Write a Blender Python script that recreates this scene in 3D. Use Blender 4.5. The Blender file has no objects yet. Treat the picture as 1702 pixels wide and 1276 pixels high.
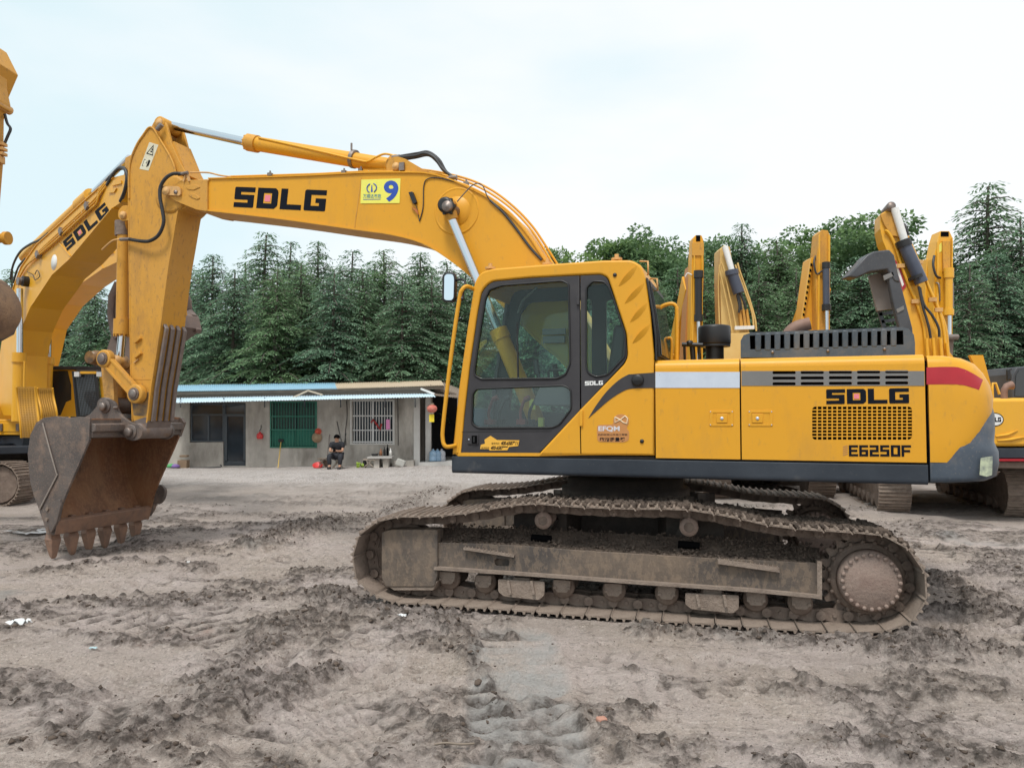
import bpy, bmesh, math, random
import numpy as np
from math import sin, cos, tan, atan, atan2, pi, sqrt, radians
from mathutils import Vector, Matrix, noise
random.seed(7)
R = random.Random(11)
sc = bpy.context.scene
COL = sc.collection
PI = pi
# ------------------------------------------------------------------ camera
FPX, CX, CY = 1278.0, 851.0, 638.0
CAMH = 1.70
PITCH = atan(52 / FPX)
cam_d = bpy.data.cameras.new('camera'); cam = bpy.data.objects.new('camera', cam_d); COL.objects.link(cam)
cam_d.sensor_width = 36; cam_d.lens = 36 * FPX / 1702
cam.location = (0, 0, CAMH); cam.rotation_euler = (pi / 2 + PITCH, 0, 0)
cam_d.clip_start = 0.1; cam_d.clip_end = 3000
sc.camera = cam
# ------------------------------------------------------------------ world, sun, exposure
SUN_EL, SUN_ROT = radians(62), radians(200)
w = bpy.data.worlds.new('World'); sc.world = w; w.use_nodes = True
nt = w.node_tree; nt.nodes.clear()
def N(t, typ, **kw):
    n = t.nodes.new(typ)
    for k, v in kw.items():
        if k in n.inputs: n.inputs[k].default_value = v
        else: setattr(n, k, v)
    return n
out = N(nt, 'ShaderNodeOutputWorld'); bg = N(nt, 'ShaderNodeBackground'); bg.inputs['Strength'].default_value = 0.12
sky = N(nt, 'ShaderNodeTexSky'); sky.sky_type = 'NISHITA'; sky.sun_disc = False
sky.sun_elevation = SUN_EL; sky.sun_rotation = SUN_ROT; sky.air_density = 1.0; sky.dust_density = 1.5
tc = N(nt, 'ShaderNodeTexCoord')
mp = N(nt, 'ShaderNodeMapping'); mp.inputs['Scale'].default_value = (1.1, 1.1, 3.4); mp.inputs['Location'].default_value = (1.35, 0.2, 0.3)
nz = N(nt, 'ShaderNodeTexNoise'); nz.inputs['Scale'].default_value = 1.7; nz.inputs['Detail'].default_value = 7; nz.inputs['Roughness'].default_value = 0.5
sepx = N(nt, 'ShaderNodeSeparateXYZ')
mr = N(nt, 'ShaderNodeMath', operation='MULTIPLY_ADD'); mr.inputs[1].default_value = 0.42; mr.inputs[2].default_value = 0.10
ad = N(nt, 'ShaderNodeMath', operation='ADD')
cr = N(nt, 'ShaderNodeValToRGB'); cr.color_ramp.elements[0].position = 0.36; cr.color_ramp.elements[1].position = 0.68
cr.color_ramp.elements[0].color = (3.55, 4.25, 4.42, 1); cr.color_ramp.elements[1].color = (4.62, 4.70, 4.73, 1)
mx = N(nt, 'ShaderNodeMix', data_type='RGBA'); mx.inputs[0].default_value = 0.93
lk = nt.links.new
lk(tc.outputs['Generated'], mp.inputs['Vector']); lk(mp.outputs[0], nz.inputs['Vector'])
lk(tc.outputs['Generated'], sepx.inputs[0]); lk(sepx.outputs['X'], mr.inputs[0])
lk(nz.outputs['Fac'], ad.inputs[0]); lk(mr.outputs[0], ad.inputs[1]); lk(ad.outputs[0], cr.inputs['Fac'])
lk(sky.outputs[0], mx.inputs[6]); lk(cr.outputs['Color'], mx.inputs[7]); lk(mx.outputs[2], bg.inputs['Color']); lk(bg.outputs[0], out.inputs[0])
sl = bpy.data.lights.new('sun', 'SUN'); sl.energy = 1.5; sl.angle = radians(14); sl.color = (1.0, 0.96, 0.9)
sun = bpy.data.objects.new('sun', sl); COL.objects.link(sun)
sd = Vector((cos(SUN_EL) * sin(SUN_ROT), cos(SUN_EL) * cos(SUN_ROT), sin(SUN_EL)))
sun.rotation_euler = sd.to_track_quat('Z', 'Y').to_euler()
sc.view_settings.view_transform = 'Standard'; sc.view_settings.look = 'None'
sc.view_settings.exposure = 0.90; sc.view_settings.gamma = 1; sc.view_settings.use_curve_mapping = False
sc.render.engine = 'CYCLES'; sc.cycles.max_bounces = 6; sc.cycles.transparent_max_bounces = 16
sc.cycles.diffuse_bounces = 3; sc.cycles.glossy_bounces = 3; sc.cycles.use_denoising = True
# ------------------------------------------------------------------ places from the surveyed photograph
def ray(x, y):
    u = (x - CX) / FPX; v = (CY - y) / FPX
    return Vector((u, cos(PITCH) - v * sin(PITCH), sin(PITCH) + v * cos(PITCH)))
class Frame:
    """a vertical frame: a runs to the right and towards the camera, b goes away from it, z up"""
    def __init__(s, y0, m, x0=0.0):
        s.th = atan(m); s.O = Vector((x0, y0 - m * x0, 0))
        s.A = Vector((cos(s.th), -sin(s.th), 0)); s.B = Vector((sin(s.th), cos(s.th), 0))
        s.M = Matrix.Translation(s.O) @ Matrix.Rotation(-s.th, 4, 'Z')
    def p(s, x, y, b=0.0):
        d = ray(x, y); C = Vector((0, 0, CAMH))
        t = (s.B.dot(s.O - C) + b) / s.B.dot(d)
        P = C + d * t
        return (s.A.dot(P - s.O), P.z)
    def P(s, pts, b=0.0): return [s.p(x, y, b) for x, y in pts]
    def v(s, x, y, b=0.0):
        a, z = s.p(x, y, b); return Vector((a, b, z))
    def w(s, a, b, z): return s.O + s.A * a + s.B * b + Vector((0, 0, z))
def gpt(x, y, z=0.0):
    d = ray(x, y); t = (z - CAMH) / d.z
    return Vector((0, 0, CAMH)) + d * t
# ------------------------------------------------------------------ objects
WM = {}
def tag(o, label=None, cat=None, group=None, kind=None):
    if label: o['label'] = label
    if cat: o['category'] = cat
    if group: o['group'] = group
    if kind: o['kind'] = kind
    return o
def place(o, parent, M):
    if parent is not None:
        o.parent = parent; o.matrix_basis = WM[parent.name].inverted() @ M
    else: o.matrix_basis = M
    WM[o.name] = M.copy()
def empty(name, M):
    o = bpy.data.objects.new(name, None); COL.objects.link(o); o.empty_display_size = 0.3
    place(o, None, M); return o
def link(name, mesh, mat=None, parent=None, M=Matrix()):
    if mat is not None:
        mesh.materials.clear(); mesh.materials.append(mat)
    o = bpy.data.objects.new(name, mesh); COL.objects.link(o); place(o, parent, M); return o
class MB:
    def __init__(s): s.V = []; s.F = []; s.sm = []
    def add(s, V, F, smooth=False):
        n = len(s.V); s.V += [tuple(v) for v in V]; s.F += [tuple(i + n for i in f) for f in F]; s.sm += [smooth] * len(F); return s
    def box(s, c, d, rot=None):
        c = Vector(c); hx, hy, hz = d[0] / 2, d[1] / 2, d[2] / 2
        V = [Vector((x, y, z)) for x in (-hx, hx) for y in (-hy, hy) for z in (-hz, hz)]
        if rot is not None: V = [rot @ v for v in V]
        V = [v + c for v in V]
        F = [(0, 1, 3, 2), (4, 6, 7, 5), (0, 4, 5, 1), (2, 3, 7, 6), (0, 2, 6, 4), (1, 5, 7, 3)]
        return s.add(V, F)
    def bx(s, a0, a1, b0, b1, z0, z1): return s.box(((a0 + a1) / 2, (b0 + b1) / 2, (z0 + z1) / 2), (abs(a1 - a0), abs(b1 - b0), abs(z1 - z0)))
    def bar(s, p, q, wd, ht, up=Vector((0, 0, 1))):
        p = Vector(p); q = Vector(q); d = q - p; L = d.length; d.normalize()
        sx = d.cross(up)
        if sx.length < 1e-4: sx = d.cross(Vector((0, 1, 0)))
        sx.normalize(); uz = sx.cross(d)
        rot = Matrix((d, sx, uz)).transposed()
        return s.box((p + q) / 2, (L, wd, ht), rot)
    def tube(s, pts, r, n=8, cap=True, smooth=True):
        pts = [Vector(p) for p in pts]; rr = r if isinstance(r, (list, tuple)) else [r] * len(pts)
        V = []; F = []; prev = None
        for i, p in enumerate(pts):
            if i == 0: d = pts[1] - p
            elif i == len(pts) - 1: d = p - pts[i - 1]
            else: d = (pts[i + 1] - p).normalized() + (p - pts[i - 1]).normalized()
            if d.length < 1e-9: d = Vector((0, 0, 1))
            d.normalize()
            if prev is None:
                x = d.orthogonal().normalized()
            else:
                x = prev - d * prev.dot(d)
                x = x.normalized() if x.length > 1e-6 else d.orthogonal().normalized()
            prev = x; y = d.cross(x)
            for k in range(n):
                a = 2 * pi * k / n; V.append(p + (x * cos(a) + y * sin(a)) * rr[i])
        for i in range(len(pts) - 1):
            for k in range(n):
                k2 = (k + 1) % n; F.append((i * n + k, i * n + k2, (i + 1) * n + k2, (i + 1) * n + k))
        s.add(V, F, smooth)
        if cap:
            s.add(V[:n], [tuple(range(n))[::-1]]); s.add(V[-n:], [tuple(range(n))])
        return s
    def cyl(s, p, q, r, n=20, r2=None): return s.tube([p, q], [r, r if r2 is None else r2], n)
    def prism(s, poly, b0, b1):
        """poly in (a,z), extruded from b0 to b1"""
        n = len(poly)
        V = [(a, b0, z) for a, z in poly] + [(a, b1, z) for a, z in poly]
        F = [tuple(range(n)), tuple(range(2 * n - 1, n - 1, -1))] + [((i + 1) % n, i, i + n, (i + 1) % n + n) for i in range(n)]
        return s.add(V, F)
    def lathe(s, prof, n=24, c=(0, 0, 0), axis='z', smooth=True):
        """prof: (r, h)"""
        c = Vector(c); V = []; F = []
        for r, h in prof:
            for k in range(n):
                a = 2 * pi * k / n
                if axis == 'z': v = Vector((r * cos(a), r * sin(a), h))
                else: v = Vector((r * cos(a), h, r * sin(a)))
                V.append(v + c)
        for i in range(len(prof) - 1):
            for k in range(n):
                k2 = (k + 1) % n; F.append((i * n + k, i * n + k2, (i + 1) * n + k2, (i + 1) * n + k))
        s.add(V, F, smooth)
        if prof[0][0] > 1e-5: s.add(V[:n], [tuple(range(n))[::-1]])
        if prof[-1][0] > 1e-5: s.add(V[-n:], [tuple(range(n))])
        return s
    def ribbon(s, poly, b0, b1, t):
        """open strip following poly (a,z) with thickness t to its left normal"""
        pts = [Vector((a, z)) for a, z in poly]; off = []
        for i, p in enumerate(pts):
            d = (pts[min(i + 1, len(pts) - 1)] - pts[max(i - 1, 0)]).normalized(); off.append(p + Vector((-d.y, d.x)) * t)
        for i in range(len(pts) - 1):
            q = [pts[i], pts[i + 1], off[i + 1], off[i]]
            V = [(v.x, b0, v.y) for v in q] + [(v.x, b1, v.y) for v in q]
            F = [(0, 1, 2, 3), (7, 6, 5, 4), (1, 0, 4, 5), (3, 2, 6, 7)]
            if i == 0: F.append((0, 3, 7, 4))
            if i == len(pts) - 2: F.append((2, 1, 5, 6))
            s.add(V, F)
        return s
    def mesh(s, name='m', bevel=0.0, seg=2, merge=0.0):
        me = bpy.data.meshes.new(name); me.from_pydata(s.V, [], s.F)
        me.polygons.foreach_set('use_smooth', s.sm); me.update()
        bm = bmesh.new(); bm.from_mesh(me)
        if merge: bmesh.ops.remove_doubles(bm, verts=bm.verts, dist=merge)
        bmesh.ops.recalc_face_normals(bm, faces=bm.faces)
        if bevel:
            es = [e for e in bm.edges if len(e.link_faces) == 2 and e.calc_face_angle(0) > 0.6]
            r = bmesh.ops.bevel(bm, geom=es, offset=bevel, segments=seg, affect='EDGES', profile=0.5, clamp_overlap=True)
            for f in r['faces']: f.smooth = True
        bm.to_mesh(me); bm.free(); return me
    def build(s, name, mat, parent=None, M=None, bevel=0.0, seg=2, merge=0.0):
        if M is None: M = WM[parent.name] if parent is not None else Matrix()
        return link(name, s.mesh(name, bevel, seg, merge), mat, parent, M)
def rnd(poly, r, n=4):
    """round the corners of a 2-D polygon"""
    o = []; L = len(poly)
    for i in range(L):
        p0, p, p1 = Vector(poly[i - 1]), Vector(poly[i]), Vector(poly[(i + 1) % L])
        rr = r[i] if isinstance(r, (list, tuple)) else r
        d0 = (p0 - p); d1 = (p1 - p); k = min(rr, d0.length * .45, d1.length * .45)
        if k < 1e-5: o.append(tuple(p)); continue
        s0 = p + d0.normalized() * k; s1 = p + d1.normalized() * k
        for j in range(n + 1):
            t = j / n; q = s0 * (1 - t) ** 2 + p * 2 * t * (1 - t) + s1 * t * t; o.append((q.x, q.y))
    return o
def smooth_path(pts, n=5):
    """Catmull-Rom"""
    P = [Vector(p) for p in pts]; o = []
    for i in range(len(P) - 1):
        p0 = P[max(i - 1, 0)]; p1 = P[i]; p2 = P[i + 1]; p3 = P[min(i + 2, len(P) - 1)]
        for j in range(n):
            t = j / n
            o.append(0.5 * ((2 * p1) + (p2 - p0) * t + (2 * p0 - 5 * p1 + 4 * p2 - p3) * t * t + (3 * p1 - p0 - 3 * p2 + p3) * t ** 3))
    o.append(P[-1]); return o
def sp2(pts, n=5): return [(v.x, v.y) for v in smooth_path([(p[0], p[1], 0) for p in pts], n)]
def curve_mesh(polys, thick, bevel=0.0, bres=1, text=None):
    """closed 2-D outlines (holes by nesting) -> solid mesh, x = a, y = b, z up, centred on b = 0"""
    cu = bpy.data.curves.new('c', 'CURVE'); cu.dimensions = '2D'; cu.fill_mode = 'BOTH'
    cu.extrude = max(thick / 2 - bevel, 0.0002); cu.bevel_depth = bevel; cu.bevel_resolution = bres; cu.offset = -bevel
    for poly in polys:
        sp = cu.splines.new('POLY'); sp.points.add(len(poly) - 1)
        for i, p in enumerate(poly): sp.points[i].co = (p[0], p[1], 0, 1)
        sp.use_cyclic_u = True
    o = bpy.data.objects.new('c', cu)
    me = bpy.data.meshes.new_from_object(o); bpy.data.objects.remove(o); bpy.data.curves.remove(cu)
    me.transform(Matrix(((1, 0, 0, 0), (0, 0, 1, 0), (0, 1, 0, 0), (0, 0, 0, 1)))); me.flip_normals()
    if bevel:
        bm = bmesh.new(); bm.from_mesh(me); bmesh.ops.remove_doubles(bm, verts=bm.verts, dist=1e-5)
        bmesh.ops.recalc_face_normals(bm, faces=bm.faces); bm.to_mesh(me); bm.free()
    return me
def plate(name, mat, parent, outer, b0, b1, holes=(), bevel=0.0, M=None):
    me = curve_mesh([outer] + list(holes), abs(b1 - b0), bevel)
    me.transform(Matrix.Translation((0, (b0 + b1) / 2, 0)))
    if M is None: M = WM[parent.name]
    return link(name, me, mat, parent, M)
# ------------------------------------------------------------------ writing
GL = {
 'S': [[(.04, 1), (1, 1), (1, .76), (.31, .76), (.31, .63), (.97, .63), (.97, .04), (.93, 0), (0, 0), (0, .24), (.67, .24), (.67, .38), (.04, .38), (0, .42), (0, .95)]],
 'D': [[(0, 0), (.84, 0), (.97, .12), (1, .2), (1, .8), (.97, .9), (.86, 1), (0, 1)], [(.31, .25), (.31, .75), (.7, .75), (.7, .25)]],
 'L': [[(0, 0), (1, 0), (1, .25), (.32, .25), (.32, 1), (0, 1)]],
 'G': [[(.04, 0), (.96, 0), (1, .04), (1, .6), (.52, .6), (.52, .38), (.69, .38), (.69, .24), (.31, .24), (.31, .76), (1, .76), (1, 1), (.06, 1), (0, .93), (0, .06)]],
 'E': [[(0, 0), (1, 0), (1, .2), (.28, .2), (.28, .4), (.92, .4), (.92, .6), (.28, .6), (.28, .8), (1, .8), (1, 1), (0, 1)]],
 'F': [[(0, 0), (.28, 0), (.28, .38), (.9, .38), (.9, .58), (.28, .58), (.28, .8), (1, .8), (1, 1), (0, 1)]],
 '6': [[(0, 0), (.96, 0), (.96, .6), (.28, .6), (.28, .8), (.96, .8), (.96, 1), (0, 1)], [(.28, .2), (.28, .4), (.68, .4), (.68, .2)]],
 '2': [[(0, 0), (1, 0), (1, .2), (.3, .2), (.3, .38), (.96, .38), (.96, 1), (0, 1), (0, .8), (.68, .8), (.68, .6), (0, .6)]],
 '5': [[(0, 0), (.97, 0), (.97, .62), (.29, .62), (.29, .8), (.97, .8), (.97, 1), (0, 1), (0, .42), (.68, .42), (.68, .2), (0, .2)]],
 '0': [[(0, 0), (1, 0), (1, 1), (0, 1)], [(.3, .2), (.3, .8), (.7, .8), (.7, .2)]],
}
def word(txt, mat, parent, o, ex, ey, b, gap=.1, name='letter', M=None, th=.002, square=None):
    """o: lower-left (a,z); ex: (a,z) vector over the whole word; ey: (a,z) vector of the cap height"""
    n = len(txt); wl = 1 / (n + (n - 1) * gap); out = []
    o = Vector(o); ex = Vector(ex); ey = Vector(ey)
    for i, ch in enumerate(txt):
        x0 = i * wl * (1 + gap)
        polys = [[tuple(o + ex * (x0 + p[0] * wl) + ey * p[1]) for p in pl] for pl in GL[ch]]
        me = curve_mesh(polys, th); me.transform(Matrix.Translation((0, b, 0)))
        out.append(link(name, me, mat, parent, M or WM[parent.name]))
        if ch == 'D' and square:
            pl = [tuple(o + ex * (x0 + p[0] * wl) + ey * p[1]) for p in [(.37, .34), (.64, .34), (.64, .66), (.37, .66)]]
            me = curve_mesh([pl], th); me.transform(Matrix.Translation((0, b, 0)))
            link('logo_square', me, square, parent, M or WM[parent.name])
    return out
def text(txt, mat, parent, o, ex, ey, b, name='lettering', M=None, bold=0.0, th=.0015):
    """print set in the built-in font, stretched to fill the box o, ex, ey"""
    cu = bpy.data.curves.new('t', 'FONT'); cu.body = txt; cu.size = 1; cu.offset = bold
    ob = bpy.data.objects.new('t', cu); me = bpy.data.meshes.new_from_object(ob)
    bpy.data.objects.remove(ob); bpy.data.curves.remove(cu)
    if len(me.vertices) == 0: return None
    co = np.empty(len(me.vertices) * 3); me.vertices.foreach_get('co', co); co = co.reshape(-1, 3)
    mn = co.min(0); sz = np.maximum(co.max(0) - mn, 1e-6); t = (co - mn) / sz
    q = np.zeros_like(co)
    q[:, 0] = o[0] + ex[0] * t[:, 0] + ey[0] * t[:, 1]; q[:, 2] = o[1] + ex[1] * t[:, 0] + ey[1] * t[:, 1]; q[:, 1] = b
    me.vertices.foreach_set('co', q.ravel()); me.update()
    return link(name, me, mat, parent, M or WM[parent.name])
# ------------------------------------------------------------------ materials
MATS = {}
def material(name, base, rough=.5, metal=0.0, var=None, var_amt=.25, vscale=3.0, dirt=None, dirt_amt=.5, dscale=1.5, dpos=.55,
             streak=False, bump=0.0, bscale=30.0, spec=.5, trans=0.0, emit=None, coat=0.0, fine=None, rvar=.15, speck=True):
    if name in MATS: return MATS[name]
    m = bpy.data.materials.new(name); m.use_nodes = True; t = m.node_tree; p = t.nodes['Principled BSDF']
    L = t.links.new
    c = tuple(base) + (1,)
    p.inputs['Base Color'].default_value = c; p.inputs['Roughness'].default_value = rough; p.inputs['Metallic'].default_value = metal
    p.inputs['Specular IOR Level'].default_value = spec; p.inputs['Coat Weight'].default_value = coat; p.inputs['Coat Roughness'].default_value = .15
    m.diffuse_color = c
    tc = N(t, 'ShaderNodeTexCoord'); cur = None
    vec = tc.outputs['Object']
    def mixc(fac, a, b):
        x = N(t, 'ShaderNodeMix', data_type='RGBA')
        if hasattr(fac, 'is_linked'): L(fac, x.inputs[0])
        else: x.inputs[0].default_value = fac
        for s, i in ((a, 6), (b, 7)):
            if hasattr(s, 'is_linked'): L(s, x.inputs[i])
            else: x.inputs[i].default_value = tuple(s)[:3] + (1,)
        return x.outputs[2]
    def noi(scale, det=5, rg=.6, sc3=None):
        v = vec
        if sc3:
            mp = N(t, 'ShaderNodeMapping'); mp.inputs['Scale'].default_value = sc3; L(vec, mp.inputs['Vector']); v = mp.outputs[0]
        n = N(t, 'ShaderNodeTexNoise'); n.inputs['Scale'].default_value = scale; n.inputs['Detail'].default_value = det; n.inputs['Roughness'].default_value = rg
        L(v, n.inputs['Vector']); return n.outputs['Fac']
    def ramp(f, a, b):
        r = N(t, 'ShaderNodeMapRange'); r.inputs['From Min'].default_value = a; r.inputs['From Max'].default_value = b; L(f, r.inputs['Value']); return r.outputs['Result']
    def mul(f, k):
        x = N(t, 'ShaderNodeMath', operation='MULTIPLY'); L(f, x.inputs[0]); x.inputs[1].default_value = k; return x.outputs[0]
    cur = base
    if var is not None:
        f = mul(ramp(noi(vscale, 6), .3, .7), var_amt); cur = mixc(f, cur, var)
    if dirt is not None:
        f = ramp(noi(dscale, 9, .7, (1, 1, .35) if streak else None), dpos, dpos + .2); f = mul(f, dirt_amt); cur = mixc(f, cur, dirt)
        if speck: f2 = ramp(noi(dscale * 14, 4, .7, (1, 1, .5) if streak else None), dpos + .05, dpos + .12); f2 = mul(f2, dirt_amt * .6); cur = mixc(f2, cur, dirt)
    if fine is not None:
        f = mul(ramp(noi(90, 3, .8), .4, .65), .45); cur = mixc(f, cur, fine)
    if hasattr(cur, 'is_linked'): L(cur, p.inputs['Base Color'])
    if rvar:
        f = ramp(noi(vscale * 2.3, 5), .2, .8); x = N(t, 'ShaderNodeMath', operation='MULTIPLY_ADD'); L(f, x.inputs[0]); x.inputs[1].default_value = rvar; x.inputs[2].default_value = max(rough - rvar / 2, .02)
        L(x.outputs[0], p.inputs['Roughness'])
    if bump:
        b = N(t, 'ShaderNodeBump'); b.inputs['Strength'].default_value = bump; b.inputs['Distance'].default_value = .02
        L(noi(bscale, 6, .65), b.inputs['Height']); L(b.outputs[0], p.inputs['Normal'])
    if emit:
        p.inputs['Emission Color'].default_value = tuple(emit) + (1,); p.inputs['Emission Strength'].default_value = 1
    MATS[name] = m; return m
def glass(name, tint, refl=.08, op=0.0, opc=(.1, .12, .12)):
    m = bpy.data.materials.new(name); m.use_nodes = True; t = m.node_tree; t.nodes.clear()
    o = N(t, 'ShaderNodeOutputMaterial'); tr = N(t, 'ShaderNodeBsdfTransparent'); tr.inputs[0].default_value = tuple(tint) + (1,)
    g = N(t, 'ShaderNodeBsdfGlossy'); g.inputs['Roughness'].default_value = .03
    df = N(t, 'ShaderNodeBsdfDiffuse'); df.inputs[0].default_value = tuple(opc) + (1,)
    lw = N(t, 'ShaderNodeLayerWeight'); lw.inputs[0].default_value = .25
    ma = N(t, 'ShaderNodeMath', operation='MULTIPLY_ADD'); ma.inputs[1].default_value = .45; ma.inputs[2].default_value = refl
    a = N(t, 'ShaderNodeMixShader'); b = N(t, 'ShaderNodeMixShader')
    tcn = N(t, 'ShaderNodeTexCoord'); nn = N(t, 'ShaderNodeTexNoise'); nn.inputs['Scale'].default_value = 3; nn.inputs['Detail'].default_value = 8
    t.links.new(tcn.outputs['Object'], nn.inputs['Vector'])
    dm = N(t, 'ShaderNodeMath', operation='MULTIPLY'); dm.inputs[1].default_value = op * 2; t.links.new(nn.outputs['Fac'], dm.inputs[0])
    t.links.new(lw.outputs['Fresnel'], ma.inputs[0]); t.links.new(ma.outputs[0], b.inputs[0])
    t.links.new(dm.outputs[0], a.inputs[0]); t.links.new(tr.outputs[0], a.inputs[1]); t.links.new(df.outputs[0], a.inputs[2])
    t.links.new(a.outputs[0], b.inputs[1]); t.links.new(g.outputs[0], b.inputs[2]); t.links.new(b.outputs[0], o.inputs[0])
    return m
YEL = (.68, .318, .018)
mYel = material('yellow_paint', YEL, .42, 0, var=(.64, .335, .035), var_amt=.4, vscale=.9, dirt=(.30, .18, .07), dirt_amt=.34, dscale=1.3, dpos=.54, streak=True, spec=.32)
mYelW = material('yellow_paint_weathered', (.60, .29, .030), .55, 0, spec=.3, var=(.52, .28, .075), var_amt=.7, vscale=1.0, dirt=(.18, .10, .06), dirt_amt=.6, dscale=1.8, dpos=.52, streak=True, bump=.12, bscale=40)
mYelD = material('yellow_paint_dusty', (.66, .36, .11), .6, 0, var=(.52, .32, .14), var_amt=.7, vscale=1.6, dirt=(.2, .12, .07), dirt_amt=.5, dscale=2.2, dpos=.5, streak=True, bump=.1, bscale=40)
mYelM = material('yellow_paint_smeared', (.62, .31, .05), .5, 0, var=(.4, .24, .1), var_amt=.8, vscale=2.5, dirt=(.05, .04, .035), dirt_amt=.9, dscale=4, dpos=.54, bump=.15)
mYelB = material('yellow_paint_fresh', (.74, .38, .018), .4, 0, var=(.68, .33, .035), var_amt=.5, vscale=1.5, dirt=(.3, .2, .1), dirt_amt=.3, dscale=1.8, dpos=.55, streak=True)
mGrey = material('charcoal_paint', (.045, .048, .055), .5, 0, spec=.3, var=(.10, .105, .115), var_amt=.6, vscale=2.0, dirt=(.17, .15, .13), dirt_amt=.35, dscale=2.5, dpos=.54, streak=True, coat=.1)
mGreyD = material('door_charcoal', (.036, .034, .038), .6, 0, spec=.25, var=(.075, .072, .075), var_amt=.6, vscale=2, dirt=(.14, .12, .1), dirt_amt=.2, dscale=2, dpos=.58)
mHood = material('hood_blue_grey', (.040, .056, .074), .42, 0, spec=.4, var=(.13, .15, .17), var_amt=.6, vscale=3, dirt=(.16, .13, .1), dirt_amt=.45, dscale=3, dpos=.52)
mSkirt = material('skirt_blue_grey', (.016, .022, .032), .40, 0, spec=.35, var=(.05, .06, .075), var_amt=.7, vscale=1.4, dirt=(.22, .2, .17), dirt_amt=.35, dscale=3.5, dpos=.57, coat=.1)
mBand = material('band_grey', (.16, .155, .15), .5, 0, var=(.22, .21, .2), var_amt=.5)
mSilver = material('reflective_silver', (.62, .67, .75), .32, .35, var=(.45, .5, .6), var_amt=.5, vscale=6)
mRed = material('red_reflective', (.40, .008, .018), .35, 0, var=(.32, .006, .014), var_amt=.6, vscale=8, coat=.1)
mBlack = material('black_plastic', (.012, .012, .013), .45)
mVoid = material('dark_interior', (.003, .003, .0035), .95, spec=.05)
mRub = material('rubber_hose', (.022, .023, .026), .5, 0, var=(.05, .05, .05), var_amt=.5)
mInk = material('black_print', (.004, .006, .012), .7, spec=.15)
mInkW = material('white_print', (.75, .75, .74), .5)
mInkO = material('brown_print', (.25, .11, .05), .5)
mChrome = material('chrome_rod', (.62, .66, .70), .16, 1.0, rvar=.06)
mSteel = material('bare_steel', (.28, .25, .23), .5, .7, var=(.16, .11, .09), var_amt=.7, vscale=12, bump=.1)
mRustB = material('bucket_steel', (.135, .112, .100), .55, .15, var=(.075, .062, .058), var_amt=.9, vscale=2.2, dirt=(.30, .20, .145), dirt_amt=.7, dscale=4, dpos=.5, bump=.3, bscale=25)
mRustI = material('bucket_inside_rust', (.27, .115, .05), .65, .0, var=(.09, .055, .04), var_amt=.9, vscale=1.8, dirt=(.32, .17, .085), dirt_amt=.75, dscale=2.4, dpos=.45, streak=True, bump=.35, bscale=20)
mTooth = material('tooth_steel', (.20, .13, .10), .55, .2, var=(.34, .20, .13), var_amt=.9, vscale=7, dirt=(.08, .06, .05), dirt_amt=.6, dscale=6, bump=.3, bscale=30)
mTrk = material('track_muddy_steel', (.30, .24, .195), .85, 0, var=(.20, .15, .12), var_amt=.8, vscale=6, dirt=(.13, .10, .08), dirt_amt=.75, dscale=7, dpos=.5, bump=.6, bscale=45)
mTrkD = material('track_link_dirty', (.15, .11, .088), .75, .1, var=(.27, .21, .17), var_amt=.8, vscale=10, dirt=(.05, .04, .035), dirt_amt=.7, dscale=12, bump=.5, bscale=50)
mFrm = material('track_frame_grime', (.135, .110, .092), .75, 0, var=(.045, .042, .043), var_amt=.9, vscale=1.3, dirt=(.30, .22, .155), dirt_amt=.5, dscale=1.2, dpos=.44, streak=True, bump=.35, bscale=35, spec=.3)
mHub = material('hub_rusty', (.25, .175, .145), .7, .1, var=(.38, .30, .25), var_amt=.8, vscale=9, dirt=(.12, .08, .07), dirt_amt=.7, dscale=9, dpos=.5, bump=.4, bscale=40)
mUnder = material('undercarriage_grease', (.045, .038, .034), .7, .1, var=(.1, .08, .065), var_amt=.8, vscale=5, bump=.5, bscale=25)
mMud = material('mud_clod', (.15, .115, .092), .92, 0, var=(.06, .047, .040), var_amt=.95, vscale=7, dirt=(.22, .18, .145), dirt_amt=.6, dscale=9, bump=.8, bscale=60, spec=.2)
mMudD = material('mud_dark', (.10, .085, .075), .85, 0, var=(.16, .13, .11), var_amt=.8, vscale=9, bump=.6, bscale=40)
mWhite = material('white_paint', (.72, .72, .70), .5, 0, dirt=(.4, .38, .34), dirt_amt=.4)
mGlass = glass('cab_glass', (.86, .96, .94), .015, .012, (.25, .30, .30))
mGlassL = glass('cab_glass_lower', (.78, .86, .86), .05, .035, (.26, .32, .33))
mMir = material('mirror_glass', (.8, .85, .9), .03, 1.0, rvar=0)

mBump = material('bumper_blue_grey', (.040, .055, .075), .42, 0, spec=.35, var=(.10, .12, .15), var_amt=.8, vscale=2.2, dirt=(.24, .20, .16), dirt_amt=.5, dscale=3.5, dpos=.53)
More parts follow.
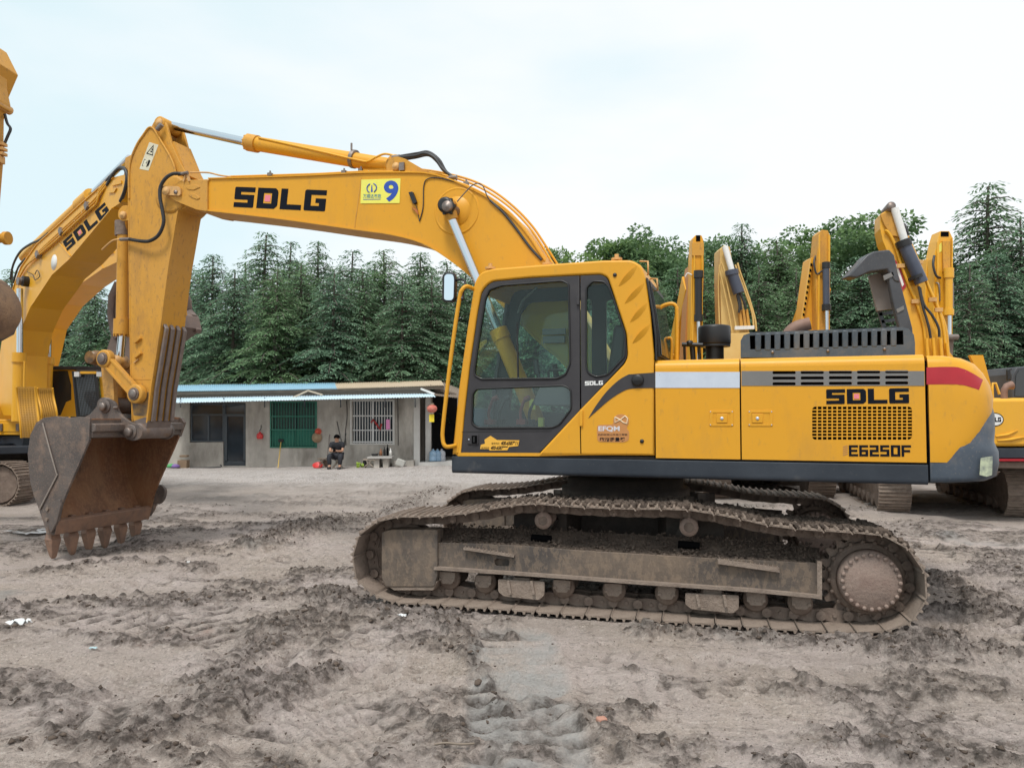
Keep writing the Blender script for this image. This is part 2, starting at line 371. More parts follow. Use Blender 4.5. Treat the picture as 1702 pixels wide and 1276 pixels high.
# ================================================================== GROUND
def hsh(ix, iy, s):
    h = (ix.astype(np.int64) * 374761393 + iy.astype(np.int64) * 668265263 + s * 1442695041) & 0x7fffffff
    h = ((h ^ (h >> 13)) * 1274126177) & 0x7fffffff
    return ((h ^ (h >> 16)) & 0xffff) / 65535.0
def vn(x, y, s=0):
    ix = np.floor(x); iy = np.floor(y); fx = x - ix; fy = y - iy
    fx = fx * fx * (3 - 2 * fx); fy = fy * fy * (3 - 2 * fy)
    a = hsh(ix, iy, s); b = hsh(ix + 1, iy, s); c = hsh(ix, iy + 1, s); d = hsh(ix + 1, iy + 1, s)
    return a + (b - a) * fx + (c - a) * fy + (a - b - c + d) * fx * fy
def fbm(x, y, s=0, oc=5, g=.5):
    r = np.zeros_like(x); am = 1; tot = 0
    for i in range(oc):
        c, q = cos(i * 1.1), sin(i * 1.1)
        r += am * vn((x * c - y * q) * 2 ** i, (x * q + y * c) * 2 ** i, s + i * 17); tot += am; am *= g
    return r / tot
def sst(x, a, b):
    t = np.clip((x - a) / (b - a), 0, 1); return t * t * (3 - 2 * t)
def pline(X, Y, pts):
    D = np.full_like(X, 1e9); S = np.zeros_like(X); acc = 0
    for (x0, y0), (x1, y1) in zip(pts[:-1], pts[1:]):
        dx, dy = x1 - x0, y1 - y0; L = sqrt(dx * dx + dy * dy)
        t = np.clip(((X - x0) * dx + (Y - y0) * dy) / (L * L), 0, 1)
        d = np.hypot(X - x0 - t * dx, Y - y0 - t * dy); sg = np.sign((X - x0) * dy - (Y - y0) * dx)
        m = d < np.abs(D); D = np.where(m, d * sg, D); S = np.where(m, acc + t * L, S); acc += L
    return D, S
def near_line(X, Y, pts, r):
    xs_ = [p[0] for p in pts]; ys_ = [p[1] for p in pts]
    return np.nonzero((X > min(xs_) - r) & (X < max(xs_) + r) & (Y > min(ys_) - r) & (Y < max(ys_) + r))[0]
def gl(*p): return [tuple(gpt(x, y)[:2]) for x, y in p]
LANES = [  # pressed track prints: points in the yard, half width, rib depth
    (gl((905, 1400), (870, 1200), (850, 1060)), .32, .022),
    (gl((330, 1300), (560, 1080), (700, 1015)), .28, .016),
    (gl((0, 1015), (300, 960), (620, 900), (780, 850)), .30, .012),
    (gl((150, 870), (420, 1090), (760, 1290)), .26, .008),
    (gl((1750, 1010), (1600, 970), (1500, 900), (1440, 860)), .32, .022),
    (gl((1750, 1230), (1350, 1130), (1000, 1085)), .27, .008),
]
BERMS = [  # thrown-up mud ridges: points, radius, height
    (gl((190, 1276), (330, 1165), (420, 1085), (520, 1010), (600, 990)), .20, .050),
    (gl((-40, 1010), (120, 1000), (260, 1010), (400, 995), (560, 985)), .16, .045),
    (gl((-60, 1150), (60, 1145), (140, 1165)), .10, .030),
    (gl((1060, 1045), (1180, 1058), (1300, 1065), (1400, 1075), (1500, 1080), (1570, 1088)), .15, .075),
    (gl((1540, 1070), (1640, 1075), (1760, 1100)), .25, .075),
    (gl((1560, 960), (1640, 1010), (1760, 1040)), .30, .05),
    (gl((430, 905), (470, 885), (545, 872)), .34, .13),
    (gl((330, 925), (430, 905)), .12, .04),
    (gl((560, 990), (600, 1010), (700, 1025), (740, 1045)), .18, .06),
    (gl((730, 1020), (760, 1060), (800, 1110), (830, 1180), (840, 1215)), .11, .035),
    (gl((400, 1180), (470, 1130), (560, 1110)), .22, .04),
    (gl((20, 1240), (180, 1250), (330, 1276)), .10, .03),
    (gl((1390, 1215), (1500, 1255), (1702, 1270)), .12, .035),
    (gl((560, 875), (640, 855), (740, 812)), .30, .06),
    (gl((60, 945), (200, 925), (340, 940)), .14, .03),
]
_rl = random.Random(21)
LANES += [([(-5.2, 9.6), (-2.2, 8.0), (-.9, 7.2)], .28, .016), ([(-5, 7.2), (-2.5, 6.0), (-.3, 4.9), (.6, 3.4)], .26, .014), ([(-4.5, 4.4), (-1.8, 5.2), (1.0, 5.3), (4.6, 4.7)], .27, .012), ([(4.8, 5.6), (3.2, 4.4), (1.6, 3.6)], .27, .014), ([(5.2, 9.8), (4.2, 7.4), (3.6, 5.6)], .3, .016)]
GROOVES = [([(-5.5, 5.9), (-3.0, 5.3), (-1.2, 4.6), (-.4, 3.4)], 5), ([(-5.4, 8.6), (-3.2, 7.4), (-1.4, 6.6)], 4), ([(4.9, 4.2), (2.6, 4.5), (.8, 4.9), (-.9, 5.4)], 5), ([(-4.2, 3.6), (-2.6, 4.3), (-1.0, 5.8)], 4), ([(4.8, 8.2), (3.9, 6.6), (3.4, 5.2), (2.6, 3.5)], 5), ([(-6, 11.5), (-3, 10.2), (-.5, 9.2)], 4)]
for _i in range(22):
    _x, _y = _rl.uniform(-5, 5), 3.4 + 8 * _rl.random() ** 1.3; _a = _rl.choice([.1, .25, -.15, 2.9, 1.9, 1.3]) + _rl.uniform(-.2, .2); _L = _rl.uniform(.8, 2.2)
    LANES.append(([(_x, _y), (_x + cos(_a) * _L, _y + sin(_a) * _L)], _rl.uniform(.2, .3), _rl.uniform(.008, .016)))
def ground_fn(X, Y):
    near = 1 - sst(np.hypot(X, Y - 6), 13, 24)
    big = (fbm(X * .35, Y * .35, 3, 3) - .5) * .09 + (fbm(X * 1.2, Y * 1.2, 13, 3) - .5) * .035
    cz = fbm(X * .65 + 4.2 + Y * .2, Y * 1.7 + 1.7, 21, 7, .62); ch = sst(cz, .462, .535)
    rid = 1 - np.abs(2 * fbm(X * 5.5, Y * 7, 5, 5, .6) - 1) * 1.6
    cr1 = fbm(X * 13, Y * 13, 9, 4, .7); lump = sst(cr1, .47, .62)
    fin = 1 - np.abs(2 * fbm(X * 9, Y * 15, 33, 4, .68) - 1) * 2.2
    scr = sst(1 - np.abs(2 * fbm(X * 1.1 + Y * .3, Y * 4.2, 77, 4, .6) - 1) * 2.0, .80, .97)      # scraped ledges
    h = big * near; dark = ch * .55
    lane = np.zeros_like(X); pale = np.zeros_like(X)
    for i, (pts, hw, dp) in enumerate(LANES):
        k = near_line(X, Y, pts, hw + .35)
        if not len(k): continue
        x, y = X[k], Y[k]; D, S = pline(x, y, pts); m = (1 - sst(np.abs(D), hw - .05, hw + .04)) * (sst(fbm(x * 2.3, y * 2.3, 40 + i, 5), .40, .52) if i else sst(fbm(x * 2.3, y * 2.3, 40, 5), .26, .40))
        rib = np.abs(np.sin((S + (fbm(x * 3, y * 3, 60 + i, 3) - .5) * .10) * pi / .19)) ** 1.5
        h[k] += m * ((rib - .6) * dp * 2.5 - .012); ch[k] *= (1 - .75 * m)
        h[k] += (1 - sst(np.abs(np.abs(D) - hw - .04), 0, .07)) * .016 * fbm(x * 6, y * 6, 70 + i, 2)
        lane[k] = np.maximum(lane[k], m); dark[k] += m * (.55 - rib) * .6
        if i == 0: pale[k] = np.maximum(pale[k], m)
    for i, (pts, ng) in enumerate(GROOVES):
        k = near_line(X, Y, pts, .5)
        if not len(k): continue
        x, y = X[k], Y[k]; D, S = pline(x, y, pts); D = D + (fbm(x * 1.5, y * 1.5, 300 + i, 3) - .5) * .12; m = (1 - sst(np.abs(D), .22, .30)) * sst(fbm(x * 1.8, y * 1.8, 310 + i, 4), .38, .5)
        g_ = np.abs(np.sin(D * pi / .07)) ** 2; h[k] += m * (g_ * .012 - .010); ch[k] *= (1 - .85 * m); dark[k] = dark[k] * (1 - .6 * m) + m * (.5 - g_) * .3; lane[k] = np.maximum(lane[k], m)
    for i, (pts, rr, hh) in enumerate(BERMS):
        k = near_line(X, Y, pts, rr * 2 + .3)
        if not len(k): continue
        x, y = X[k], Y[k]; D, S = pline(x, y, pts); wv = (fbm(x * 2.2, y * 2.2, 90 + i, 3) - .5) + (fbm(x * 9, y * 9, 190 + i, 3) - .5) * .7
        m = (1 - sst(np.abs(D) / rr + wv * 2.2, 0.0, 1.5))
        h[k] += m * hh * .8 * (.25 + .25 * rid[k] + .35 * lump[k]); dark[k] = np.maximum(dark[k], m * .7); ch[k] = np.maximum(ch[k], m)
    h += near * (ch * (.006 + .014 * rid + .022 * lump + .014 * fin) + .005 * (rid - .5) + .010 * (cr1 - .5) + .004 * fin + .008 * scr * (1 - lane))
    dark = np.clip(dark + ch * (lump - .35) * .55 + (.5 - fin) * .22 * near + scr * .22 * (1 - lane), 0, 1)
    # standing ground rises gently towards the house and its yard strip
    h += sst(Y, 20, 27) * (0.010 * (X + 9)) * (X > -9) * (X < 12)
    # below bucket and under the tracks the ground is pressed
    a, b = frT_inv(X, Y)
    tr = ((1 - sst(np.abs(b - .3), .30, .42)) + (1 - sst(np.abs(b - 2.89), .30, .42))) * sst(a, -1.7, -1.3) * (1 - sst(a, 2.9, 3.2))
    h = h * (1 - tr) + tr * (-.028 + .012 * rid)
    h -= sst(a, -6.8, -6.2) * (1 - sst(a, -4.6, -4.2)) * (1 - sst(np.abs(b - .9), 1.2, 1.9)) * .05
    return h, dark, lane, pale
frT = Frame(6.73, .228)
def frT_inv(X, Y):
    dx = X - frT.O.x; dy = Y - frT.O.y
    return dx * frT.A.x + dy * frT.A.y, dx * frT.B.x + dy * frT.B.y
def axis_pts(lo, hi, step, glo, ghi, gr):
    c = list(np.arange(lo, hi, step)); s = step; x = lo
    L = []
    while x > glo: s *= gr; x -= s; L.append(x)
    s = step; x = c[-1]; Rr = []
    while x < ghi: s *= gr; x += s; Rr.append(x)
    return np.array(L[::-1] + c + Rr)
xs = axis_pts(-5.4, 5.4, .0165, -420, 420, 1.07)
ya = [2.4]; st = .014
while ya[-1] < 1500:
    y = ya[-1]
    st = .012 if y < 4.5 else .017 if y < 7 else .026 if y < 11 else st * 1.03
    ya.append(y + st)
ys = np.array([-60, -20, -6, 0, 1.5] + ya)
GX, GY = np.meshgrid(xs, ys); gx = GX.ravel(); gy = GY.ravel()
gh, gd, gln, gpl = ground_fn(gx, gy)
def grid_mesh(name, gx, gy, gz, nx, ny, attrs):
    me = bpy.data.meshes.new(name); nv = nx * ny
    me.vertices.add(nv); co = np.stack([gx, gy, gz], 1).astype(np.float32); me.vertices.foreach_set('co', co.ravel())
    i = np.arange(nx - 1); j = np.arange(ny - 1); I, J = np.meshgrid(i, j); b = (J * nx + I).ravel()
    q = np.stack([b, b + 1, b + nx + 1, b + nx], 1); nf = len(q)
    me.loops.add(nf * 4); me.loops.foreach_set('vertex_index', q.ravel().astype(np.int32))
    me.polygons.add(nf); me.polygons.foreach_set('loop_start', (np.arange(nf) * 4).astype(np.int32))
    me.polygons.foreach_set('use_smooth', np.ones(nf, bool)); me.update(calc_edges=True)
    for k, v in attrs.items():
        at = me.attributes.new(k, 'FLOAT', 'POINT'); at.data.foreach_set('value', v.astype(np.float32))
    return me
mG = bpy.data.materials.new('yard_mud'); mG.use_nodes = True; t = mG.node_tree; P = t.nodes['Principled BSDF']; L = t.links.new
def at(nm):
    n = N(t, 'ShaderNodeAttribute'); n.attribute_name = nm; return n.outputs['Fac']
geo = N(t, 'ShaderNodeNewGeometry')
def gn(scale, det=6, rg=.6, off=0):
    m = N(t, 'ShaderNodeMapping'); m.inputs['Location'].default_value = (off, off * .7, 0); L(geo.outputs['Position'], m.inputs[0])
    n = N(t, 'ShaderNodeTexNoise'); n.inputs['Scale'].default_value = scale; n.inputs['Detail'].default_value = det; n.inputs['Roughness'].default_value = rg
    L(m.outputs[0], n.inputs['Vector']); return n.outputs['Fac']
def gr(f, a, b, k=1.0):
    r = N(t, 'ShaderNodeMapRange'); r.inputs['From Min'].default_value = a; r.inputs['From Max'].default_value = b; r.inputs['To Max'].default_value = k; L(f, r.inputs['Value']); return r.outputs['Result']
def gm(f, a, b):
    x = N(t, 'ShaderNodeMix', data_type='RGBA'); L(f, x.inputs[0])
    for s, i in ((a, 6), (b, 7)):
        if hasattr(s, 'is_linked'): L(s, x.inputs[i])
        else: x.inputs[i].default_value = tuple(s) + (1,)
    return x.outputs[2]
def mth(op, a, b):
    x = N(t, 'ShaderNodeMath', operation=op)
    for s, i in ((a, 0), (b, 1)):
        if hasattr(s, 'is_linked'): L(s, x.inputs[i])
        else: x.inputs[i].default_value = s
    return x.outputs[0]
c = gm(gr(gn(.55, 5, .6), .35, .65), (.49, .41, .345), (.46, .39, .35))
c = gm(gr(gn(.8, 6, .65, 13), .46, .62), c, (.54, .46, .42))
c = gm(gr(gn(2.2, 8, .7, 5), .55, .68, .7), c, (.33, .27, .22))
c = gm(gr(gn(9, 8, .75, 9), .55, .62, .75), c, (.22, .175, .145))
c = gm(gr(gn(38, 4, .8, 3), .53, .60, .7), c, (.62, .55, .49))
c = gm(gr(gn(55, 5, .8, 413), .56, .63, .75), c, (.17, .135, .11))
c = gm(mth('MULTIPLY', at('pale'), gr(gn(1.6, 6, .7, 31), .36, .56, .8)), c, (.43, .425, .405))
c = gm(gr(gn(.35, 4, .6, 77), .60, .68, .75), c, (.30, .31, .30))
c = gm(gr(gn(.9, 5, .6, 140), .68, .74, .5), c, (.36, .20, .15))
dk = mth('MULTIPLY', gr(at('dark'), .10, .70), gr(gn(14, 6, .7, 50), .28, .58, .95))
c = gm(dk, c, (.095, .078, .066))
far = gr(mth('MULTIPLY', 1.0, N(t, 'ShaderNodeSeparateXYZ').outputs['Y']), 0, 1)
sx = [n for n in t.nodes if n.type == 'SEPXYZ'][-1]; L(geo.outputs['Position'], sx.inputs[0])
fy = gr(sx.outputs['Y'], 11, 17, .85)
c = gm(fy, c, gm(gr(gn(1.1, 8, .75, 200), .38, .66), (.46, .41, .37), (.31, .265, .23)))
fyg = mth('MULTIPLY', gr(sx.outputs['Y'], 17.5, 20), gr(gn(26, 3, .8, 260), .47, .55, .8))
c = gm(fyg, c, (.60, .57, .55))
vm = N(t, 'ShaderNodeMix', data_type='RGBA', blend_type='MULTIPLY'); vm.inputs[0].default_value = 1; vm.inputs[7].default_value = (1.27, 1.27, 1.29, 1); vm.clamp_result = False; L(c, vm.inputs[6]); c = vm.outputs[2]
L(c, P.inputs['Base Color'])
wet = gr(gn(.7, 4, .6, 320), .58, .66, 1)
rg = N(t, 'ShaderNodeMapRange'); rg.inputs['To Min'].default_value = .88; rg.inputs['To Max'].default_value = .42; L(wet, rg.inputs['Value']); L(rg.outputs[0], P.inputs['Roughness'])
P.inputs['Specular IOR Level'].default_value = .35
bp = N(t, 'ShaderNodeBump'); bp.inputs['Strength'].default_value = .9; bp.inputs['Distance'].default_value = .08
L(gn(24, 9, .72, 90), bp.inputs['Height'])
bp2 = N(t, 'ShaderNodeBump'); bp2.inputs['Strength'].default_value = 1.0; bp2.inputs['Distance'].default_value = .035
L(gn(75, 5, .75, 95), bp2.inputs['Height']); L(bp.outputs[0], bp2.inputs['Normal']); L(bp2.outputs[0], P.inputs['Normal'])
ground = link('ground', grid_mesh('ground', gx, gy, gh, len(xs), len(ys), {'dark': gd, 'lane': gln, 'pale': gpl}), mG)
tag(ground, 'churned brown mud yard with pressed track prints', kind='structure')
_gc = {}
def gz(x, y): return float(ground_fn(np.array([x], float), np.array([y], float))[0][0])
# ---- loose clods of mud (stuff)
def clods():
    rs = np.random.RandomState(5)
    ico = bmesh.new(); bmesh.ops.create_icosphere(ico, subdivisions=1, radius=1); V0 = np.array([v.co[:] for v in ico.verts]); F0 = np.array([[v.index for v in f.verts] for f in ico.faces]); ico.free()
    P_ = []
    n = 90000; x = rs.uniform(-6.5, 6.5, n); y = 3.3 + 11 * rs.uniform(0, 1, n) ** 1.4
    h, d, ln, pl = ground_fn(x, y)
    keep = rs.uniform(0, 1, n) < (d * d * .5 + .03); x, y, h, d = x[keep], y[keep], h[keep], d[keep]
    sz = .003 + .013 * rs.uniform(0, 1, len(x)) ** 4 * (.4 + d)
    x2, y2, h2, s2 = [], [], [], []
    for pts, rr, hh in BERMS:
        for (x0, y0), (x1, y1) in zip(pts[:-1], pts[1:]):
            L_ = sqrt((x1 - x0) ** 2 + (y1 - y0) ** 2); k = int(L_ * rr * hh * 9000); t_ = rs.uniform(0, 1, k); of = rs.normal(0, rr * .55, k)
            dx, dy = (x1 - x0) / L_, (y1 - y0) / L_
            x2.append(x0 + (x1 - x0) * t_ - dy * of); y2.append(y0 + (y1 - y0) * t_ + dx * of); s2.append(.004 + .018 * rs.uniform(0, 1, k) ** 4)
    x2 = np.concatenate(x2); y2 = np.concatenate(y2); s2 = np.concatenate(s2); h2 = ground_fn(x2, y2)[0]
    x = np.concatenate([x, x2]); y = np.concatenate([y, y2]); h = np.concatenate([h, h2]); sz = np.concatenate([sz, s2])
    k = len(x)
    V = V0[None] * (1 + rs.uniform(-.35, .35, (k, len(V0), 1))); V = (V + rs.normal(0, .22, V.shape)) * rs.uniform(.5, 1.5, (k, 1, 3)) * sz[:, None, None]
    an = rs.uniform(0, 6.28, k); c_, s_ = np.cos(an)[:, None], np.sin(an)[:, None]
    X = V[..., 0] * c_ - V[..., 1] * s_ + x[:, None]; Y = V[..., 0] * s_ + V[..., 1] * c_ + y[:, None]; Z = V[..., 2] * .7 + (h - sz * .05)[:, None]
    VV = np.stack([X, Y, Z], -1).reshape(-1, 3); FF = (F0[None] + (np.arange(k) * len(V0))[:, None, None]).reshape(-1, 3)
    me = bpy.data.meshes.new('mud_clods'); me.vertices.add(len(VV)); me.vertices.foreach_set('co', VV.astype(np.float32).ravel())
    me.loops.add(len(FF) * 3); me.loops.foreach_set('vertex_index', FF.ravel().astype(np.int32)); me.polygons.add(len(FF)); me.polygons.foreach_set('loop_start', (np.arange(len(FF)) * 3).astype(np.int32)); me.update(calc_edges=True)
    return me, k
me, nclod = clods(); print('clods', nclod)
cl = link('mud_clods', me, mMud); tag(cl, 'loose brown clods of mud scattered along the ruts and ridges', 'mud', kind='stuff')
def mudpile(name, parent, M, pts, n, smin, smax, seed, mat_, slope_=0.0):
    """clods heaped over a list of (a,b,z) anchor points"""
    rs = random.Random(seed); mb = MB()
    for i in range(n):
        k = rs.random() * (len(pts) - 1); j = int(k); f = k - j
        p = Vector(pts[j]) * (1 - f) + Vector(pts[min(j + 1, len(pts) - 1)]) * f
        s = smin + (smax - smin) * rs.random() ** 2
        dy_ = rs.uniform(-.11, .12); c = p + Vector((rs.gauss(0, .05), dy_, dy_ * slope_ + rs.random() * .02))
        V = []
        for u in [(1, 0, 0), (-1, 0, 0), (0, 1, 0), (0, -1, 0), (0, 0, 1), (0, 0, -1)]:
            V.append(c + Vector(u) * s * rs.uniform(.6, 1.3) + Vector((rs.uniform(-1, 1), rs.uniform(-1, 1), rs.uniform(-1, 1))) * s * .35)
        mb.add(V, [(0, 2, 4), (2, 1, 4), (1, 3, 4), (3, 0, 4), (2, 0, 5), (1, 2, 5), (3, 1, 5), (0, 3, 5)])
    o = mb.build(name, mat_, parent, M); tag(o, kind='stuff'); return o
# ================================================================== MAIN EXCAVATOR
frU = Frame(6.96, .329)
EX = empty('excavator', frT.M @ Matrix.Translation((0.9, 1.6, 0)))
tag(EX, 'big yellow excavator in front with number 9 sign on its boom and full muddy tracks', 'excavator')
TM, UM = frT.M, frU.M
# ---------------- crawler tracks
loop_px = [(642, 859), (675, 858.5), (709, 858.5), (745, 856), (779, 852), (812, 846), (848, 840), (884, 836.5), (920, 839), (957, 842), (1020, 844.5), (1080, 846), (1123, 845), (1160, 849), (1193, 854.5), (1240, 864), (1282, 873.5), (1330, 879), (1377, 882), (1430, 885.5), (1472, 890), (1500, 903), (1519, 921), (1535, 946), (1545, 970), (1541, 995), (1531, 1018), (1514, 1035), (1492, 1047), (1440, 1051), (1390, 1051), (1301, 1046), (1174, 1037), (1060, 1029.5), (940, 1021), (782, 1009), (700, 1004), (648, 1000), (608, 981), (590, 960), (585, 942), (586, 920), (590, 900), (600, 884), (615, 872)]
lp = [Vector((a, 0, z)) for a, z in frT.P(loop_px, -.10)]
lp = [p + Vector((0, 0, 0)) for p in lp] + [lp[0]]
lp = smooth_path(lp, 4)
acc = [0]
for i in range(1, len(lp)): acc.append(acc[-1] + (lp[i] - lp[i - 1]).length)
TL = acc[-1]; NS = 49; PIT = TL / NS
print('track len', TL, 'pitch', PIT, 'z range', min(p.z for p in lp), max(p.z for p in lp))
def at_len(s):
    s = s % TL
    for i in range(1, len(acc)):
        if acc[i] >= s: f = (s - acc[i - 1]) / (acc[i] - acc[i - 1]); return lp[i - 1].lerp(lp[i], f)
    return lp[-1].copy()
def shoe_mesh(pitch, w, rib=.026):
    mb = MB(); h = pitch / 2
    # plate: x along travel, y across, z outward
    prof = [(-h * .97, -.004), (-h * .9, .006), (h * .84, .006), (h * .99, -.014), (h * .95, -.022), (h * .82, -.006), (-h * .92, -.006), (-h * .96, -.012)]
    mb.prism(prof, 0.004, w - .004)
    for x in (-h * .78, -h * .08, h * .62):
        mb.prism([(x - .013, .006), (x + .013, .006), (x + .007, rib), (x - .007, rib)], .0, w)
    return mb.mesh('track_shoe')
def link_mesh(pitch):
    mb = MB(); h = pitch / 2
    for y0 in (.19, .37):
        mb.prism(rnd([(-h * 1.12, -.028), (-h * 1.12, -.098), (h * .2, -.112), (h * 1.1, -.098), (h * 1.1, -.03), (h * .2, -.008), (-h * .6, -.008)], .018, 2), y0, y0 + .045)
    mb.cyl((-h, .165, -.062), (-h, .445, -.062), .026, 12)
    mb.cyl((-h, .155, -.062), (-h, .17, -.062), .040, 12)
    mb.cyl((-h * .05, .175, -.06), (-h * .05, .19, -.06), .016, 8)
    return mb.mesh('track_link')
def shoe_M(s, w_off=0.0, pitch=None):
    p0 = at_len(s - PIT * .5); p1 = at_len(s + PIT * .5); c = (p0 + p1) / 2
    d = (p1 - p0).normalized(); nrm = Vector((-d.z, 0, d.x))       # loop runs clockwise seen from the camera side: outward normal
    return Matrix.Translation(c) @ Matrix((d, Vector((0, 1, 0)), nrm)).transposed().to_4x4()
sm = shoe_mesh(PIT, .66); lm_ = link_mesh(PIT)
def track(b0, near):
    M0 = TM @ Matrix.Translation((0, b0, 0))
    fr = frT
    mb = MB()
    P = lambda *q: fr.P(q, .03)
    o = rnd(P((722, 876), (760, 872), (860, 877), (1000, 884), (1200, 896), (1280, 900), (1364, 912), (1362, 996), (1250, 985), (1060, 972), (900, 960), (722, 949)), .01)
    f = None
    box = MB(); box.prism([(a, z) for a, z in frT.P([(722, 905), (860, 910), (1060, 924), (1250, 934), (1362, 940), (1362, 990), (1250, 983), (1060, 970), (900, 958), (722, 948)], .10)], .10, .50)
    f = box.build('track_frame', mFrm, EX, M0, bevel=.012)
    def sub(name, mb, mat_, bevel=0.0): return mb.build(name, mat_, f, M0, bevel)
    # sloped top of the frame
    m = MB(); q = frT.P([(722, 903), (860, 908), (1060, 922), (1250, 932), (1362, 938)], .09); q2 = frT.P([(722, 876), (860, 878), (1060, 888), (1250, 900), (1362, 910)], .3)
    for i in range(4):
        m.add([(q[i][0], .09, q[i][1]), (q[i + 1][0], .09, q[i + 1][1]), (q2[i + 1][0], .3, q2[i + 1][1]), (q2[i][0], .3, q2[i][1]), (q[i][0], .10, q[i][1] - .05), (q[i + 1][0], .10, q[i + 1][1] - .05), (q2[i + 1][0], .5, q2[i + 1][1] - .03), (q2[i][0], .5, q2[i][1] - .03)],
              [(0, 1, 2, 3), (0, 4, 5, 1), (3, 2, 6, 7), (4, 7, 6, 5)])
    sub('frame_top', m, mMud)
    # side plate skirt with a lower lip
    sk = frT.P([(722, 901), (790, 903), (860, 906), (960, 914), (1060, 920), (1160, 926), (1250, 930), (1364, 936), (1364, 994), (1250, 984), (1060, 971), (900, 959), (722, 947)], .055)
    hole = [rnd([(a, z) for a, z in frT.P([(822, 928), (846, 929), (846, 941), (822, 940)], .05)], .03)]
    plate('side_plate', mFrm, f, rnd(sk, .01), .05, .075, hole, .004, M0)
    m = MB(); r_ = frT.P([(722, 946), (900, 958), (1060, 970), (1250, 983), (1364, 994)], .02); m.ribbon(r_, -.0, .09, .026); sub('bottom_lip', m, mTrk)
    m = MB(); r_ = frT.P([(1358, 932), (1366, 933), (1366, 996), (1358, 995)], .03); m.prism(r_, .02, .12); sub('end_plate', m, mTrk)
    # front cover over the idler yoke
    m = MB(); m.prism(rnd(frT.P([(634, 884), (650, 880), (727, 880), (727, 955), (722, 975), (640, 975), (634, 960)], .02), .02), .02, .20); sub('idler_cover', m, mFrm, .008)
    m = MB(); m.prism(frT.P([(634, 966), (727, 966), (720, 981), (655, 981)], .03), .03, .18); sub('idler_guard', m, mTrk, .005)
    # carrier rollers
    for px, py, r in ((901, 866, .075), (1145, 877, .078)):
        c = frT.v(px, py, .06); m = MB()
        m.lathe([(.0, .10 - .008), (r * .72, .092), (r * .8, .1), (r, .105), (r, .15), (r * .82, .17), (r * .82, .32), (r, .34), (r, .38), (0, .38)], 28, (c.x, 0, c.z), 'y')
        cr_ = sub('carrier_roller', m, mHub); m = MB(); m.lathe([(r * .38, .088), (r * .42, .082), (r * .5, .082), (r * .55, .09)], 20, (c.x, 0, c.z), 'y'); m.cyl((c.x, .08, c.z), (c.x, .1, c.z), r * .16, 6); sub('roller_cap', m, mTrkD)
        m = MB(); m.bar((c.x + .02, .40, c.z), (c.x - .05, .42, c.z - .16), .10, .14); sub('roller_bracket', m, mUnder)
    # track rollers under the frame
    for px, py in ((745, 962), (805, 968), (868, 972), (935, 976), (1020, 982), (1108, 987), (1184, 992), (1256, 997), (1331, 1003)):
        c = frT.v(px, py, .12); r = .10; m = MB()
        m.lathe([(0, .13), (r * .5, .13), (r * .55, .135), (r * .85, .14), (r, .15), (r, .2), (r * .8, .215), (r * .8, .37), (r, .39), (r, .44), (0, .45)], 22, (c.x, 0, c.z), 'y')
        sub('track_roller', m, mTrkD)
        m = MB(); m.prism(rnd([(c.x - .075, c.z + .07), (c.x + .075, c.z + .07), (c.x + .07, c.z + .01), (c.x + .045, c.z - .035), (c.x - .045, c.z - .035), (c.x - .07, c.z + .01)], .012, 2), .085, .13)
        m.box((c.x - .06, .08, c.z + .005), (.025, .02, .02)); m.box((c.x + .06, .08, c.z + .005), (.025, .02, .02)); sub('roller_cap', m, mTrk)
    # chain guards
    for q in ([(828, 962), (905, 966), (905, 989), (896, 997), (838, 991), (828, 983)], [(1139, 985), (1228, 989), (1228, 1011), (1219, 1019), (1149, 1012), (1139, 1004)]):
        m = MB(); m.prism(rnd(frT.P(q, .04), .012, 2), .035, .06); cg = sub('chain_guard', m, mTrk, .004)
        for fx in (.22, .72):
            x_ = q[0][0] + (q[1][0] - q[0][0]) * fx; m = MB(); m.bar(frT.v(x_, q[0][1] + 3, .02), frT.v(x_ + 4, q[4][1] - 4, .02), .03, .022); sub('guard_rib', m, mTrk)
    # steps
    for a_, b_ in (((770, 910), (854, 926)), ((1193, 930), (1296, 951))):
        x0, z0 = frT.p(a_[0], a_[1], 0); x1, z1 = frT.p(b_[0], b_[1], 0); dz = -.022; m = MB()
        m.prism([(x0, z0), (x1, z0 + dz * 2.2), (x1, z1), (x0, z1 - dz * 2.2 - .0)], .0, .012); m.prism([(x0, z0), (x1, z0 + dz * 2.2), (x1, z0 + dz * 2.2 - .012), (x0, z0 - .012)], .012, .06)
        for k in range(14):
            fx = (k + .5) / 14; m.prism([(x0 + (x1 - x0) * fx - .008, z0 + dz * 2.2 * fx), (x0 + (x1 - x0) * fx + .008, z0 + dz * 2.2 * fx), (x0 + (x1 - x0) * fx, z0 + dz * 2.2 * fx + .022)], .0, .012)
        sub('step', m, mTrk)
    # mud holes on the frame top (dark slots)
    for px, py in ((900, 896), (1145, 907)):
        a, z = frT.p(px, py, .17); m = MB(); m.tube([(a - .09, .17, z + .012), (a + .09, .17, z + .004)], .032, 12); sub('mud_hole', m, mVoid)
    # sprocket and final drive
    c = frT.v(1447, 966, .05); m = MB(); r = .335; T_ = []
    for k in range(21 * 4):
        a = 2 * pi * k / 84; ph = k % 4; rr = r + (.038 if ph in (1, 2) else -.018); T_.append((c.x + rr * cos(a), c.z + rr * sin(a)))
    m.prism(T_, .20, .245); sub('sprocket', m, mTrkD, .004)
    m = MB(); m.lathe([(0, .03), (.215, .03), (.232, .045), (.240, .08), (.243, .14), (0, .14)], 40, (c.x, 0, c.z), 'y'); fd = sub('final_drive', m, mHub); m = MB(); m.lathe([(.2, .14), (.275, .145), (.29, .17), (.29, .21), (0, .21)], 40, (c.x, 0, c.z), 'y'); sub('drive_flange', m, mTrkD)
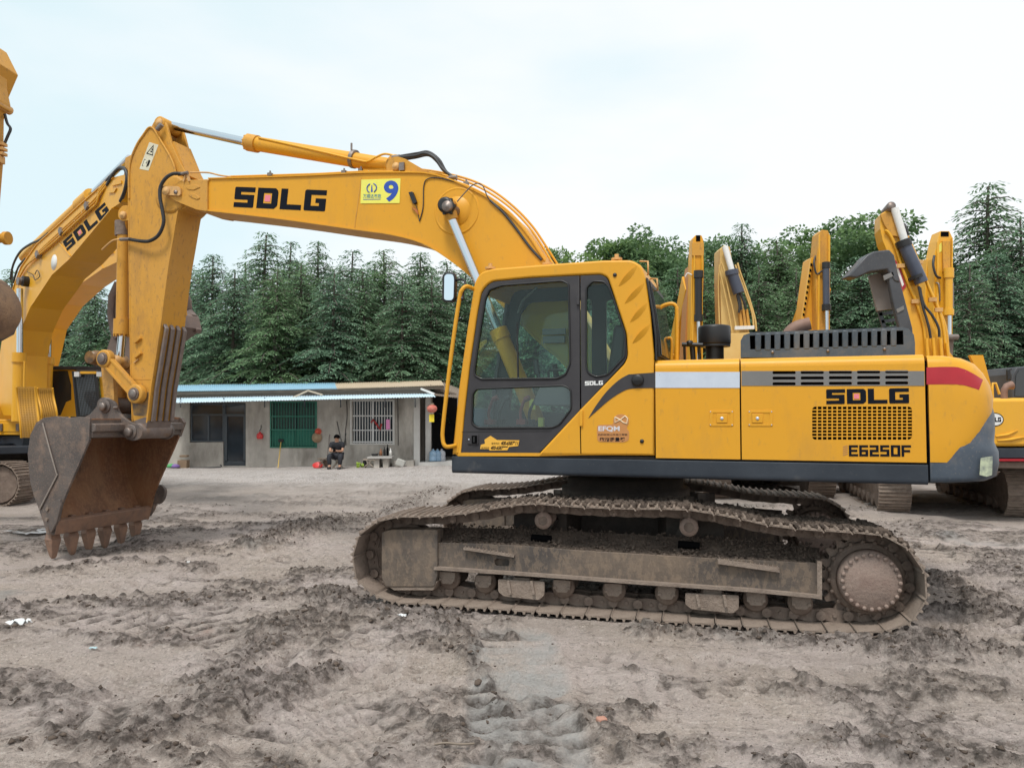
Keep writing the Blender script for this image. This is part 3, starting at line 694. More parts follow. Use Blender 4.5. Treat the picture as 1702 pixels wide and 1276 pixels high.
    for k in range(24):
        a = 2 * pi * k / 24; m = MB(); rr = .212
        m.lathe([(0, .014), (.014, .014), (.017, .02), (.017, .032), (0, .032)], 8, (c.x + rr * cos(a), 0, c.z + rr * sin(a)), 'y'); sub('bolt', m, mHub)
    for k in range(20):
        a = 2 * pi * k / 20 + .1; m = MB(); rr = .29
        m.lathe([(0, .155), (.018, .155), (.018, .2), (0, .2)], 8, (c.x + rr * cos(a), 0, c.z + rr * sin(a)), 'y'); sub('bolt', m, mTrkD)
    # idler
    c = frT.v(668, 930, .15); m = MB(); m.lathe([(0, .18), (.2, .18), (.22, .2), (.30, .2), (.33, .22), (.33, .24), (.29, .25), (.29, .35), (.33, .36), (.33, .38), (.3, .40), (0, .42)], 36, (c.x, 0, c.z), 'y'); sub('idler', m, mTrkD)
    for i in range(NS):
        Ms = M0 @ shoe_M(i * PIT)
        link('track_shoe', sm, None, f, M0 @ Matrix.Translation((0, -.10, 0)) @ shoe_M(i * PIT)); link('track_link', lm_, None, f, Ms)
    # packed mud on the frame
    pts = [(p[0], .20, p[1]) for p in frT.P([(735, 888), (860, 891), (1060, 903), (1250, 914), (1350, 922)], .20)]
    mudpile('packed_mud', f, M0, pts, 2400 if near else 300, .003, .018, 3, mMud, .55)
    pts = [(p[0], .075, p[1]) for p in frT.P([(735, 903), (860, 907), (1060, 921), (1250, 931), (1350, 937)], .07)]
    mb_ = MB(); rs = random.Random(8)
    for i in range(500 if near else 0):
        k = rs.random() * 4; j = int(k); g = k - j; p = Vector(pts[j]).lerp(Vector(pts[j + 1]), g) + Vector((0, rs.uniform(-.01, .02), -abs(rs.gauss(0, .012)) + .012)); s = rs.uniform(.005, .016)
        mb_.box(p, (s * 2, s * 1.4, s * 1.5), Matrix.Rotation(rs.random() * 3, 3, 'X') @ Matrix.Rotation(rs.random() * 3, 3, 'Z'))
    if near: o_ = mb_.build('mud_crust', mMud, f, M0); tag(o_, kind='stuff')
    return f
sm.materials.append(mTrk); lm_.materials.append(mTrkD)
track(0, True)
track(2.59, False)
# mud lying on the upper shoes of the near track
rs = random.Random(4); mb_ = MB()
for i in range(1500):
    s_ = rs.uniform(.08, .46) * TL * .98; q = at_len(s_)
    if q.z < .62: continue
    if rs.random() > .25 + .75 * max(0, min(1, (q.x - .2) / 1.2)): continue
    s = rs.uniform(.006, .022); b = rs.uniform(-.08, .55)
    mb_.box((q.x, b, q.z + .012 + s * .4), (s * 2, s * 2.2, s * 1.2), Matrix.Rotation(rs.random() * 3, 3, 'Z') @ Matrix.Rotation(rs.random(), 3, 'X'))
o_ = mb_.build('mud_on_shoes', mMud, EX, TM); tag(o_, kind='stuff')
# ---------------- car body between the tracks
m = MB(); c0 = Vector(frT.v(1010, 860, 1.6)); cx = .85
m.prism(rnd([(cx - .75, .50), (cx + .75, .50), (cx + .80, .78), (cx + .6, .86), (cx - .6, .86), (cx - .80, .78)], .05), .9, 2.3)
for sx in (-1, 1):
    for b0, b1 in ((.5, 1.2), (2.0, 2.7)):
        m.add([(cx + sx * .45, b0, .55), (cx + sx * .95, b0, .55), (cx + sx * .95, b0, .80), (cx + sx * .45, b0, .80), (cx + sx * .3, b1, .5), (cx + sx * .75, b1, .5), (cx + sx * .75, b1, .86), (cx + sx * .3, b1, .86)] if b0 < 1 else
              [(cx + sx * .3, b0, .5), (cx + sx * .75, b0, .5), (cx + sx * .75, b0, .86), (cx + sx * .3, b0, .86), (cx + sx * .45, b1, .55), (cx + sx * .95, b1, .55), (cx + sx * .95, b1, .80), (cx + sx * .45, b1, .80)],
              [(0, 1, 2, 3), (4, 7, 6, 5), (0, 4, 5, 1), (1, 5, 6, 2), (2, 6, 7, 3), (3, 7, 4, 0)])
car = m.build('car_body', mUnder, EX, TM, bevel=.01)
m = MB(); m.lathe([(.62, .84), (.66, .87), (.66, .96), (.6, .97), (.6, 1.05), (.0, 1.05)], 48, (cx, 1.6, 0), 'z'); m.build('swing_bearing', mUnder, car, TM)
mudpile('packed_mud', car, TM, [(cx - .7, .75, .80), (cx + .1, .8, .86), (cx + .8, .75, .82)], 260, .015, .05, 9, mMudD)
# ---------------- revolving deck and skirt
P = lambda *q, b=0.0: frU.P(q, b)
W2 = 2.9
a_l = frU.p(751, 770)[0]; a_r = frU.p(1544, 780)[0]; zb0 = frU.p(751, 786)[1]; zb1 = frU.p(1544, 806)[1]; zt0 = frU.p(751, 757)[1]; zt1 = frU.p(1544, 768)[1]
print('deck', a_l, a_r, zb0, zb1, zt0, zt1)
zb = (zb0 + zb1) / 2; zt = (zt0 + zt1) / 2
deck = MB(); deck.bx(a_l + .03, a_r, .06, W2 - .06, zb + .03, zt + .01)
deck = deck.build('deck', mUnder, EX, UM)
def slab(name, mat_, a0, a1, z0, z1, b0, b1, r, parent, rt=None, bev=0.0):
    m = MB(); rt = r if rt is None else rt
    pr = rnd([(b0, z0), (b1, z0), (b1, z1), (b0, z1)], [r, r, rt, rt], 5)
    n = len(pr); V = [(a0, b, z) for b, z in pr] + [(a1, b, z) for b, z in pr]
    m.add(V, [tuple(range(n)), tuple(range(2 * n - 1, n - 1, -1))] + [((i + 1) % n, i, i + n, (i + 1) % n + n) for i in range(n)])
    return m.build(name, mat_, parent, UM, bevel=bev)
ag = frU.p(1544, 780)[0]
slab('side_skirt', mSkirt, a_l, ag - .006, zb, zt - .014, .0, .16, .035, EX, .008)
slab('side_skirt', mSkirt, a_l, ag - .006, zb, zt - .014, W2 - .16, W2, .035, EX, .008)
# ---------------- side doors
d1a, d1b, d2b = frU.p(1088.5, 690)[0], frU.p(1231, 690)[0], frU.p(1540, 690)[0]
zt_d1 = frU.p(1160, 596)[1]; zt_d2 = frU.p(1380, 592)[1]; zh = (zt_d1 + zt_d2) / 2
print('door tops', zt_d1, zt_d2)
body = MB(); body.bx(frU.p(1086, 700)[0] + .0, d2b + .02, .05, W2 - .05, zt, zh - .05); body = body.build('body_core', mVoid, EX, UM)
def door(a0, a1, name='side_door', holes=(), mt=mYel):
    """side panel with the rolled top edge running onto the roof"""
    r = .075; outer = [(0.0, zt + .004), (0.0, zh - r)]
    for k in range(1, 7): t_ = k / 6 * pi / 2; outer.append((r - r * cos(t_), zh - r + r * sin(t_)))
    outer.append((.55, zh))
    inner = [(b + .03 if b < .5 else b, z - (.03 if z > zh - r else 0)) for b, z in outer]
    m = MB(); n = len(outer)
    V = [(a0, b, z) for b, z in outer] + [(a1, b, z) for b, z in outer] + [(a0, b, z) for b, z in inner] + [(a1, b, z) for b, z in inner]
    F = []
    for i in range(1, n - 1): F.append((i, i + 1, n + i + 1, n + i))
    m.add(V, F, True)
    m.add(V, [(i, i + 1, 2 * n + i + 1, 2 * n + i) for i in range(n - 1)] + [(n + i, 3 * n + i, 3 * n + i + 1, n + i + 1) for i in range(n - 1)])
    if not holes: m.add(V, [(0, 1, n + 1, n)])
    o = m.build(name, mt, EX, UM)
    if holes:
        plate('door_face', mt, o, [(a0, zt + .004), (a1, zt + .004), (a1, zh - r), (a0, zh - r)], 0, .012, holes, 0, UM)
    return o
def rect(x0, y0, x1, y1, b=0.0): return frU.P([(x0, y1), (x1, y1), (x1, y0), (x0, y0)], b)
door1 = door(d1a + .006, d1b - .006)
slots = []
for ci in range(5):
    x0 = 1284 + ci * 46.8; x1 = x0 + 38.5
    for ri in range(3):
        y = 616.5 + ri * 9.3 - ci * .35; slots.append(rnd(rect(x0, y, x1, y + 5.3), .012, 3))
gx0, gx1, gy0, gy1 = 1350, 1516, 675.5, 730.5
win = rnd(rect(gx0, gy0, gx1, gy1), .03)
door2 = door(d1b + .006, d2b - .006, holes=slots + [win])
for i in range(1, 20):
    x = gx0 + (gx1 - gx0) * i / 20; m = MB(); m.prism(rect(x - 1.0, gy0 - .5, x + 1.0, gy1 + .5), .001, .008); m.build('grille_bar', mYel, door2, UM)
for j in range(1, 10):
    y = gy0 + (gy1 - gy0) * j / 10; m = MB(); m.prism(rect(gx0 - .5, y - .9, gx1 + .5, y + .9), .0025, .0095); m.build('grille_bar', mYel, door2, UM)
m = MB(); m.bx(d1b + .02, d2b - .02, .02, .03, zt + .02, zh - .12); m.build('grille_backing', mVoid, door2, UM)
for i, s in enumerate(slots):   # louvre blades just inside each slot
    if i % 1 == 0:
        a0 = min(p[0] for p in s); a1 = max(p[0] for p in s); z0 = min(p[1] for p in s)
        m = MB(); m.box(((a0 + a1) / 2, .013, z0 + .004), (a1 - a0, .012, .004)); m.build('louvre', mGreyD, door2, UM)
# band: silver on door 1, grey on door 2 with the same slots
plate('reflective_band', mSilver, door1, rect(1089.5, 618, 1229.5, 644.5), -.0035, -.0005, (), 0, UM)
plate('grey_band', mBand, door2, rect(1232.5, 616.5, 1536.5, 641.0), -.0035, -.0005, slots, 0, UM)
for dr, (x0, x1) in ((door1, (1179, 1219)), (door2, (1243.5, 1284.5))):
    l = plate('latch', mYel, dr, rnd(rect(x0, 682, x1, 708), .01), -.005, 0, [rect(x0 + 6, 686, x1 - 5, 704)], .0015, UM)
    m = MB(); q = rect(x0 + 6.5, 686.5, x1 - 5.5, 703.5); m.prism(q, .001, .004); m.build('latch_recess', mYelD, dr, UM)
    kx = x0 + 12 if x0 < 1200 else x0 + 6.5
    m = MB(); m.prism(rect(kx, 687.5, kx + 18, 702.5), -.010, .002); lh = m.build('latch_handle', mYel, dr, UM, bevel=.003)
    a, z = frU.p(kx + 9, 695); m = MB(); m.lathe([(0, -.018), (.010, -.018), (.014, -.012), (.014, -.008), (0, -.008)], 12, (a, 0, z), 'y'); m.build('lock', mSilver, dr, UM)
    m = MB()
    for xx, yy in ((x0 + 2, 684), (x1 - 2, 684), (x0 + 2, 706), (x1 - 2, 706)):
        a, z = frU.p(xx, yy); m.lathe([(0, -.009), (.005, -.008), (.005, -.004), (0, -.004)], 8, (a, 0, z), 'y')
    tag(m.build('latch_screws', mSilver, dr, UM), kind='stuff')
# lettering
o0 = frU.p(1373.5, 671.5); o1 = frU.p(1511, 670); ot = frU.p(1373.5, 647)
word('SDLG', mInk, door2, o0, (o1[0] - o0[0], o1[1] - o0[1]), (0, ot[1] - o0[1]), -.002, .09, square=material('pink_print', (.75, .2, .25), .5))
o0 = frU.p(1411, 758); o1 = frU.p(1514.5, 758.5); ot = frU.p(1411, 739.5)
word('E6250F', mInk, door2, o0, (o1[0] - o0[0], o1[1] - o0[1]), (0, ot[1] - o0[1]), -.002, .12)
m = MB()
for k in range(5):
    q = frU.P([(1401, 742 + k * 3.4), (1409, 739.5 + k * 3.4), (1409, 741 + k * 3.4), (1401, 743.5 + k * 3.4)]); m.prism(q, -.002, -.0005)
tag(m.build('hatching_print', material('faded_print', (.40, .2, .08), .5), door2, UM), kind='stuff')
# far-side panels and roof
slab('far_side_panel', mYel, d1a - 1.0, d2b, zt, zh, W2 - .30, W2, .01, EX, .07)
slab('roof_panel', mYelW, d1a + .02, d2b - .01, zh - .05, zh - .004, .55, W2 - .3, .004, EX)
# ---------------- engine cover with slots
eb = .42
ec = frU.P([(1231, 594), (1231, 566), (1237, 556), (1252, 552), (1330, 549), (1420, 546), (1492, 543.5), (1510, 546), (1519, 556), (1521, 570), (1521, 594)], eb)
ecs = []
for k in range(16):
    x = 1252 + k * 16.1; yt = 556.5 - k * .55; ecs.append(rnd(frU.P([(x - 4, yt + 25), (x + 3.5, yt + 25), (x + 3.5, yt), (x - 4, yt)], eb), .015, 3))
ecp = rnd(ec, .03)
lo_ = frU.P([(1231, 594), (1231, 566), (1236, 557), (1246, 553.5), (1247, 580.5), (1502, 572.5), (1501, 544.5), (1510, 546), (1519, 556), (1521, 570), (1521, 594)], eb)
m = MB(); m.prism(lo_[:5] + [frU.p(1247, 594, eb)], eb, eb + .03); m.prism([frU.p(1247, 594, eb), frU.p(1247, 580.5, eb), frU.p(1502, 572.5, eb), frU.p(1502, 594, eb)], eb, eb + .03); m.prism(lo_[5:] + [frU.p(1502, 594, eb)], eb, eb + .03)
m.prism([frU.p(1246, 557.5, eb), frU.p(1246, 552.5, eb), frU.p(1501, 543.5, eb), frU.p(1501, 549, eb)], eb, eb + .03)
cover = m.build('engine_cover', mHood, EX, UM, merge=.002)
m = MB(); mid = (1 / 1)
top = [(p[0], p[1]) for p in ec]
m.ribbon(top[::1], eb + .025, 1.75, -.02); m.build('cover_top', mHood, cover, UM)
plate('cover_back', mHood, cover, ecp, 1.75, 1.78, (), .004, UM)
for k in range(15):   # rounded bars between the slots, rolled over the top edge
    x = 1260 + k * 16.1; yt = 556.5 - k * .55
    m = MB(); m.prism(frU.P([(x - 5.1, yt + 27), (x + 5.1, yt + 27), (x + 5.1, yt - 3), (x - 5.1, yt - 3)], eb), eb - .004, eb + .05); m.build('cover_bar', mHood, cover, UM, bevel=.010)
m = MB(); q = frU.P([(1240, 592), (1240, 556), (1512, 550), (1512, 592)], eb); m.prism(q, eb + .10, eb + .12); m.build('cover_inside', mVoid, cover, UM)
for x, y in ((1284, 585), (1376, 583), (1470, 580)):
    c = frU.v(x, y, eb - .0); m = MB(); m.lathe([(0, eb - .02), (.012, eb - .018), (.014, eb - .004), (0, eb - .002)], 8, (c.x, 0, c.z), 'y'); m.build('cover_bolt', mSteel, cover, UM)
# ---------------- pre-cleaner and pipes behind the cab
c = frU.v(1187.5, 560, .9); zt_ = frU.p(1187, 541.5, .9)[1]; zb_ = frU.p(1187, 573, .9)[1]; rr = .125 * 1.2
m = MB(); m.lathe([(0, zb_), (rr * .96, zb_), (rr, zb_ + .015), (rr, zt_ - .02), (rr * .96, zt_ - .004), (rr * .7, zt_ + .004), (0, zt_ + .004)], 32, (c.x, .9, 0), 'z'); pc = m.build('air_precleaner', mBlack, EX, UM)
m = MB(); m.cyl((c.x, .9, zh - .3), (c.x, .9, zb_), .085, 20); m.cyl((c.x, .9, zb_ - .02), (c.x, .9, zb_), .145, 24); m.build('precleaner_neck', mBlack, pc, UM)
m = MB(); c = frU.v(1330, 545, 1.2); m.tube(smooth_path([(c.x - .14, 1.2, c.z - .3), (c.x - .12, 1.2, c.z - .1), (c.x - .05, 1.2, c.z + .0), (c.x + .09, 1.2, c.z + .04)], 5), .06, 14, cap=True); m.build('exhaust_pipe', material('rusty_pipe', (.2, .11, .08), .7, .3, var=(.3, .2, .16), var_amt=.8, vscale=8), EX, UM)
def rail(name, pts, b, r, mt=mYel, n=8, parent=EX, sm_=True):
    p = [frU.v(x, y, bb if bb is not None else b) for x, y, bb in [(q + (None,))[:3] for q in pts]]
    m = MB(); m.tube(smooth_path(p, 5) if sm_ else p, r, n); return m.build(name, mt, parent, UM)
rail('grab_rail', [(1091, 522), (1098, 511), (1108, 506), (1118, 505), (1124, 510), (1125, 520), (1125, 598)], .5, .018)
rail('grab_rail', [(1098, 566), (1106, 563.5), (1116, 564), (1116, 598)], .7, .013)
rail('rear_wiper_guard', [(1064, 434, .5), (1077, 434.5, .3), (1077.5, 456, .3), (1070, 459, .5)], .3, .008, mYelD, sm_=False)
rail('rear_wiper_guard', [(1080, 463, .5), (1092, 463.5, .3), (1093, 482, .3), (1088, 483, .4)], .3, .008, mYelD, sm_=False)
m = MB(); c = frU.v(1150, 572, .7)
m.tube([(c.x - .09, .7, c.z), (c.x + .1, .7, c.z - .01)], .02, 8); m.lathe([(0, -.03), (.03, -.02), (.03, .02), (0, .03)], 10, (c.x - .02, .7, c.z + .01), 'z'); m.tube([(c.x, .72, c.z), (c.x + .01, .75, c.z - .2)], .025, 8); m.tube([(c.x + .06, .72, c.z - .01), (c.x + .07, .75, c.z - .2)], .015, 8); m.tube([(c.x - .07, .70, c.z + .01), (c.x - .07, .75, c.z - .2)], .012, 8)
m.build('filler_pipes', mBlack, EX, UM)
# ---------------- counterweight
cwA = frU.p(1543.5, 700)[0] + .004
def cw_ring(A, n=14, sq=.50):
    """plan outline of the counterweight out to rear distance A; squarish ellipse corners"""
    L = []; cb = W2 / 2; wd = cb
    for k in range(n + 1):
        t_ = (k / n) * pi - pi / 2       # -90..90
        cx_ = abs(cos(t_)) ** sq; sy = (abs(sin(t_)) ** (sq * .55)) * (1 if sin(t_) > 0 else -1)
        L.append((A * cx_, cb + wd * sy))
    return L
def cw_body(name, prof, inset, mat_, parent, smooth=True, n=40):
    """prof: list of (z, rear extent, side inset)"""
    m = MB(); rings = []
    for z, A, ins in prof:
        rg_ = cw_ring(A, n); cb = W2 / 2
        rings.append([(cwA + a, cb + (b - cb) * (1 - ins / cb), z) for a, b in rg_])
    V = [v for r in rings for v in r]; k = n + 1; F = []
    for i in range(len(rings) - 1):
        for j in range(n): F.append((i * k + j, i * k + j + 1, (i + 1) * k + j + 1, (i + 1) * k + j))
    m.add(V, F, smooth)
    for r, fl in ((0, 1), (len(rings) - 1, 0)):
        m.add([rings[r][j] for j in range(k)], [tuple(range(k))])
    m.add(V, [tuple(i * k for i in range(len(rings))) + tuple((len(rings) - 1 - i) * k + n for i in range(len(rings)))])
    return m.build(name, mat_, parent, UM)
def ext(xpx, ypx):
    """rear extent seen as the silhouette at this place"""
    z = frU.p(xpx, ypx, .30)[1]; lo, hi = .2, 1.6
    for _ in range(30):
        A = (lo + hi) / 2; best = -1e9
        for a, b in cw_ring(A, 60):
            P_ = frU.w(cwA + a, b, z); best = max(best, CX + FPX * P_.x / (P_.y * cos(PITCH) + (P_.z - CAMH) * sin(PITCH)))
        if best < xpx: lo = A
        else: hi = A
    return A
zz = lambda y: frU.p(1640, y, .25)[1]
cw = cw_body('counterweight', [(zz(800) + .0, ext(1600, 800) * .9, .02), (zz(797), ext(1640, 797), .0), (zz(790), ext(1656, 790), 0), (zz(770), ext(1661, 770), 0), (zz(750), ext(1660, 750), 0.0), (zz(742), ext(1656, 742), 0.0), (zz(734), ext(1653, 734), .01), (zz(715), ext(1655, 715), .02), (zz(690), ext(1655, 692), .03), (zz(665), ext(1652, 665), .10)], 0, mBump, EX)
ycw = cw_body('counterweight_shell', [(zz(768) + .006, ext(1600, 767), -.004), (zz(757), ext(1614, 757), -.006), (zz(737), ext(1632, 737), -.008), (zz(715), ext(1642, 715), -.006), (zz(690), ext(1649, 692), -.004), (zz(662), ext(1651, 662), -.004), (zz(640), ext(1645, 640), -.003), (zz(620), ext(1634, 620), 0.004), (zz(605), ext(1620, 605), .012), (zz(596), ext(1600, 597), .03), (zz(592), ext(1575, 592), .07)], 0, mYel, EX)
# red reflector wrapped onto the shell side: follow ring surface
def cw_pt(x, y, off=.004):
    """point on the shell seen at photo place (x,y): march b until it meets the shell"""
    for i in range(400):
        b = -.02 + i * .004; a, z = frU.p(x, y, b)
        # find side inset at z by the profile
        A = np.interp(z, PRZ, PRA); ins = np.interp(z, PRZ, PRI); cb = W2 / 2
        aa = (a - cwA) / A
        if aa >= 1: continue
        # invert ring: a = A*cos^sq -> b
        c_ = max(aa, 0) ** (1 / .50); s_ = sqrt(max(0, 1 - c_ * c_)); bs = cb - (cb - ins) * s_ ** (.50 * .55)
        if b >= bs: 
            return Vector((a, b, z)) - Vector((-frU.A.dot(ray(x, y)), -frU.B.dot(ray(x, y)), -ray(x, y).z)) * 0 - Vector((frU.A.dot(ray(x, y)), frU.B.dot(ray(x, y)), ray(x, y).z)).normalized() * off
    return frU.v(x, y, 0)
PR = [(zz(768) + .006, ext(1600, 767), -.004), (zz(757), ext(1614, 757), -.006), (zz(737), ext(1632, 737), -.008), (zz(715), ext(1642, 715), -.006), (zz(690), ext(1649, 692), -.004), (zz(662), ext(1651, 662), -.004), (zz(640), ext(1645, 640), -.003), (zz(620), ext(1634, 620), 0.004), (zz(605), ext(1620, 605), .012), (zz(596), ext(1600, 597), .03)]
PRZ = [p[0] for p in PR]; PRA = [p[1] for p in PR]; PRI = [p[2] for p in PR]
def patch(name, topl, botl, mat_, n=14, parent=None):
    m = MB(); V = []
    for i in range(n + 1):
        t_ = i / n; q = []
        for line in (topl, botl):
            k = t_ * (len(line) - 1); j = min(int(k), len(line) - 2); f_ = k - j
            q.append((line[j][0] * (1 - f_) + line[j + 1][0] * f_, line[j][1] * (1 - f_) + line[j + 1][1] * f_))
        for s_ in range(5): V.append(cw_pt(q[0][0] + (q[1][0] - q[0][0]) * s_ / 4, q[0][1] + (q[1][1] - q[0][1]) * s_ / 4))
    F = [(i * 5 + j, i * 5 + j + 1, (i + 1) * 5 + j + 1, (i + 1) * 5 + j) for i in range(n) for j in range(4)]
    m.add(V, F, True); return m.build(name, mat_, parent, UM)
patch('red_reflector', [(1540, 610.5), (1565, 609.5), (1590, 609.5), (1605, 614), (1620, 622), (1634, 631)], [(1540, 639), (1565, 638.5), (1588, 638.5), (1602, 640), (1615, 643.5), (1627, 648)], mRed, parent=ycw)
patch('worn_sticker', [(1630, 761), (1641, 759), (1650, 758)], [(1628, 789), (1640, 792), (1649, 789)], material('pale_sticker', (.55, .60, .40), .7, 0, var=(.2, .22, .2), var_amt=.95, vscale=25), parent=cw)
# small top bracket seen behind the counterweight edge
m = MB(); q = frU.P([(1612, 590), (1634, 590), (1650, 650), (1640, 650)], 1.6); m.prism(q, 1.6, 1.68); m.build('counterweight_cap', mYel, cw, UM)
# ---------------- boom
BN, BF = 1.05, 1.51            # side plates of the boom
BMd = 1.28
top = [(347, 298), (430, 296), (515, 293), (605, 288.5), (680, 288), (714, 290), (755, 302), (806, 327), (832, 345), (858, 368), (880, 395), (899, 424), (930, 468), (965, 520), (1000, 580), (1030, 640)]
bot = [(985, 672), (940, 606), (900, 570), (862, 533), (820, 490), (780, 455), (745, 428), (703, 403), (652, 389), (589, 380), (476, 364), (400, 355), (327, 347)]
T2 = sp2(frU.P(top, BN), 3); B2 = sp2(frU.P(bot, BN), 3)
m = MB(); ol = T2 + B2; m.prism(ol, BN, BF)
boom = m.build('boom', mYel, EX, UM)
m = MB(); m.ribbon([(a, z) for a, z in T2], BN - .018, BF + .018, .014); m.build('top_flange', mYel, boom, UM)
m = MB(); m.ribbon([(a, z) for a, z in B2], BN - .022, BF + .022, .016); m.build('bottom_flange', mYel, boom, UM)
# nose casting
nose = rnd(frU.P([(289, 309), (300, 300), (347, 298), (345, 304), (345, 352), (327, 349), (312, 343), (290, 334), (280, 325), (280, 315)], BN - .02), .03)
m = MB(); m.prism(nose, BN - .025, BN + .05); m.prism(nose, BF - .05, BF + .025); m.prism(frU.P([(300, 302), (347, 299), (345, 350), (318, 343)], BN), BN + .05, BF - .05); m.build('boom_nose', mYelW, boom, UM, bevel=.008)
def pin(name, px, py, b0, b1, r, mt=mSteel, parent=boom, n=20, rim=None):
    c = frU.v(px, py, b0); m = MB(); m.lathe([(0, b0 - .006), (r * .45, b0 - .004), (r * .5, b0), (r * .9, b0), (r, b0 + .008), (r, b1), (0, b1)], n, (c.x, 0, c.z), 'y'); return m.build(name, mt, parent, UM)
def boss(name, px, py, b0, b1, r, mt=mYelW, parent=boom, n=28):
    c = frU.v(px, py, b0); m = MB(); m.lathe([(0, b0 + .004), (r * .85, b0), (r, b0 + .012), (r, b1), (0, b1)], n, (c.x, 0, c.z), 'y'); return m.build(name, mt, parent, UM)
kp = rnd(frU.P([(269, 309), (299, 310), (301, 326), (269, 324)], BN - .05), .05, 5)
m = MB(); m.prism(kp, BN - .055, BN - .03); m.build('pin_keeper', mYelD, boom, UM, bevel=.004)
pin('pin', 274.5, 317, BN - .075, BF + .06, .055, mYelD); pin('bolt', 291, 319, BN - .07, BN - .03, .026)
# pads pressed in the nose
for q in ([(308, 309), (326, 307), (333, 311), (322, 316), (312, 315)], [(312, 323), (324, 322), (333, 329), (328, 332), (318, 328)]):
    m = MB(); m.prism(rnd(frU.P(q, BN - .03), .02), BN - .034, BN - .022); m.build('nose_rib', mYelW, boom, UM, bevel=.004)
# weld seams
for q in ([(344.5, 303), (346, 303), (345.2, 351), (343.8, 351)], [(600, 295), (601.4, 295), (590, 379), (588.6, 379)]):
    m = MB(); m.prism(frU.P(q, BN), BN - .004, BN + .001); m.build('weld_seam', mYelW, boom, UM)
# round boss plate of the lift cylinder pin
c = frU.v(759, 351, BN); m = MB()
m.lathe([(.235, BN - .004), (.245, BN - .008), (.255, BN - .008), (.262, BN)], 44, (c.x, 0, c.z), 'y'); m.lathe([(.0, BN - .012), (.155, BN - .012), (.165, BN)], 36, (c.x, 0, c.z), 'y'); m.build('boss_plate', mYel, boom, UM)
# lift cylinders (one each side)
def cyl_at(name, p, q, r0, r1, mid, b, parent, mt=mYel, eye=.08):
    """barrel from p to mid, chrome rod from mid to q"""
    P_, Q_, M_ = (frU.v(x, y, b) for x, y in (p, q, mid))
    m = MB(); m.cyl(P_, M_, r0, 22); d = (Q_ - P_).normalized(); m.cyl(M_ - d * .10, M_ + d * .015, r0 * 1.13, 22); body_ = m.build(name, mt, parent, UM)
    m = MB(); m.cyl(M_, Q_, r1, 20); m.build('rod', mChrome, body_, UM)
    return body_, P_, Q_, M_
for b in (.93, 1.63):
    bd, P_, Q_, M_ = cyl_at('lift_cylinder', (892, 700), (742, 342), .085, .05, (829, 550), b, EX)
    c = frU.v(744, 343, b); m = MB(); m.lathe([(.0, b - .055), (.085, b - .055), (.09, b - .045), (.09, b + .055), (0, b + .055)], 26, (c.x, 0, c.z), 'y')
    d = (P_ - Q_).normalized(); m.tube([c + d * .05, c + d * .17], [.075, .055], 16); m.build('rod_eye', mYelW, bd, UM)
    m = MB(); m.lathe([(.055, b - .10), (.075, b - .095), (.085, b - .07), (.085, b - .055)], 22, (c.x, 0, c.z), 'y'); m.build('eye_cap', mBlack, bd, UM)
pin('lift_pin', 742, 342, .80, 1.76, .058, mSteel)
m = MB(); c = frU.v(742, 342, .82)
for k in range(6):
    a = k * pi / 3; m.bar((c.x + .078 * cos(a), .84, c.z + .078 * sin(a)), (c.x + .078 * cos(a), .87, c.z + .078 * sin(a)), .03, .03)
m.lathe([(.06, .835), (.085, .84), (.085, .88), (.06, .88)], 6, (c.x, 0, c.z), 'y'); m.build('pin_nut', mBlack, boom, UM)
# lettering and the number sign
o0 = frU.p(388, 344, BN - .002); ox = frU.p(540, 351.5, BN - .002); oy = frU.p(391.5, 310.5, BN - .002)
word('SDLG', mInk, boom, o0, (ox[0] - o0[0], ox[1] - o0[1]), (oy[0] - o0[0], oy[1] - o0[1]), BN - .002, .13, square=material('pink_print', (.75, .2, .25), .5))
mSignY = material('yellow_sign', (.80, .76, .10), .45, 0, var=(.7, .66, .2), var_amt=.5); mBlueP = material('blue_print', (.015, .06, .36), .45, 0, var=(.03, .1, .42), var_amt=.6)
sg = frU.P([(599.5, 338.5), (664.5, 338), (666, 297), (601, 299)], BN)
sign = plate('number_sign', mSignY, boom, sg, BN - .006, BN - .001, (), 0, UM)
def F2(parent, b):
    def f(txt, mt, x0, y0, x1, y1, bold=0, name='lettering', sk=0.0, tilt=0.0):
        o = frU.p(x0, y1, b); e = frU.p(x1, y1 - tilt, b); u = frU.p(x0 + sk, y0, b)
        return text(txt, mt, parent, o, (e[0] - o[0], e[1] - o[1]), (u[0] - o[0], u[1] - o[1]), b, name, UM, bold)
    return f
fs = F2(sign, BN - .008)
fs('9', mBlueP, 638, 300.5, 662, 335.5, .035, 'number', 0, .3)
fs('万顺达市政', material('print_teal', (.06, .22, .30), .5), 603.5, 322.5, 633.5, 329.5, .01)
m = MB(); c = frU.v(618.5, 313, BN); o_ = []
for k in range(25):
    a = -pi * .32 + k / 24 * pi * 1.64; o_.append(Vector((c.x + .062 * cos(a + pi * 0), BN - .0075, c.z + .05 * sin(a))))
m.tube([Vector((c.x + .06 * cos(a), BN - .008, c.z + .052 * sin(a))) for a in [pi * .62 + k * .12 for k in range(20)]], .007, 4); m.tube([Vector((c.x + .06 * cos(a), BN - .008, c.z + .052 * sin(a))) for a in [pi * .38 - k * .12 for k in range(20)]], .007, 4)
m.prism([(c.x - .012, c.z - .045), (c.x + .012, c.z - .045), (c.x + .004, c.z + .035), (c.x - .004, c.z + .035)], BN - .008, BN - .007); m.build('emblem', mBlueP, sign, UM)
m = MB(); m.prism(frU.P([(604, 331.5), (633, 331), (633, 332), (604, 332.5)], BN), BN - .008, BN - .007); m.build('print_line', mBlueP, sign, UM)
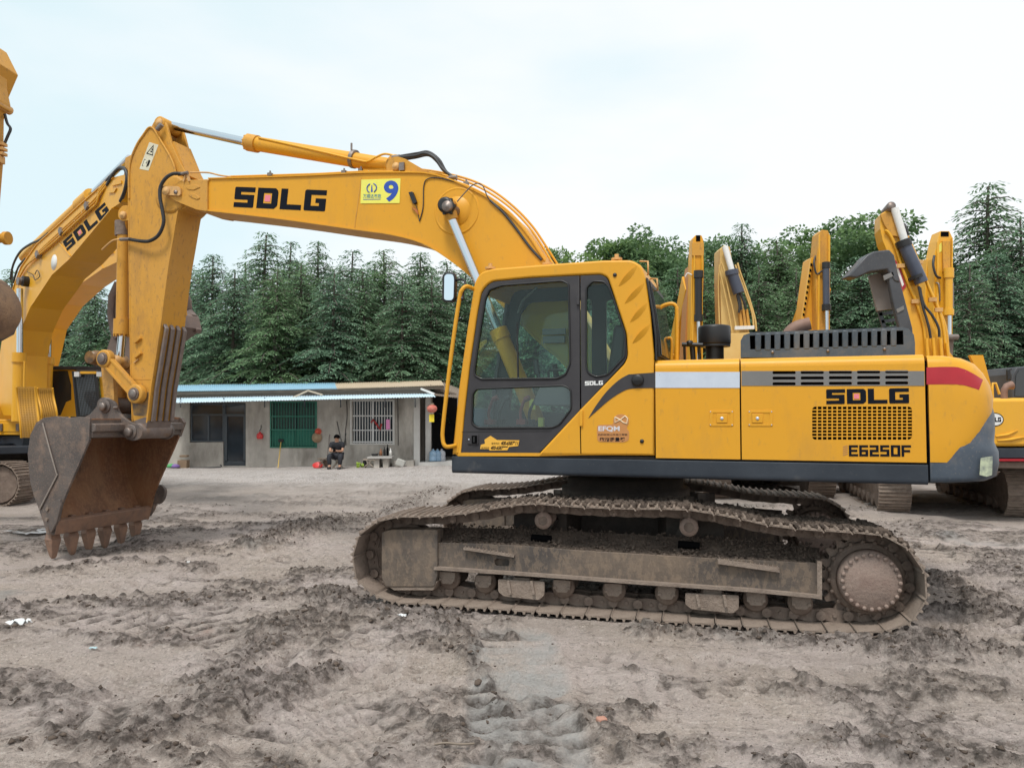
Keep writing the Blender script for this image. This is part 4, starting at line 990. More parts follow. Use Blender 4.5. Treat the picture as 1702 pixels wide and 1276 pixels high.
# hoses, pipes and clamps along the boom
def hose(name, pts, r, mt=mRub, parent=boom, n=8, b=BN):
    p = [frU.v(q[0], q[1], q[2] if len(q) > 2 else b) for q in pts]; m = MB(); m.tube(smooth_path(p, 6), r, n); return m.build(name, mt, parent, UM)
hose('pipe', [(382, 293.5), (450, 291.5), (530, 289), (605, 285.5), (690, 287), (752, 300), (800, 320), (840, 347), (872, 380), (900, 420), (915, 440)], .012, mYel, b=1.10)
hose('pipe', [(600, 283), (690, 283.5), (760, 297), (806, 316), (848, 345), (880, 378), (905, 415), (925, 450)], .013, mYelB, b=1.22)
hose('pipe', [(600, 281), (690, 281), (765, 294), (812, 313), (852, 342), (884, 375), (908, 410), (930, 445)], .013, mYel, b=1.38)
hose('pipe', [(316, 287), (345, 287), (365, 291.5), (384, 294)], .010, mYelD, b=1.05)
for x, y, b in ((449, 291, 1.08), (572, 287, 1.08), (775, 306, 1.14), (600, 284, 1.2)):
    c = frU.v(x, y, b); m = MB(); m.box((c.x, b, c.z + .005), (.05, .05, .035)); m.cyl((c.x, b, c.z), (c.x, b, c.z + .05), .010, 6); m.build('pipe_clamp', mSteel, boom, UM)
hose('hose', [(662, 262), (690, 259), (706, 255), (722, 262), (735, 280), (752, 294)], .017, b=1.14)
hose('hose', [(664, 266), (690, 262), (712, 258), (726, 268), (738, 284), (756, 297)], .017, b=1.26)
hose('hose', [(664, 260), (694, 255), (712, 253), (730, 266), (742, 286), (760, 298)], .017, b=1.42)
for x, y in ((658, 261), (753, 295)):
    c = frU.v(x, y, 1.14); m = MB(); m.cyl(c - Vector((.045, 0, 0)), c + Vector((.045, .0, 0)), .024, 8); m.build('hose_fitting', mSteel, boom, UM)
hose('wire', [(760, 335, .86), (775, 318, .95), (784, 309, 1.0), (794, 305, 1.03), (803, 310, 1.03), (812, 330, 1.03), (830, 348, 1.03)], .006)
hose('wire_harness', [(815, 333), (838, 355), (858, 380), (880, 410), (900, 432)], .014, b=BN - .01)
hose('wire', [(697, 368), (703, 345), (704.5, 308), (712, 297), (730, 296), (755, 302)], .006, b=BN - .01)
hose('wire', [(697, 368), (694, 350), (690, 338)], .004, b=BN - .01)
m = MB(); m.prism(rnd(frU.P([(681, 321), (688, 320), (695, 338), (689, 341)], BN), .01), BN - .04, BN - .004); m.build('work_lamp_stub', mBlack, boom, UM, bevel=.004)
m = MB(); m.prism(frU.P([(685, 344), (695, 350), (697, 358), (692, 352)], BN), BN - .03, BN - .004); m.build('bracket', material('faded_orange', (.45, .14, .04), .6), boom, UM)
# corrugated hose from the boom around the arm
hose('corrugated_hose', [(302, 289, 1.0), (288, 289, .98), (276, 296, .97), (267, 310, .97), (266, 328, .97), (270, 350, .97), (272, 370, .97), (264, 390, .98), (250, 400, .99), (236, 401, 1.0), (214, 397.5, 1.02)], .019, b=1.0)
m = MB(); P_ = [frU.v(*q) for q in [(302, 289, 1.0), (288, 289, .98), (276, 296, .97), (267, 310, .97), (266, 328, .97), (270, 350, .97), (272, 370, .97), (264, 390, .98), (250, 400, .99), (236, 401, 1.0), (214, 397.5, 1.02)]]
sp_ = smooth_path(P_, 8)
for i in range(1, len(sp_) - 1):
    d = (sp_[i + 1] - sp_[i - 1]).normalized(); m.cyl(sp_[i] - d * .006, sp_[i] + d * .006, .0225, 8)
o_ = m.build('hose_rings', mRub, boom, UM); tag(o_, kind='stuff')
for x0, y0, x1, y1, b in ((302, 289, 312, 287, 1.0), (200, 398, 216, 397.5, 1.02)):
    m = MB(); m.cyl(frU.v(x0, y0, b), frU.v(x1, y1, b), .022, 8); m.build('hose_fitting', mSteel, boom, UM)
m = MB(); m.bar(frU.v(306, 302, 1.02), frU.v(310, 286, 1.02), .03, .02); m.bar(frU.v(315, 302, 1.02), frU.v(311, 287, 1.02), .03, .02); m.build('hose_bracket', mYelD, boom, UM)
hose('pipe', [(200, 398, 1.02), (190, 399, 1.05), (182, 404, 1.1), (170, 415, 1.2)], .012, mYelD)
# ---------------- stick (arm) cylinder on top of the boom
sc_, P_, Q_, M_ = cyl_at('arm_cylinder', (655, 277), (276, 207), .088, .052, (413, 237), BMd, EX)
d = (Q_ - P_).normalized(); m = MB(); m.cyl(M_ - d * .14, M_ - d * .0, .105, 24)
for k in range(10):
    a = 2 * pi * k / 10; o_ = Vector((0, cos(a), 0)) * .092 + d.cross(Vector((0, 1, 0))) * sin(a) * .092; m.cyl(M_ + o_ - d * .02, M_ + o_ + d * .025, .012, 6)
m.build('cylinder_head', mYelW, sc_, UM)
m = MB(); c = frU.v(661, 276.5, BMd); m.lathe([(0, BMd - .10), (.10, BMd - .10), (.11, BMd - .09), (.11, BMd + .10), (0, BMd + .10)], 26, (c.x, 0, c.z), 'y'); m.build('base_eye', mYelW, sc_, UM)
hose('pipe', [(430, 229, 1.2), (520, 249, 1.19), (598, 267, 1.18), (612, 268, 1.17), (624, 262, 1.15), (640, 256, 1.14), (658, 260, 1.14)], .013, mYelB, sc_)
m = MB(); c1 = P_ + (Q_ - P_) * .16; m.cyl(c1 - d * .022, c1 + d * .022, .108, 20); m.cyl(c1 + Vector((0, -.06, .09)), c1 + Vector((0, -.06, .17)), .012, 6); m.build('cylinder_clamp', mSteel, sc_, UM)
br = frU.P([(643, 287), (645, 270), (652, 262.5), (662, 261), (675, 265), (704, 282), (730, 292)], 1.12)
for b in (1.10, 1.43):
    m = MB(); m.prism(rnd(br, .03), b, b + .035); m.build('cylinder_bracket', mYelW, boom, UM, bevel=.004)
pin('pin', 657, 276, 1.07, 1.49, .045, mYelD); m = MB(); c = frU.v(668, 277, 1.08); m.box(c, (.06, .03, .09)); m.build('pin_lock', mSteel, boom, UM)
# ---------------- arm
AN, AF = 1.08, 1.48
arm_o = frU.P([(243, 216), (247, 211), (253, 210), (260, 222), (270, 238), (281, 256), (289, 272), (293, 288), (300, 305), (300, 338), (294, 352), (287, 395), (280, 436), (273, 490), (267, 538), (259, 590), (251, 640), (243.5, 704), (222, 706), (219, 660), (217.5, 600), (216, 500), (215, 420), (214, 340), (213.5, 290), (216, 266), (225, 243), (235, 228)], AN)
# main beam is a plate box: near and far plates, face and back plates
m = MB(); m.prism(arm_o, AN, AN + .02); arm = m.build('arm', mYelW, EX, UM, bevel=.003)
m = MB(); m.prism(arm_o, AF - .02, AF); m.build('far_plate', mYelW, arm, UM)
m = MB(); rf = frU.P([(296, 340), (292, 362), (286, 398), (279, 438), (272, 490), (266, 538), (258, 590), (250, 640), (243, 702)], AN)
m.ribbon(rf, AN - .006, AF + .006, .02); m.build('rear_plate', mYelW, arm, UM)
m = MB(); ff = frU.P([(221, 700), (219.5, 650), (218, 600), (216.5, 500), (215.5, 420), (214.5, 340), (214.5, 290), (217, 267), (226, 244), (236, 229), (244, 217), (249, 212)], AN); m.ribbon(ff, AN - .004, AF + .004, .016); m.build('front_plate', mYelW, arm, UM)
# raised edge moulding on the upper head
m = MB(); hd = [frU.v(x, y, AN - .006) for x, y in [(214.5, 330), (214.5, 288), (218, 264), (228, 240), (238, 225), (247, 213), (255, 214), (266, 232), (281, 257), (289, 275), (292, 290)]]
m.tube(smooth_path(hd, 4), .014, 6); m.build('edge_bead', mYelW, arm, UM)
# head ears for the arm cylinder
ear = rnd(frU.P([(250, 214), (255, 203), (262, 196.5), (270, 197), (276, 206), (284, 236), (298, 268), (310, 290), (296, 292), (288, 268), (276, 246), (262, 224)], AN + .03), .03)
for b in (AN + .03, AF - .07):
    m = MB(); m.prism(ear, b, b + .04); m.build('cylinder_ear', mYelW, arm, UM, bevel=.006)
m = MB(); back = frU.P([(288, 226), (296, 250), (308, 285), (318, 300)], AN + .03); m.ribbon(frU.P([(276, 207), (284, 236), (297, 268), (306, 292)], AN + .03)[1:], AN + .05, AF - .05, .03); m.build('head_web', mYelW, arm, UM)
pin('pin', 263.5, 203.5, AN + .01, AF - .01, .055, mYelD, arm); pin('pin_boss', 264, 204, AN + .02, AF - .02, .085, mYelW, arm)
m = MB(); c = frU.v(267.5, 213, AN); m.cyl(c + Vector((-.03, -.03, -.03)), c + Vector((.04, -.03, .03)), .03, 8); m.build('pin_lock', mSteel, arm, UM)
# pivot boss of arm on boom
boss('pivot_boss', 283, 322, AN - .02, AF + .02, .24, mYelW, arm)
m = MB(); pv = rnd(frU.P([(274, 300), (300, 290), (312, 300), (312, 342), (296, 350), (278, 342)], AN), .08); m.prism(pv, AN + .02, AF - .02); m.build('pivot_block', mYelW, arm, UM)
# worn wear bars down the back of the arm
mWear = material('worn_wear_bar', (.16, .125, .115), .5, .3, var=(.24, .20, .18), var_amt=.9, vscale=8, dirt=(.36, .19, .05), dirt_amt=.6, dscale=5, dpos=.56, bump=.3)
for k in range(4):
    b = AN + .035 + k * .105; m = MB(); pts = [frU.p(x, y, AN) for x, y in [(267.5, 545), (259, 597), (251, 645), (245, 700)]]
    pr = [(a + .022, z) for a, z in pts]
    m.ribbon([(pts[0][0] - .02, pts[0][1] + .04)] + [(a + .012, z) for a, z in pts], b, b + .06, .035); m.build('wear_bar', mWear, arm, UM, bevel=.012)
c = frU.v(233, 716, AN); m = MB(); m.lathe([(0, AN - .05), (.095, AN - .05), (.10, AN - .04), (.10, AF + .04), (.095, AF + .05), (0, AF + .05)], 26, (c.x, 0, c.z), 'y'); m.prism(rnd(frU.P([(244, 692), (246, 700), (240, 722), (225, 722), (221, 700)], AN), .03), AN - .004, AF + .004); m.build('arm_tip', mWear, arm, UM)
# wedge patches of primer at the tip
m = MB(); m.prism(rnd(frU.P([(220, 668), (240, 655), (248, 650), (246, 672), (243, 692), (222, 690)], AN), .02), AN - .0015, AN); m.build('bare_patch', material('bare_patch', (.06, .055, .06), .6, 0, var=(.45, .25, .06), var_amt=.9, vscale=9), arm, UM)
# stop brackets on the arm side
for x, y in ((229, 565), (229.5, 590)):
    c = frU.v(x, y, AN - .02); m = MB(); m.bar(c - Vector((.045, 0, .03)), c + Vector((.045, 0, .03)), .04, .035); m.build('hose_stop', mYelW, arm, UM, bevel=.004)
c = frU.v(226.5, 600, AN - .01); m = MB(); m.bar(c - Vector((.035, 0, .022)), c + Vector((.035, 0, .022)), .02, .014); m.build('hose_stop', mYelD, arm, UM)
m = MB(); m.prism(frU.P([(219, 629), (252, 629.5), (252, 631), (219, 630.5)], AN), AN - .004, AN); m.build('weld_seam', mYelW, arm, UM)
# warning label
wl = frU.P([(232, 281), (247, 284), (263.5, 241), (248.5, 236.5)], AN); lab = plate('warning_label', material('label_white', (.68, .66, .52), .5, 0, var=(.5, .42, .25), var_amt=.5, vscale=8), arm, wl, AN - .003, AN, (), 0, UM)
def lblpt(u, v_):
    p0, p1, p3 = Vector(wl[0]), Vector(wl[1]), Vector(wl[3]); return p0 + (p1 - p0) * u + (p3 - p0) * v_
tri = [lblpt(.12, .58), lblpt(.9, .55), lblpt(.55, .93)]; tc_ = (tri[0] + tri[1] + tri[2]) / 3
tri_i = [tc_ + (p - tc_) * .74 for p in tri]
plate('warning_triangle', mInk, lab, [tuple(p) for p in tri], AN - .005, AN - .003, [[tuple(p) for p in tri_i]], 0, UM)
def spot(parent, u, v_, du, dv, mt=mInk):
    m = MB(); q = [lblpt(u, v_), lblpt(u + du, v_), lblpt(u + du, v_ + dv), lblpt(u, v_ + dv)]; m.prism([tuple(p) for p in q], AN - .005, AN - .003); m.build('pictogram', mt, parent, UM)
for a_ in ((.48, .66, .18, .05), (.52, .74, .12, .05), (.62, .12, .12, .26), (.76, .16, .07, .2), (.44, .24, .12, .03), (.46, .3, .08, .03), (.15, .12, .03, .25), (.15, .12, .15, .015), (.15, .36, .15, .015)): spot(lab, *a_)
# ---------------- bucket cylinder in front of the arm
bc_, P_, Q_, M_ = cyl_at('bucket_cylinder', (206, 368), (199, 600), .078, .05, (203, 556), BMd, EX, mYelW)
d = (Q_ - P_).normalized(); m = MB(); m.cyl(M_ - d * .20, M_ - d * .0, .108, 24)
for k in range(12):
    a = 2 * pi * k / 12; o_ = Vector((0, cos(a), 0)) * .095 + Vector((1, 0, 0)) * sin(a) * .095; m.cyl(M_ + o_ - d * .02, M_ + o_ + d * .025, .012, 6)
m.build('cylinder_head', mYelW, bc_, UM)
cb_ = rnd(frU.P([(196, 350), (204, 341), (214, 342), (216, 366), (203, 368), (196, 362)], 1.12), .04)
for b in (1.12, 1.40):
    m = MB(); m.prism(cb_, b, b + .04); m.build('cylinder_bracket', mYelW, arm, UM, bevel=.005)
pin('pin', 202.5, 357, 1.09, 1.47, .05, mYelD, arm)
m = MB(); m.cyl(frU.v(204, 368, BMd), frU.v(204, 392, BMd), .095, 18); m.build('rod_boot', mTrkD, bc_, UM)
m = MB(); c = frU.v(198, 602, BMd); m.lathe([(0, BMd - .09), (.09, BMd - .09), (.09, BMd + .09), (0, BMd + .09)], 22, (c.x, 0, c.z), 'y'); m.build('rod_eye', mYelM, bc_, UM)
# ---------------- tipping linkage
def xz(v): return (v.x, v.z)
for b in (.985, 1.49):
    A_ = frU.v(172, 596, b); B_ = frU.v(224, 654.5, b); d = (B_ - A_).normalized(); nrm = Vector((-d.z, 0, d.x))
    m = MB(); m.prism([xz(A_ + nrm * .055 + d * .05), xz(A_ - nrm * .055 + d * .05), xz(B_ - nrm * .055 - d * .05), xz(B_ + nrm * .055 - d * .05)], b + .012, b + .055)
    lk_ = None
    m.prism([xz(A_ + nrm * .075), xz(A_ + nrm * .045), xz(B_ + nrm * .045), xz(B_ + nrm * .075)], b, b + .07); m.prism([xz(A_ - nrm * .045), xz(A_ - nrm * .075), xz(B_ - nrm * .075), xz(B_ - nrm * .045)], b, b + .07)
    for C_, r in ((A_, .115), (B_, .12)): m.lathe([(0, b - .012), (r * .9, b - .012), (r, b), (r, b + .075), (0, b + .075)], 26, (C_.x, 0, C_.z), 'y')
    rk = m.build('rocker_link', mYelW, EX, UM, bevel=.003)
    for C_ in (A_, B_):
        m = MB(); m.lathe([(0, b - .05), (.05, b - .05), (.058, b - .042), (.058, b), (0, b)], 18, (C_.x, 0, C_.z), 'y'); m.build('pin', mSteel, rk, UM)
        m = MB(); m.lathe([(.075, b - .03), (.08, b - .02), (.08, b - .01), (.06, b - .01)], 22, (C_.x, 0, C_.z), 'y'); m.build('pin_ring', mTrkD, rk, UM)
m = MB(); c = frU.v(172, 596, BMd)
m.lathe([(.07, 1.06), (.085, 1.06), (.085, 1.13), (.10, 1.14), (.10, 1.19), (.08, 1.2)], 20, (c.x, 0, c.z), 'y'); m.lathe([(.07, 1.36), (.1, 1.37), (.1, 1.42), (.07, 1.49)], 20, (c.x, 0, c.z), 'y'); m.build('greasy_spacer', material('greasy', (.03, .022, .018), .35, 0, var=(.3, .15, .04), var_amt=.9, vscale=12), EX, UM)
m = MB(); A_ = frU.v(176, 606, 1.1); B_ = frU.v(181, 674, 1.1)
m.prism(rnd([(A_.x - .095, A_.z + .05), (A_.x + .10, A_.z + .05), (B_.x + .09, B_.z - .03), (B_.x - .06, B_.z - .03)], .05), 1.10, 1.17); m.prism(rnd([(A_.x - .09, A_.z + .05), (A_.x + .09, A_.z + .05), (B_.x + .09, B_.z - .03), (B_.x - .06, B_.z - .03)], .05), 1.39, 1.46); m.bx(A_.x - .01, A_.x + .03, 1.15, 1.41, B_.z + .1, A_.z - .1)
m.build('bucket_link', mYelM, EX, UM, bevel=.006)
# ---------------- bucket
KN, KF = .53, 2.03
so = frU.P([(149, 694), (130, 692.5), (114, 694), (92, 691.5), (72, 694.5), (60, 702), (50, 723), (46, 753), (50, 800), (57, 826), (65, 848), (72, 868), (78, 888), (90, 889), (96, 868), (102, 840), (112, 815), (121.5, 793), (136, 760), (148, 731)], KN)
m = MB(); m.prism(so, KN, KN + .03); bucket = m.build('bucket', mRustB, EX, UM, bevel=.004)
m = MB(); m.prism(so, KF - .03, KF); m.build('far_side_plate', mRustI, bucket, UM)
# curved shell: outside and inside skins
sh = sp2(frU.P([(149, 696), (114, 696), (74, 696), (61, 704), (51, 725), (47.5, 753), (51.5, 800), (58.5, 826), (66.5, 848), (79, 885)], KN), 4)
sh_in = [(a + .0, z) for a, z in sh]
m = MB(); m.ribbon(sh, KN + .03, KF - .03, .028); m.build('bucket_shell', mRustI, bucket, UM)
# doubler plate on the near side with its ridge line
db = frU.P([(71, 703), (84, 752), (96, 790), (66, 846), (58, 826), (51, 800), (47, 753), (52, 723), (62, 704)], KN); m = MB(); m.prism(db, KN - .010, KN); m.build('side_doubler', mRustB, bucket, UM, bevel=.003)
m = MB(); m.tube([frU.v(x, y, KN - .012) for x, y in [(71, 703), (84, 752), (95, 789), (66, 846)]], .010, 6); m.build('weld_bead', material('weld_bead', (.26, .22, .19), .6), bucket, UM)
# lip beam
lb0 = frU.P([(149, 697), (149, 706), (150, 719), (150, 727), (140, 729), (136, 697)], KN); m = MB(); m.prism(lb0, KN + .03, KF + .02); m.build('lip_beam', mRustB, bucket, UM, bevel=.006)
m = MB(); q = frU.P([(149, 703), (156, 705), (156, 717), (149, 719)], KN); m.prism(q, KN + .02, KF); m.build('lip_beam_rib', mRustB, bucket, UM, bevel=.010)
fe = frU.P([(140, 694), (152, 695), (157, 704), (148, 731), (140, 729)], KN); m = MB(); m.prism(fe, KF - .02, KF + .03); m.build('lip_end_plate', mRustB, bucket, UM, bevel=.004)
# cutting edge and teeth
e0 = frU.P([(64, 850), (78, 890), (88, 888), (97, 868), (90, 864)], KN)
ce = frU.P([(78, 872), (82, 889), (90, 889), (97, 866), (92, 862)], KN)
m = MB(); m.prism(ce, KN + .0, KF); m.build('cutting_edge', mTooth, bucket, UM, bevel=.006)
tb = Vector((*frU.p(90, 886, KN + .12),)); tt = Vector((*frU.p(91, 929, KN + .12),))
for k in range(6):
    b = KN + .10 + k * (KF - KN - .20) / 5 + (.0 if k else .0)
    c = Vector((tb.x, b, tb.y)); tip = Vector((tt.x + R.uniform(-.012, .012), b, tt.y + R.uniform(0, .02)))
    dn = (tip - c)
    m = MB(); up_ = c - dn.normalized() * .20 + Vector((.03, 0, 0))
    V = []
    for q, hw, ht in ((up_, .035, .035), (c, .060, .045), (c + dn * .25, .078, .055)):
        V += [(q.x - ht, b - hw, q.z), (q.x + ht, b - hw, q.z), (q.x + ht, b + hw, q.z), (q.x - ht, b + hw, q.z)]
    F = [(0, 1, 2, 3), (8, 11, 10, 9)] + [(i * 4 + j, i * 4 + (j + 1) % 4, (i + 1) * 4 + (j + 1) % 4, (i + 1) * 4 + j) for i in range(2) for j in range(4)]
    m.add(V, F); ad_ = m.build('tooth_adapter', mTooth, bucket, UM, bevel=.010)
    m = MB(); V = []
    for f_, hw, ht in ((.18, .072, .058), (.32, .068, .055), (.6, .052, .042), (.9, .036, .026), (1.0, .022, .014)):
        q = c + dn * f_; V += [(q.x - ht, b - hw, q.z), (q.x + ht, b - hw, q.z), (q.x + ht, b + hw, q.z), (q.x - ht, b + hw, q.z)]
    F = [(0, 1, 2, 3), (19, 18, 17, 16)] + [(i * 4 + j, i * 4 + (j + 1) % 4, (i + 1) * 4 + (j + 1) % 4, (i + 1) * 4 + j) for i in range(4) for j in range(4)]
    m.add(V, F); m.build('tooth', mTooth, bucket, UM, bevel=.010)
# side cutters
for b0, b1 in ((KN - .035, KN), (KF, KF + .06)):
    m = MB(); m.prism(rnd(frU.P([(103, 828), (105, 840), (98, 868), (88, 886), (82, 868), (80, 842), (88, 835)], KN), .03), b0, b1); sc2 = m.build('side_cutter', mRustB, bucket, UM, bevel=.006)
    m = MB()
    for x, y in ((84, 845), (83, 862)):
        c = frU.v(x, y, KN); m.cyl((c.x, b0 - .02, c.z), (c.x, b0, c.z), .022, 8)
    m.build('cutter_bolt', mTrkD, sc2, UM)
m = MB(); q = rnd(frU.P([(100, 826), (112, 822), (120, 832), (118, 850), (108, 862), (98, 858)], KN), .06); m.prism(q, KF - .0, KF + .05); m.build('side_cutter', mRustB, bucket, UM, bevel=.01)
# bucket ears
eo = rnd(frU.P([(133, 697), (150, 688), (163, 672), (170, 664), (180, 662), (190, 668), (196, 684), (206, 695), (220, 703), (232, 706), (237, 716), (234, 728), (222, 733), (210, 730), (200, 716), (190, 705), (176, 699), (160, 700)], 1.0), .04)
for b in (1.0, 1.52):
    m = MB(); m.prism(eo, b, b + .04); e_ = m.build('bucket_ear', mRustB, bucket, UM, bevel=.004)
    for x, y, r in ((175, 675.5, .085), (217.5, 717.5, .095)):
        c = frU.v(x, y, b); m = MB(); m.lathe([(0, b - .018), (r * .9, b - .018), (r, b - .008), (r, b), (0, b)], 26, (c.x, 0, c.z), 'y'); m.build('ear_boss', mRustB, e_, UM)
        m = MB(); m.lathe([(0, b - .07), (.045, b - .07), (.054, b - .06), (.054, b), (0, b)], 6 if x < 200 else 18, (c.x, 0, c.z), 'y'); m.build('pin', mSteel, e_, UM)
m = MB(); c = frU.v(178, 674, 1.1); m.lathe([(0, 1.04), (.105, 1.04), (.105, 1.52), (0, 1.52)], 26, (c.x, 0, c.z), 'y'); m.build('link_sleeve', mRustB, bucket, UM)
c = frU.v(191, 677.5, .98); m = MB(); m.cyl((c.x - .02, .985, c.z), (c.x + .05, .985, c.z + .005), .018, 8); m.build('grease_nipple', mSteel, bucket, UM)
# ---------------- cab
mCab = mYel
cab_o = rnd(frU.P([(751, 755), (762, 646), (776, 547), (788, 470), (797, 453), (816, 446.5), (903, 439.5), (1002, 432.5), (1050, 432), (1066, 441), (1073, 462), (1081, 520), (1087, 589), (1088, 757)], 0), [0, 0, 0, .05, .05, .05, 0, 0, .04, .05, .04, 0, 0, 0])
CW = 1.0
door_o = rnd(frU.P([(764.5, 754.5), (771, 690), (780, 610), (793, 520), (800, 483), (815, 467.5), (878, 461.5), (960, 457), (999, 455.5), (1010, 461), (1041, 555), (1043, 592), (1038, 604), (966, 678), (895, 754.5)], 0), [0, 0, 0, 0, .08, .08, 0, 0, .04, .06, .04, .04, .03, 0, 0])
cab = plate('cab', mCab, EX, cab_o, .0, .045, [door_o], .018, UM)
fw = rnd(frU.P([(788, 616), (796, 558), (806, 497), (813, 481), (834, 474), (934, 466.5), (945, 472), (947.5, 604), (940, 622), (926, 629), (800, 630), (789, 624)], 0), .02)
lw_ = rnd(frU.P([(783.5, 703), (785, 655), (791, 646), (937, 640.5), (948.5, 647), (949.5, 679), (929, 706), (917, 710.6), (794, 711)], 0), .03)
qw = rnd(frU.P([(974, 610), (974, 478), (985, 467), (1004, 468), (1014, 480), (1039, 556), (1038.5, 592), (1010, 622.5), (991, 626.5), (978, 620)], 0), .025)
seam = frU.p(963.5, 600)[0]
dleft = rnd(frU.P([(765.5, 753.5), (772, 690), (781, 610), (794, 520), (801, 484), (816, 468.5), (878, 462.5), (962.3, 458), (963.8, 682), (895, 753.5)], 0), [0, 0, 0, 0, .08, .08, 0, 0, 0, 0])
drt = rnd(frU.P([(965.5, 680), (964.5, 458), (999, 456.5), (1009, 462), (1040, 555), (1042, 592), (1037, 603)], 0), [0, 0, .05, .06, .04, .04, .03])
dr_ = plate('cab_door', mGreyD, cab, dleft, .006, .05, [fw, lw_], .004, UM)
qt = plate('quarter_panel', mGreyD, cab, drt, .006, .05, [qw], .004, UM)
# yellow lower rear wedge of the cab lies over the door colour
plate('door_seam', mVoid, cab, frU.P([(963.2, 684), (964.8, 683), (966.3, 754), (964.8, 754)], 0), -.002, .0, (), 0, UM)
def gasket(poly, parent, w_=.018):
    c = Vector((sum(p[0] for p in poly) / len(poly), sum(p[1] for p in poly) / len(poly)))
    m = MB(); m.tube([Vector((a, .004, z)) for a, z in poly] + [Vector((poly[0][0], .004, poly[0][1]))], w_ / 2, 6); return m.build('window_rubber', mBlack, parent, UM)
for w__, par, g_ in ((fw, dr_, mGlass), (lw_, dr_, mGlassL), (qw, qt, mGlass)):
    gasket(w__, par); plate('window_pane', g_, par, w__, .018, .023, (), 0, UM)
m = MB(); q = frU.P([(858.5, 540), (860, 510), (862, 510), (861, 629), (858.5, 629)], 0); m.prism(frU.P([(857.5, 536), (859.5, 536), (861.5, 629), (859, 629)], 0), .012, .028); m.build('sliding_pane_rail', mBlack, dr_, UM)
plate('door_line', mBlack, dr_, frU.P([(767.5, 717), (916, 716), (916, 717), (767.5, 718)], 0), .004, .006, (), 0, UM)
for x, y, h_ in ((961, 500, 14), (966.5, 695, 26)):
    a, z = frU.p(x, y); m = MB(); m.box((a, -.008, z), (.028, .02, h_ * .0105 * .5)); m.build('hinge', mGreyD if y < 600 else mYel, cab, UM, bevel=.003)
a, z = frU.p(786.5, 730); m = MB(); m.box((a, .002, z), (.105, .012, .09)); lt = m.build('door_handle', mGreyD, dr_, UM, bevel=.003)
m = MB(); m.box((a + .015, -.006, z), (.05, .012, .07)); m.build('handle_recess', mVoid, lt, UM); m = MB(); m.box((a + .013, -.012, z), (.014, .012, .05)); m.build('handle_pull', mBlack, lt, UM)
m = MB(); m.box((a - .04, -.006, z), (.012, .006, .012)); m.build('key_lock', mSilver, lt, UM)
# small white maker's print on the quarter panel
o0 = frU.p(972, 640.5); ox = frU.p(1002, 639.5); oy = frU.p(972, 633.5)
word('SDLG', mInkW, qt, o0, (ox[0] - o0[0], ox[1] - o0[1]), (oy[0] - o0[0], oy[1] - o0[1]), .004, .1)
# swoosh and knob
sw = sp2(frU.P([(978, 695), (990, 675), (1008, 651), (1028, 632), (1045, 622)], 0), 4) + frU.P([(1089, 619), (1089.5, 644.5)], 0) + sp2(frU.P([(1060, 645), (1040, 648), (1015, 663), (995, 680), (978, 695)], 0), 4)[:-1]
plate('grey_swoosh', mGreyD, cab, sw, -.004, -.0005, (), 0, UM)
c = frU.v(1060, 631.8, 0); m = MB(); m.lathe([(0, -.03), (.035, -.03), (.05, -.022), (.054, -.006), (.054, .0), (0, 0)], 26, (c.x, 0, c.z), 'y'); kb = m.build('door_stop_knob', mBlack, cab, UM)
m = MB(); m.box((c.x, -.034, c.z), (.06, .01, .014)); m.build('knob_grip', mBlack, kb, UM)
for x, y in ((1022, 457), (1067, 733)):
    c = frU.v(x, y, 0); m = MB(); m.lathe([(0, -.012), (.014, -.011), (.018, -.004), (.018, 0)], 14, (c.x, 0, c.z), 'y'); m.build('rubber_bung', mBlack, cab, UM)
# pressed slashes on the rear pillar
for x0, y0, x1, y1 in ((1028, 476, 1059, 441), (1038, 505, 1071, 470), (1047, 536, 1076, 503), (1051, 571, 1080, 539)):
    a0, z0 = frU.p(x0, y0); a1, z1 = frU.p(x1, y1); m = MB(); d = Vector((a1 - a0, z1 - z0)); n_ = Vector((-d.y, d.x)).normalized(); V = []; k = 9
    for i in range(k + 1):
        t_ = i / k; wd_ = .030 * sin(pi * t_) ** .7; c_ = Vector((a0, z0)) + d * t_
        for j, off in ((-1, 0), (0, .022 * sin(pi * t_)), (1, 0)):
            q = c_ + n_ * (wd_ * j if j < 0 else wd_ * j * .6 if j else wd_ * .45); V.append((q.x, -.001 - off, q.y))
    F = [(i * 3 + j, i * 3 + j + 1, i * 3 + j + 4, i * 3 + j + 3) for i in range(k) for j in range(2)]
    m.add(V, F, False); m.build('pressed_rib', mCab, cab, UM)
# shell of the cab: roof, back, far side, floor, front pillar
ct = frU.P([(785, 480), (790, 464), (798, 452.5), (816, 446.5), (903, 439.5), (1002, 432.5), (1050, 432), (1064, 439), (1072, 458), (1077, 485)], 0)
m = MB(); m.ribbon([(a, z - .004) for a, z in ct], .03, CW - .03, -.045); m.build('cab_roof', mCab, cab, UM, bevel=.004, merge=.0005)
cab2 = [cab_o]; fho = rnd(frU.P([(792, 680), (800, 600), (812, 500), (830, 478), (945, 471), (945, 690)], 0), .04); fqo = rnd(frU.P([(972, 690), (972, 473), (1004, 470), (1040, 556), (1060, 690)], 0), .04)
far = plate('far_side', mGreyD, cab, cab_o, CW - .045, CW, [fho, fqo], .01, UM)
for h_ in (fho, fqo): plate('window_pane', mGlass, far, h_, CW - .025, CW - .02, (), 0, UM)
m = MB(); fa = frU.P([(751, 755), (756, 705), (758, 690)], 0); m.ribbon([fa[0], frU.p(757, 700)], .03, CW - .03, -.04); m.build('front_panel', mGreyD, cab, UM)
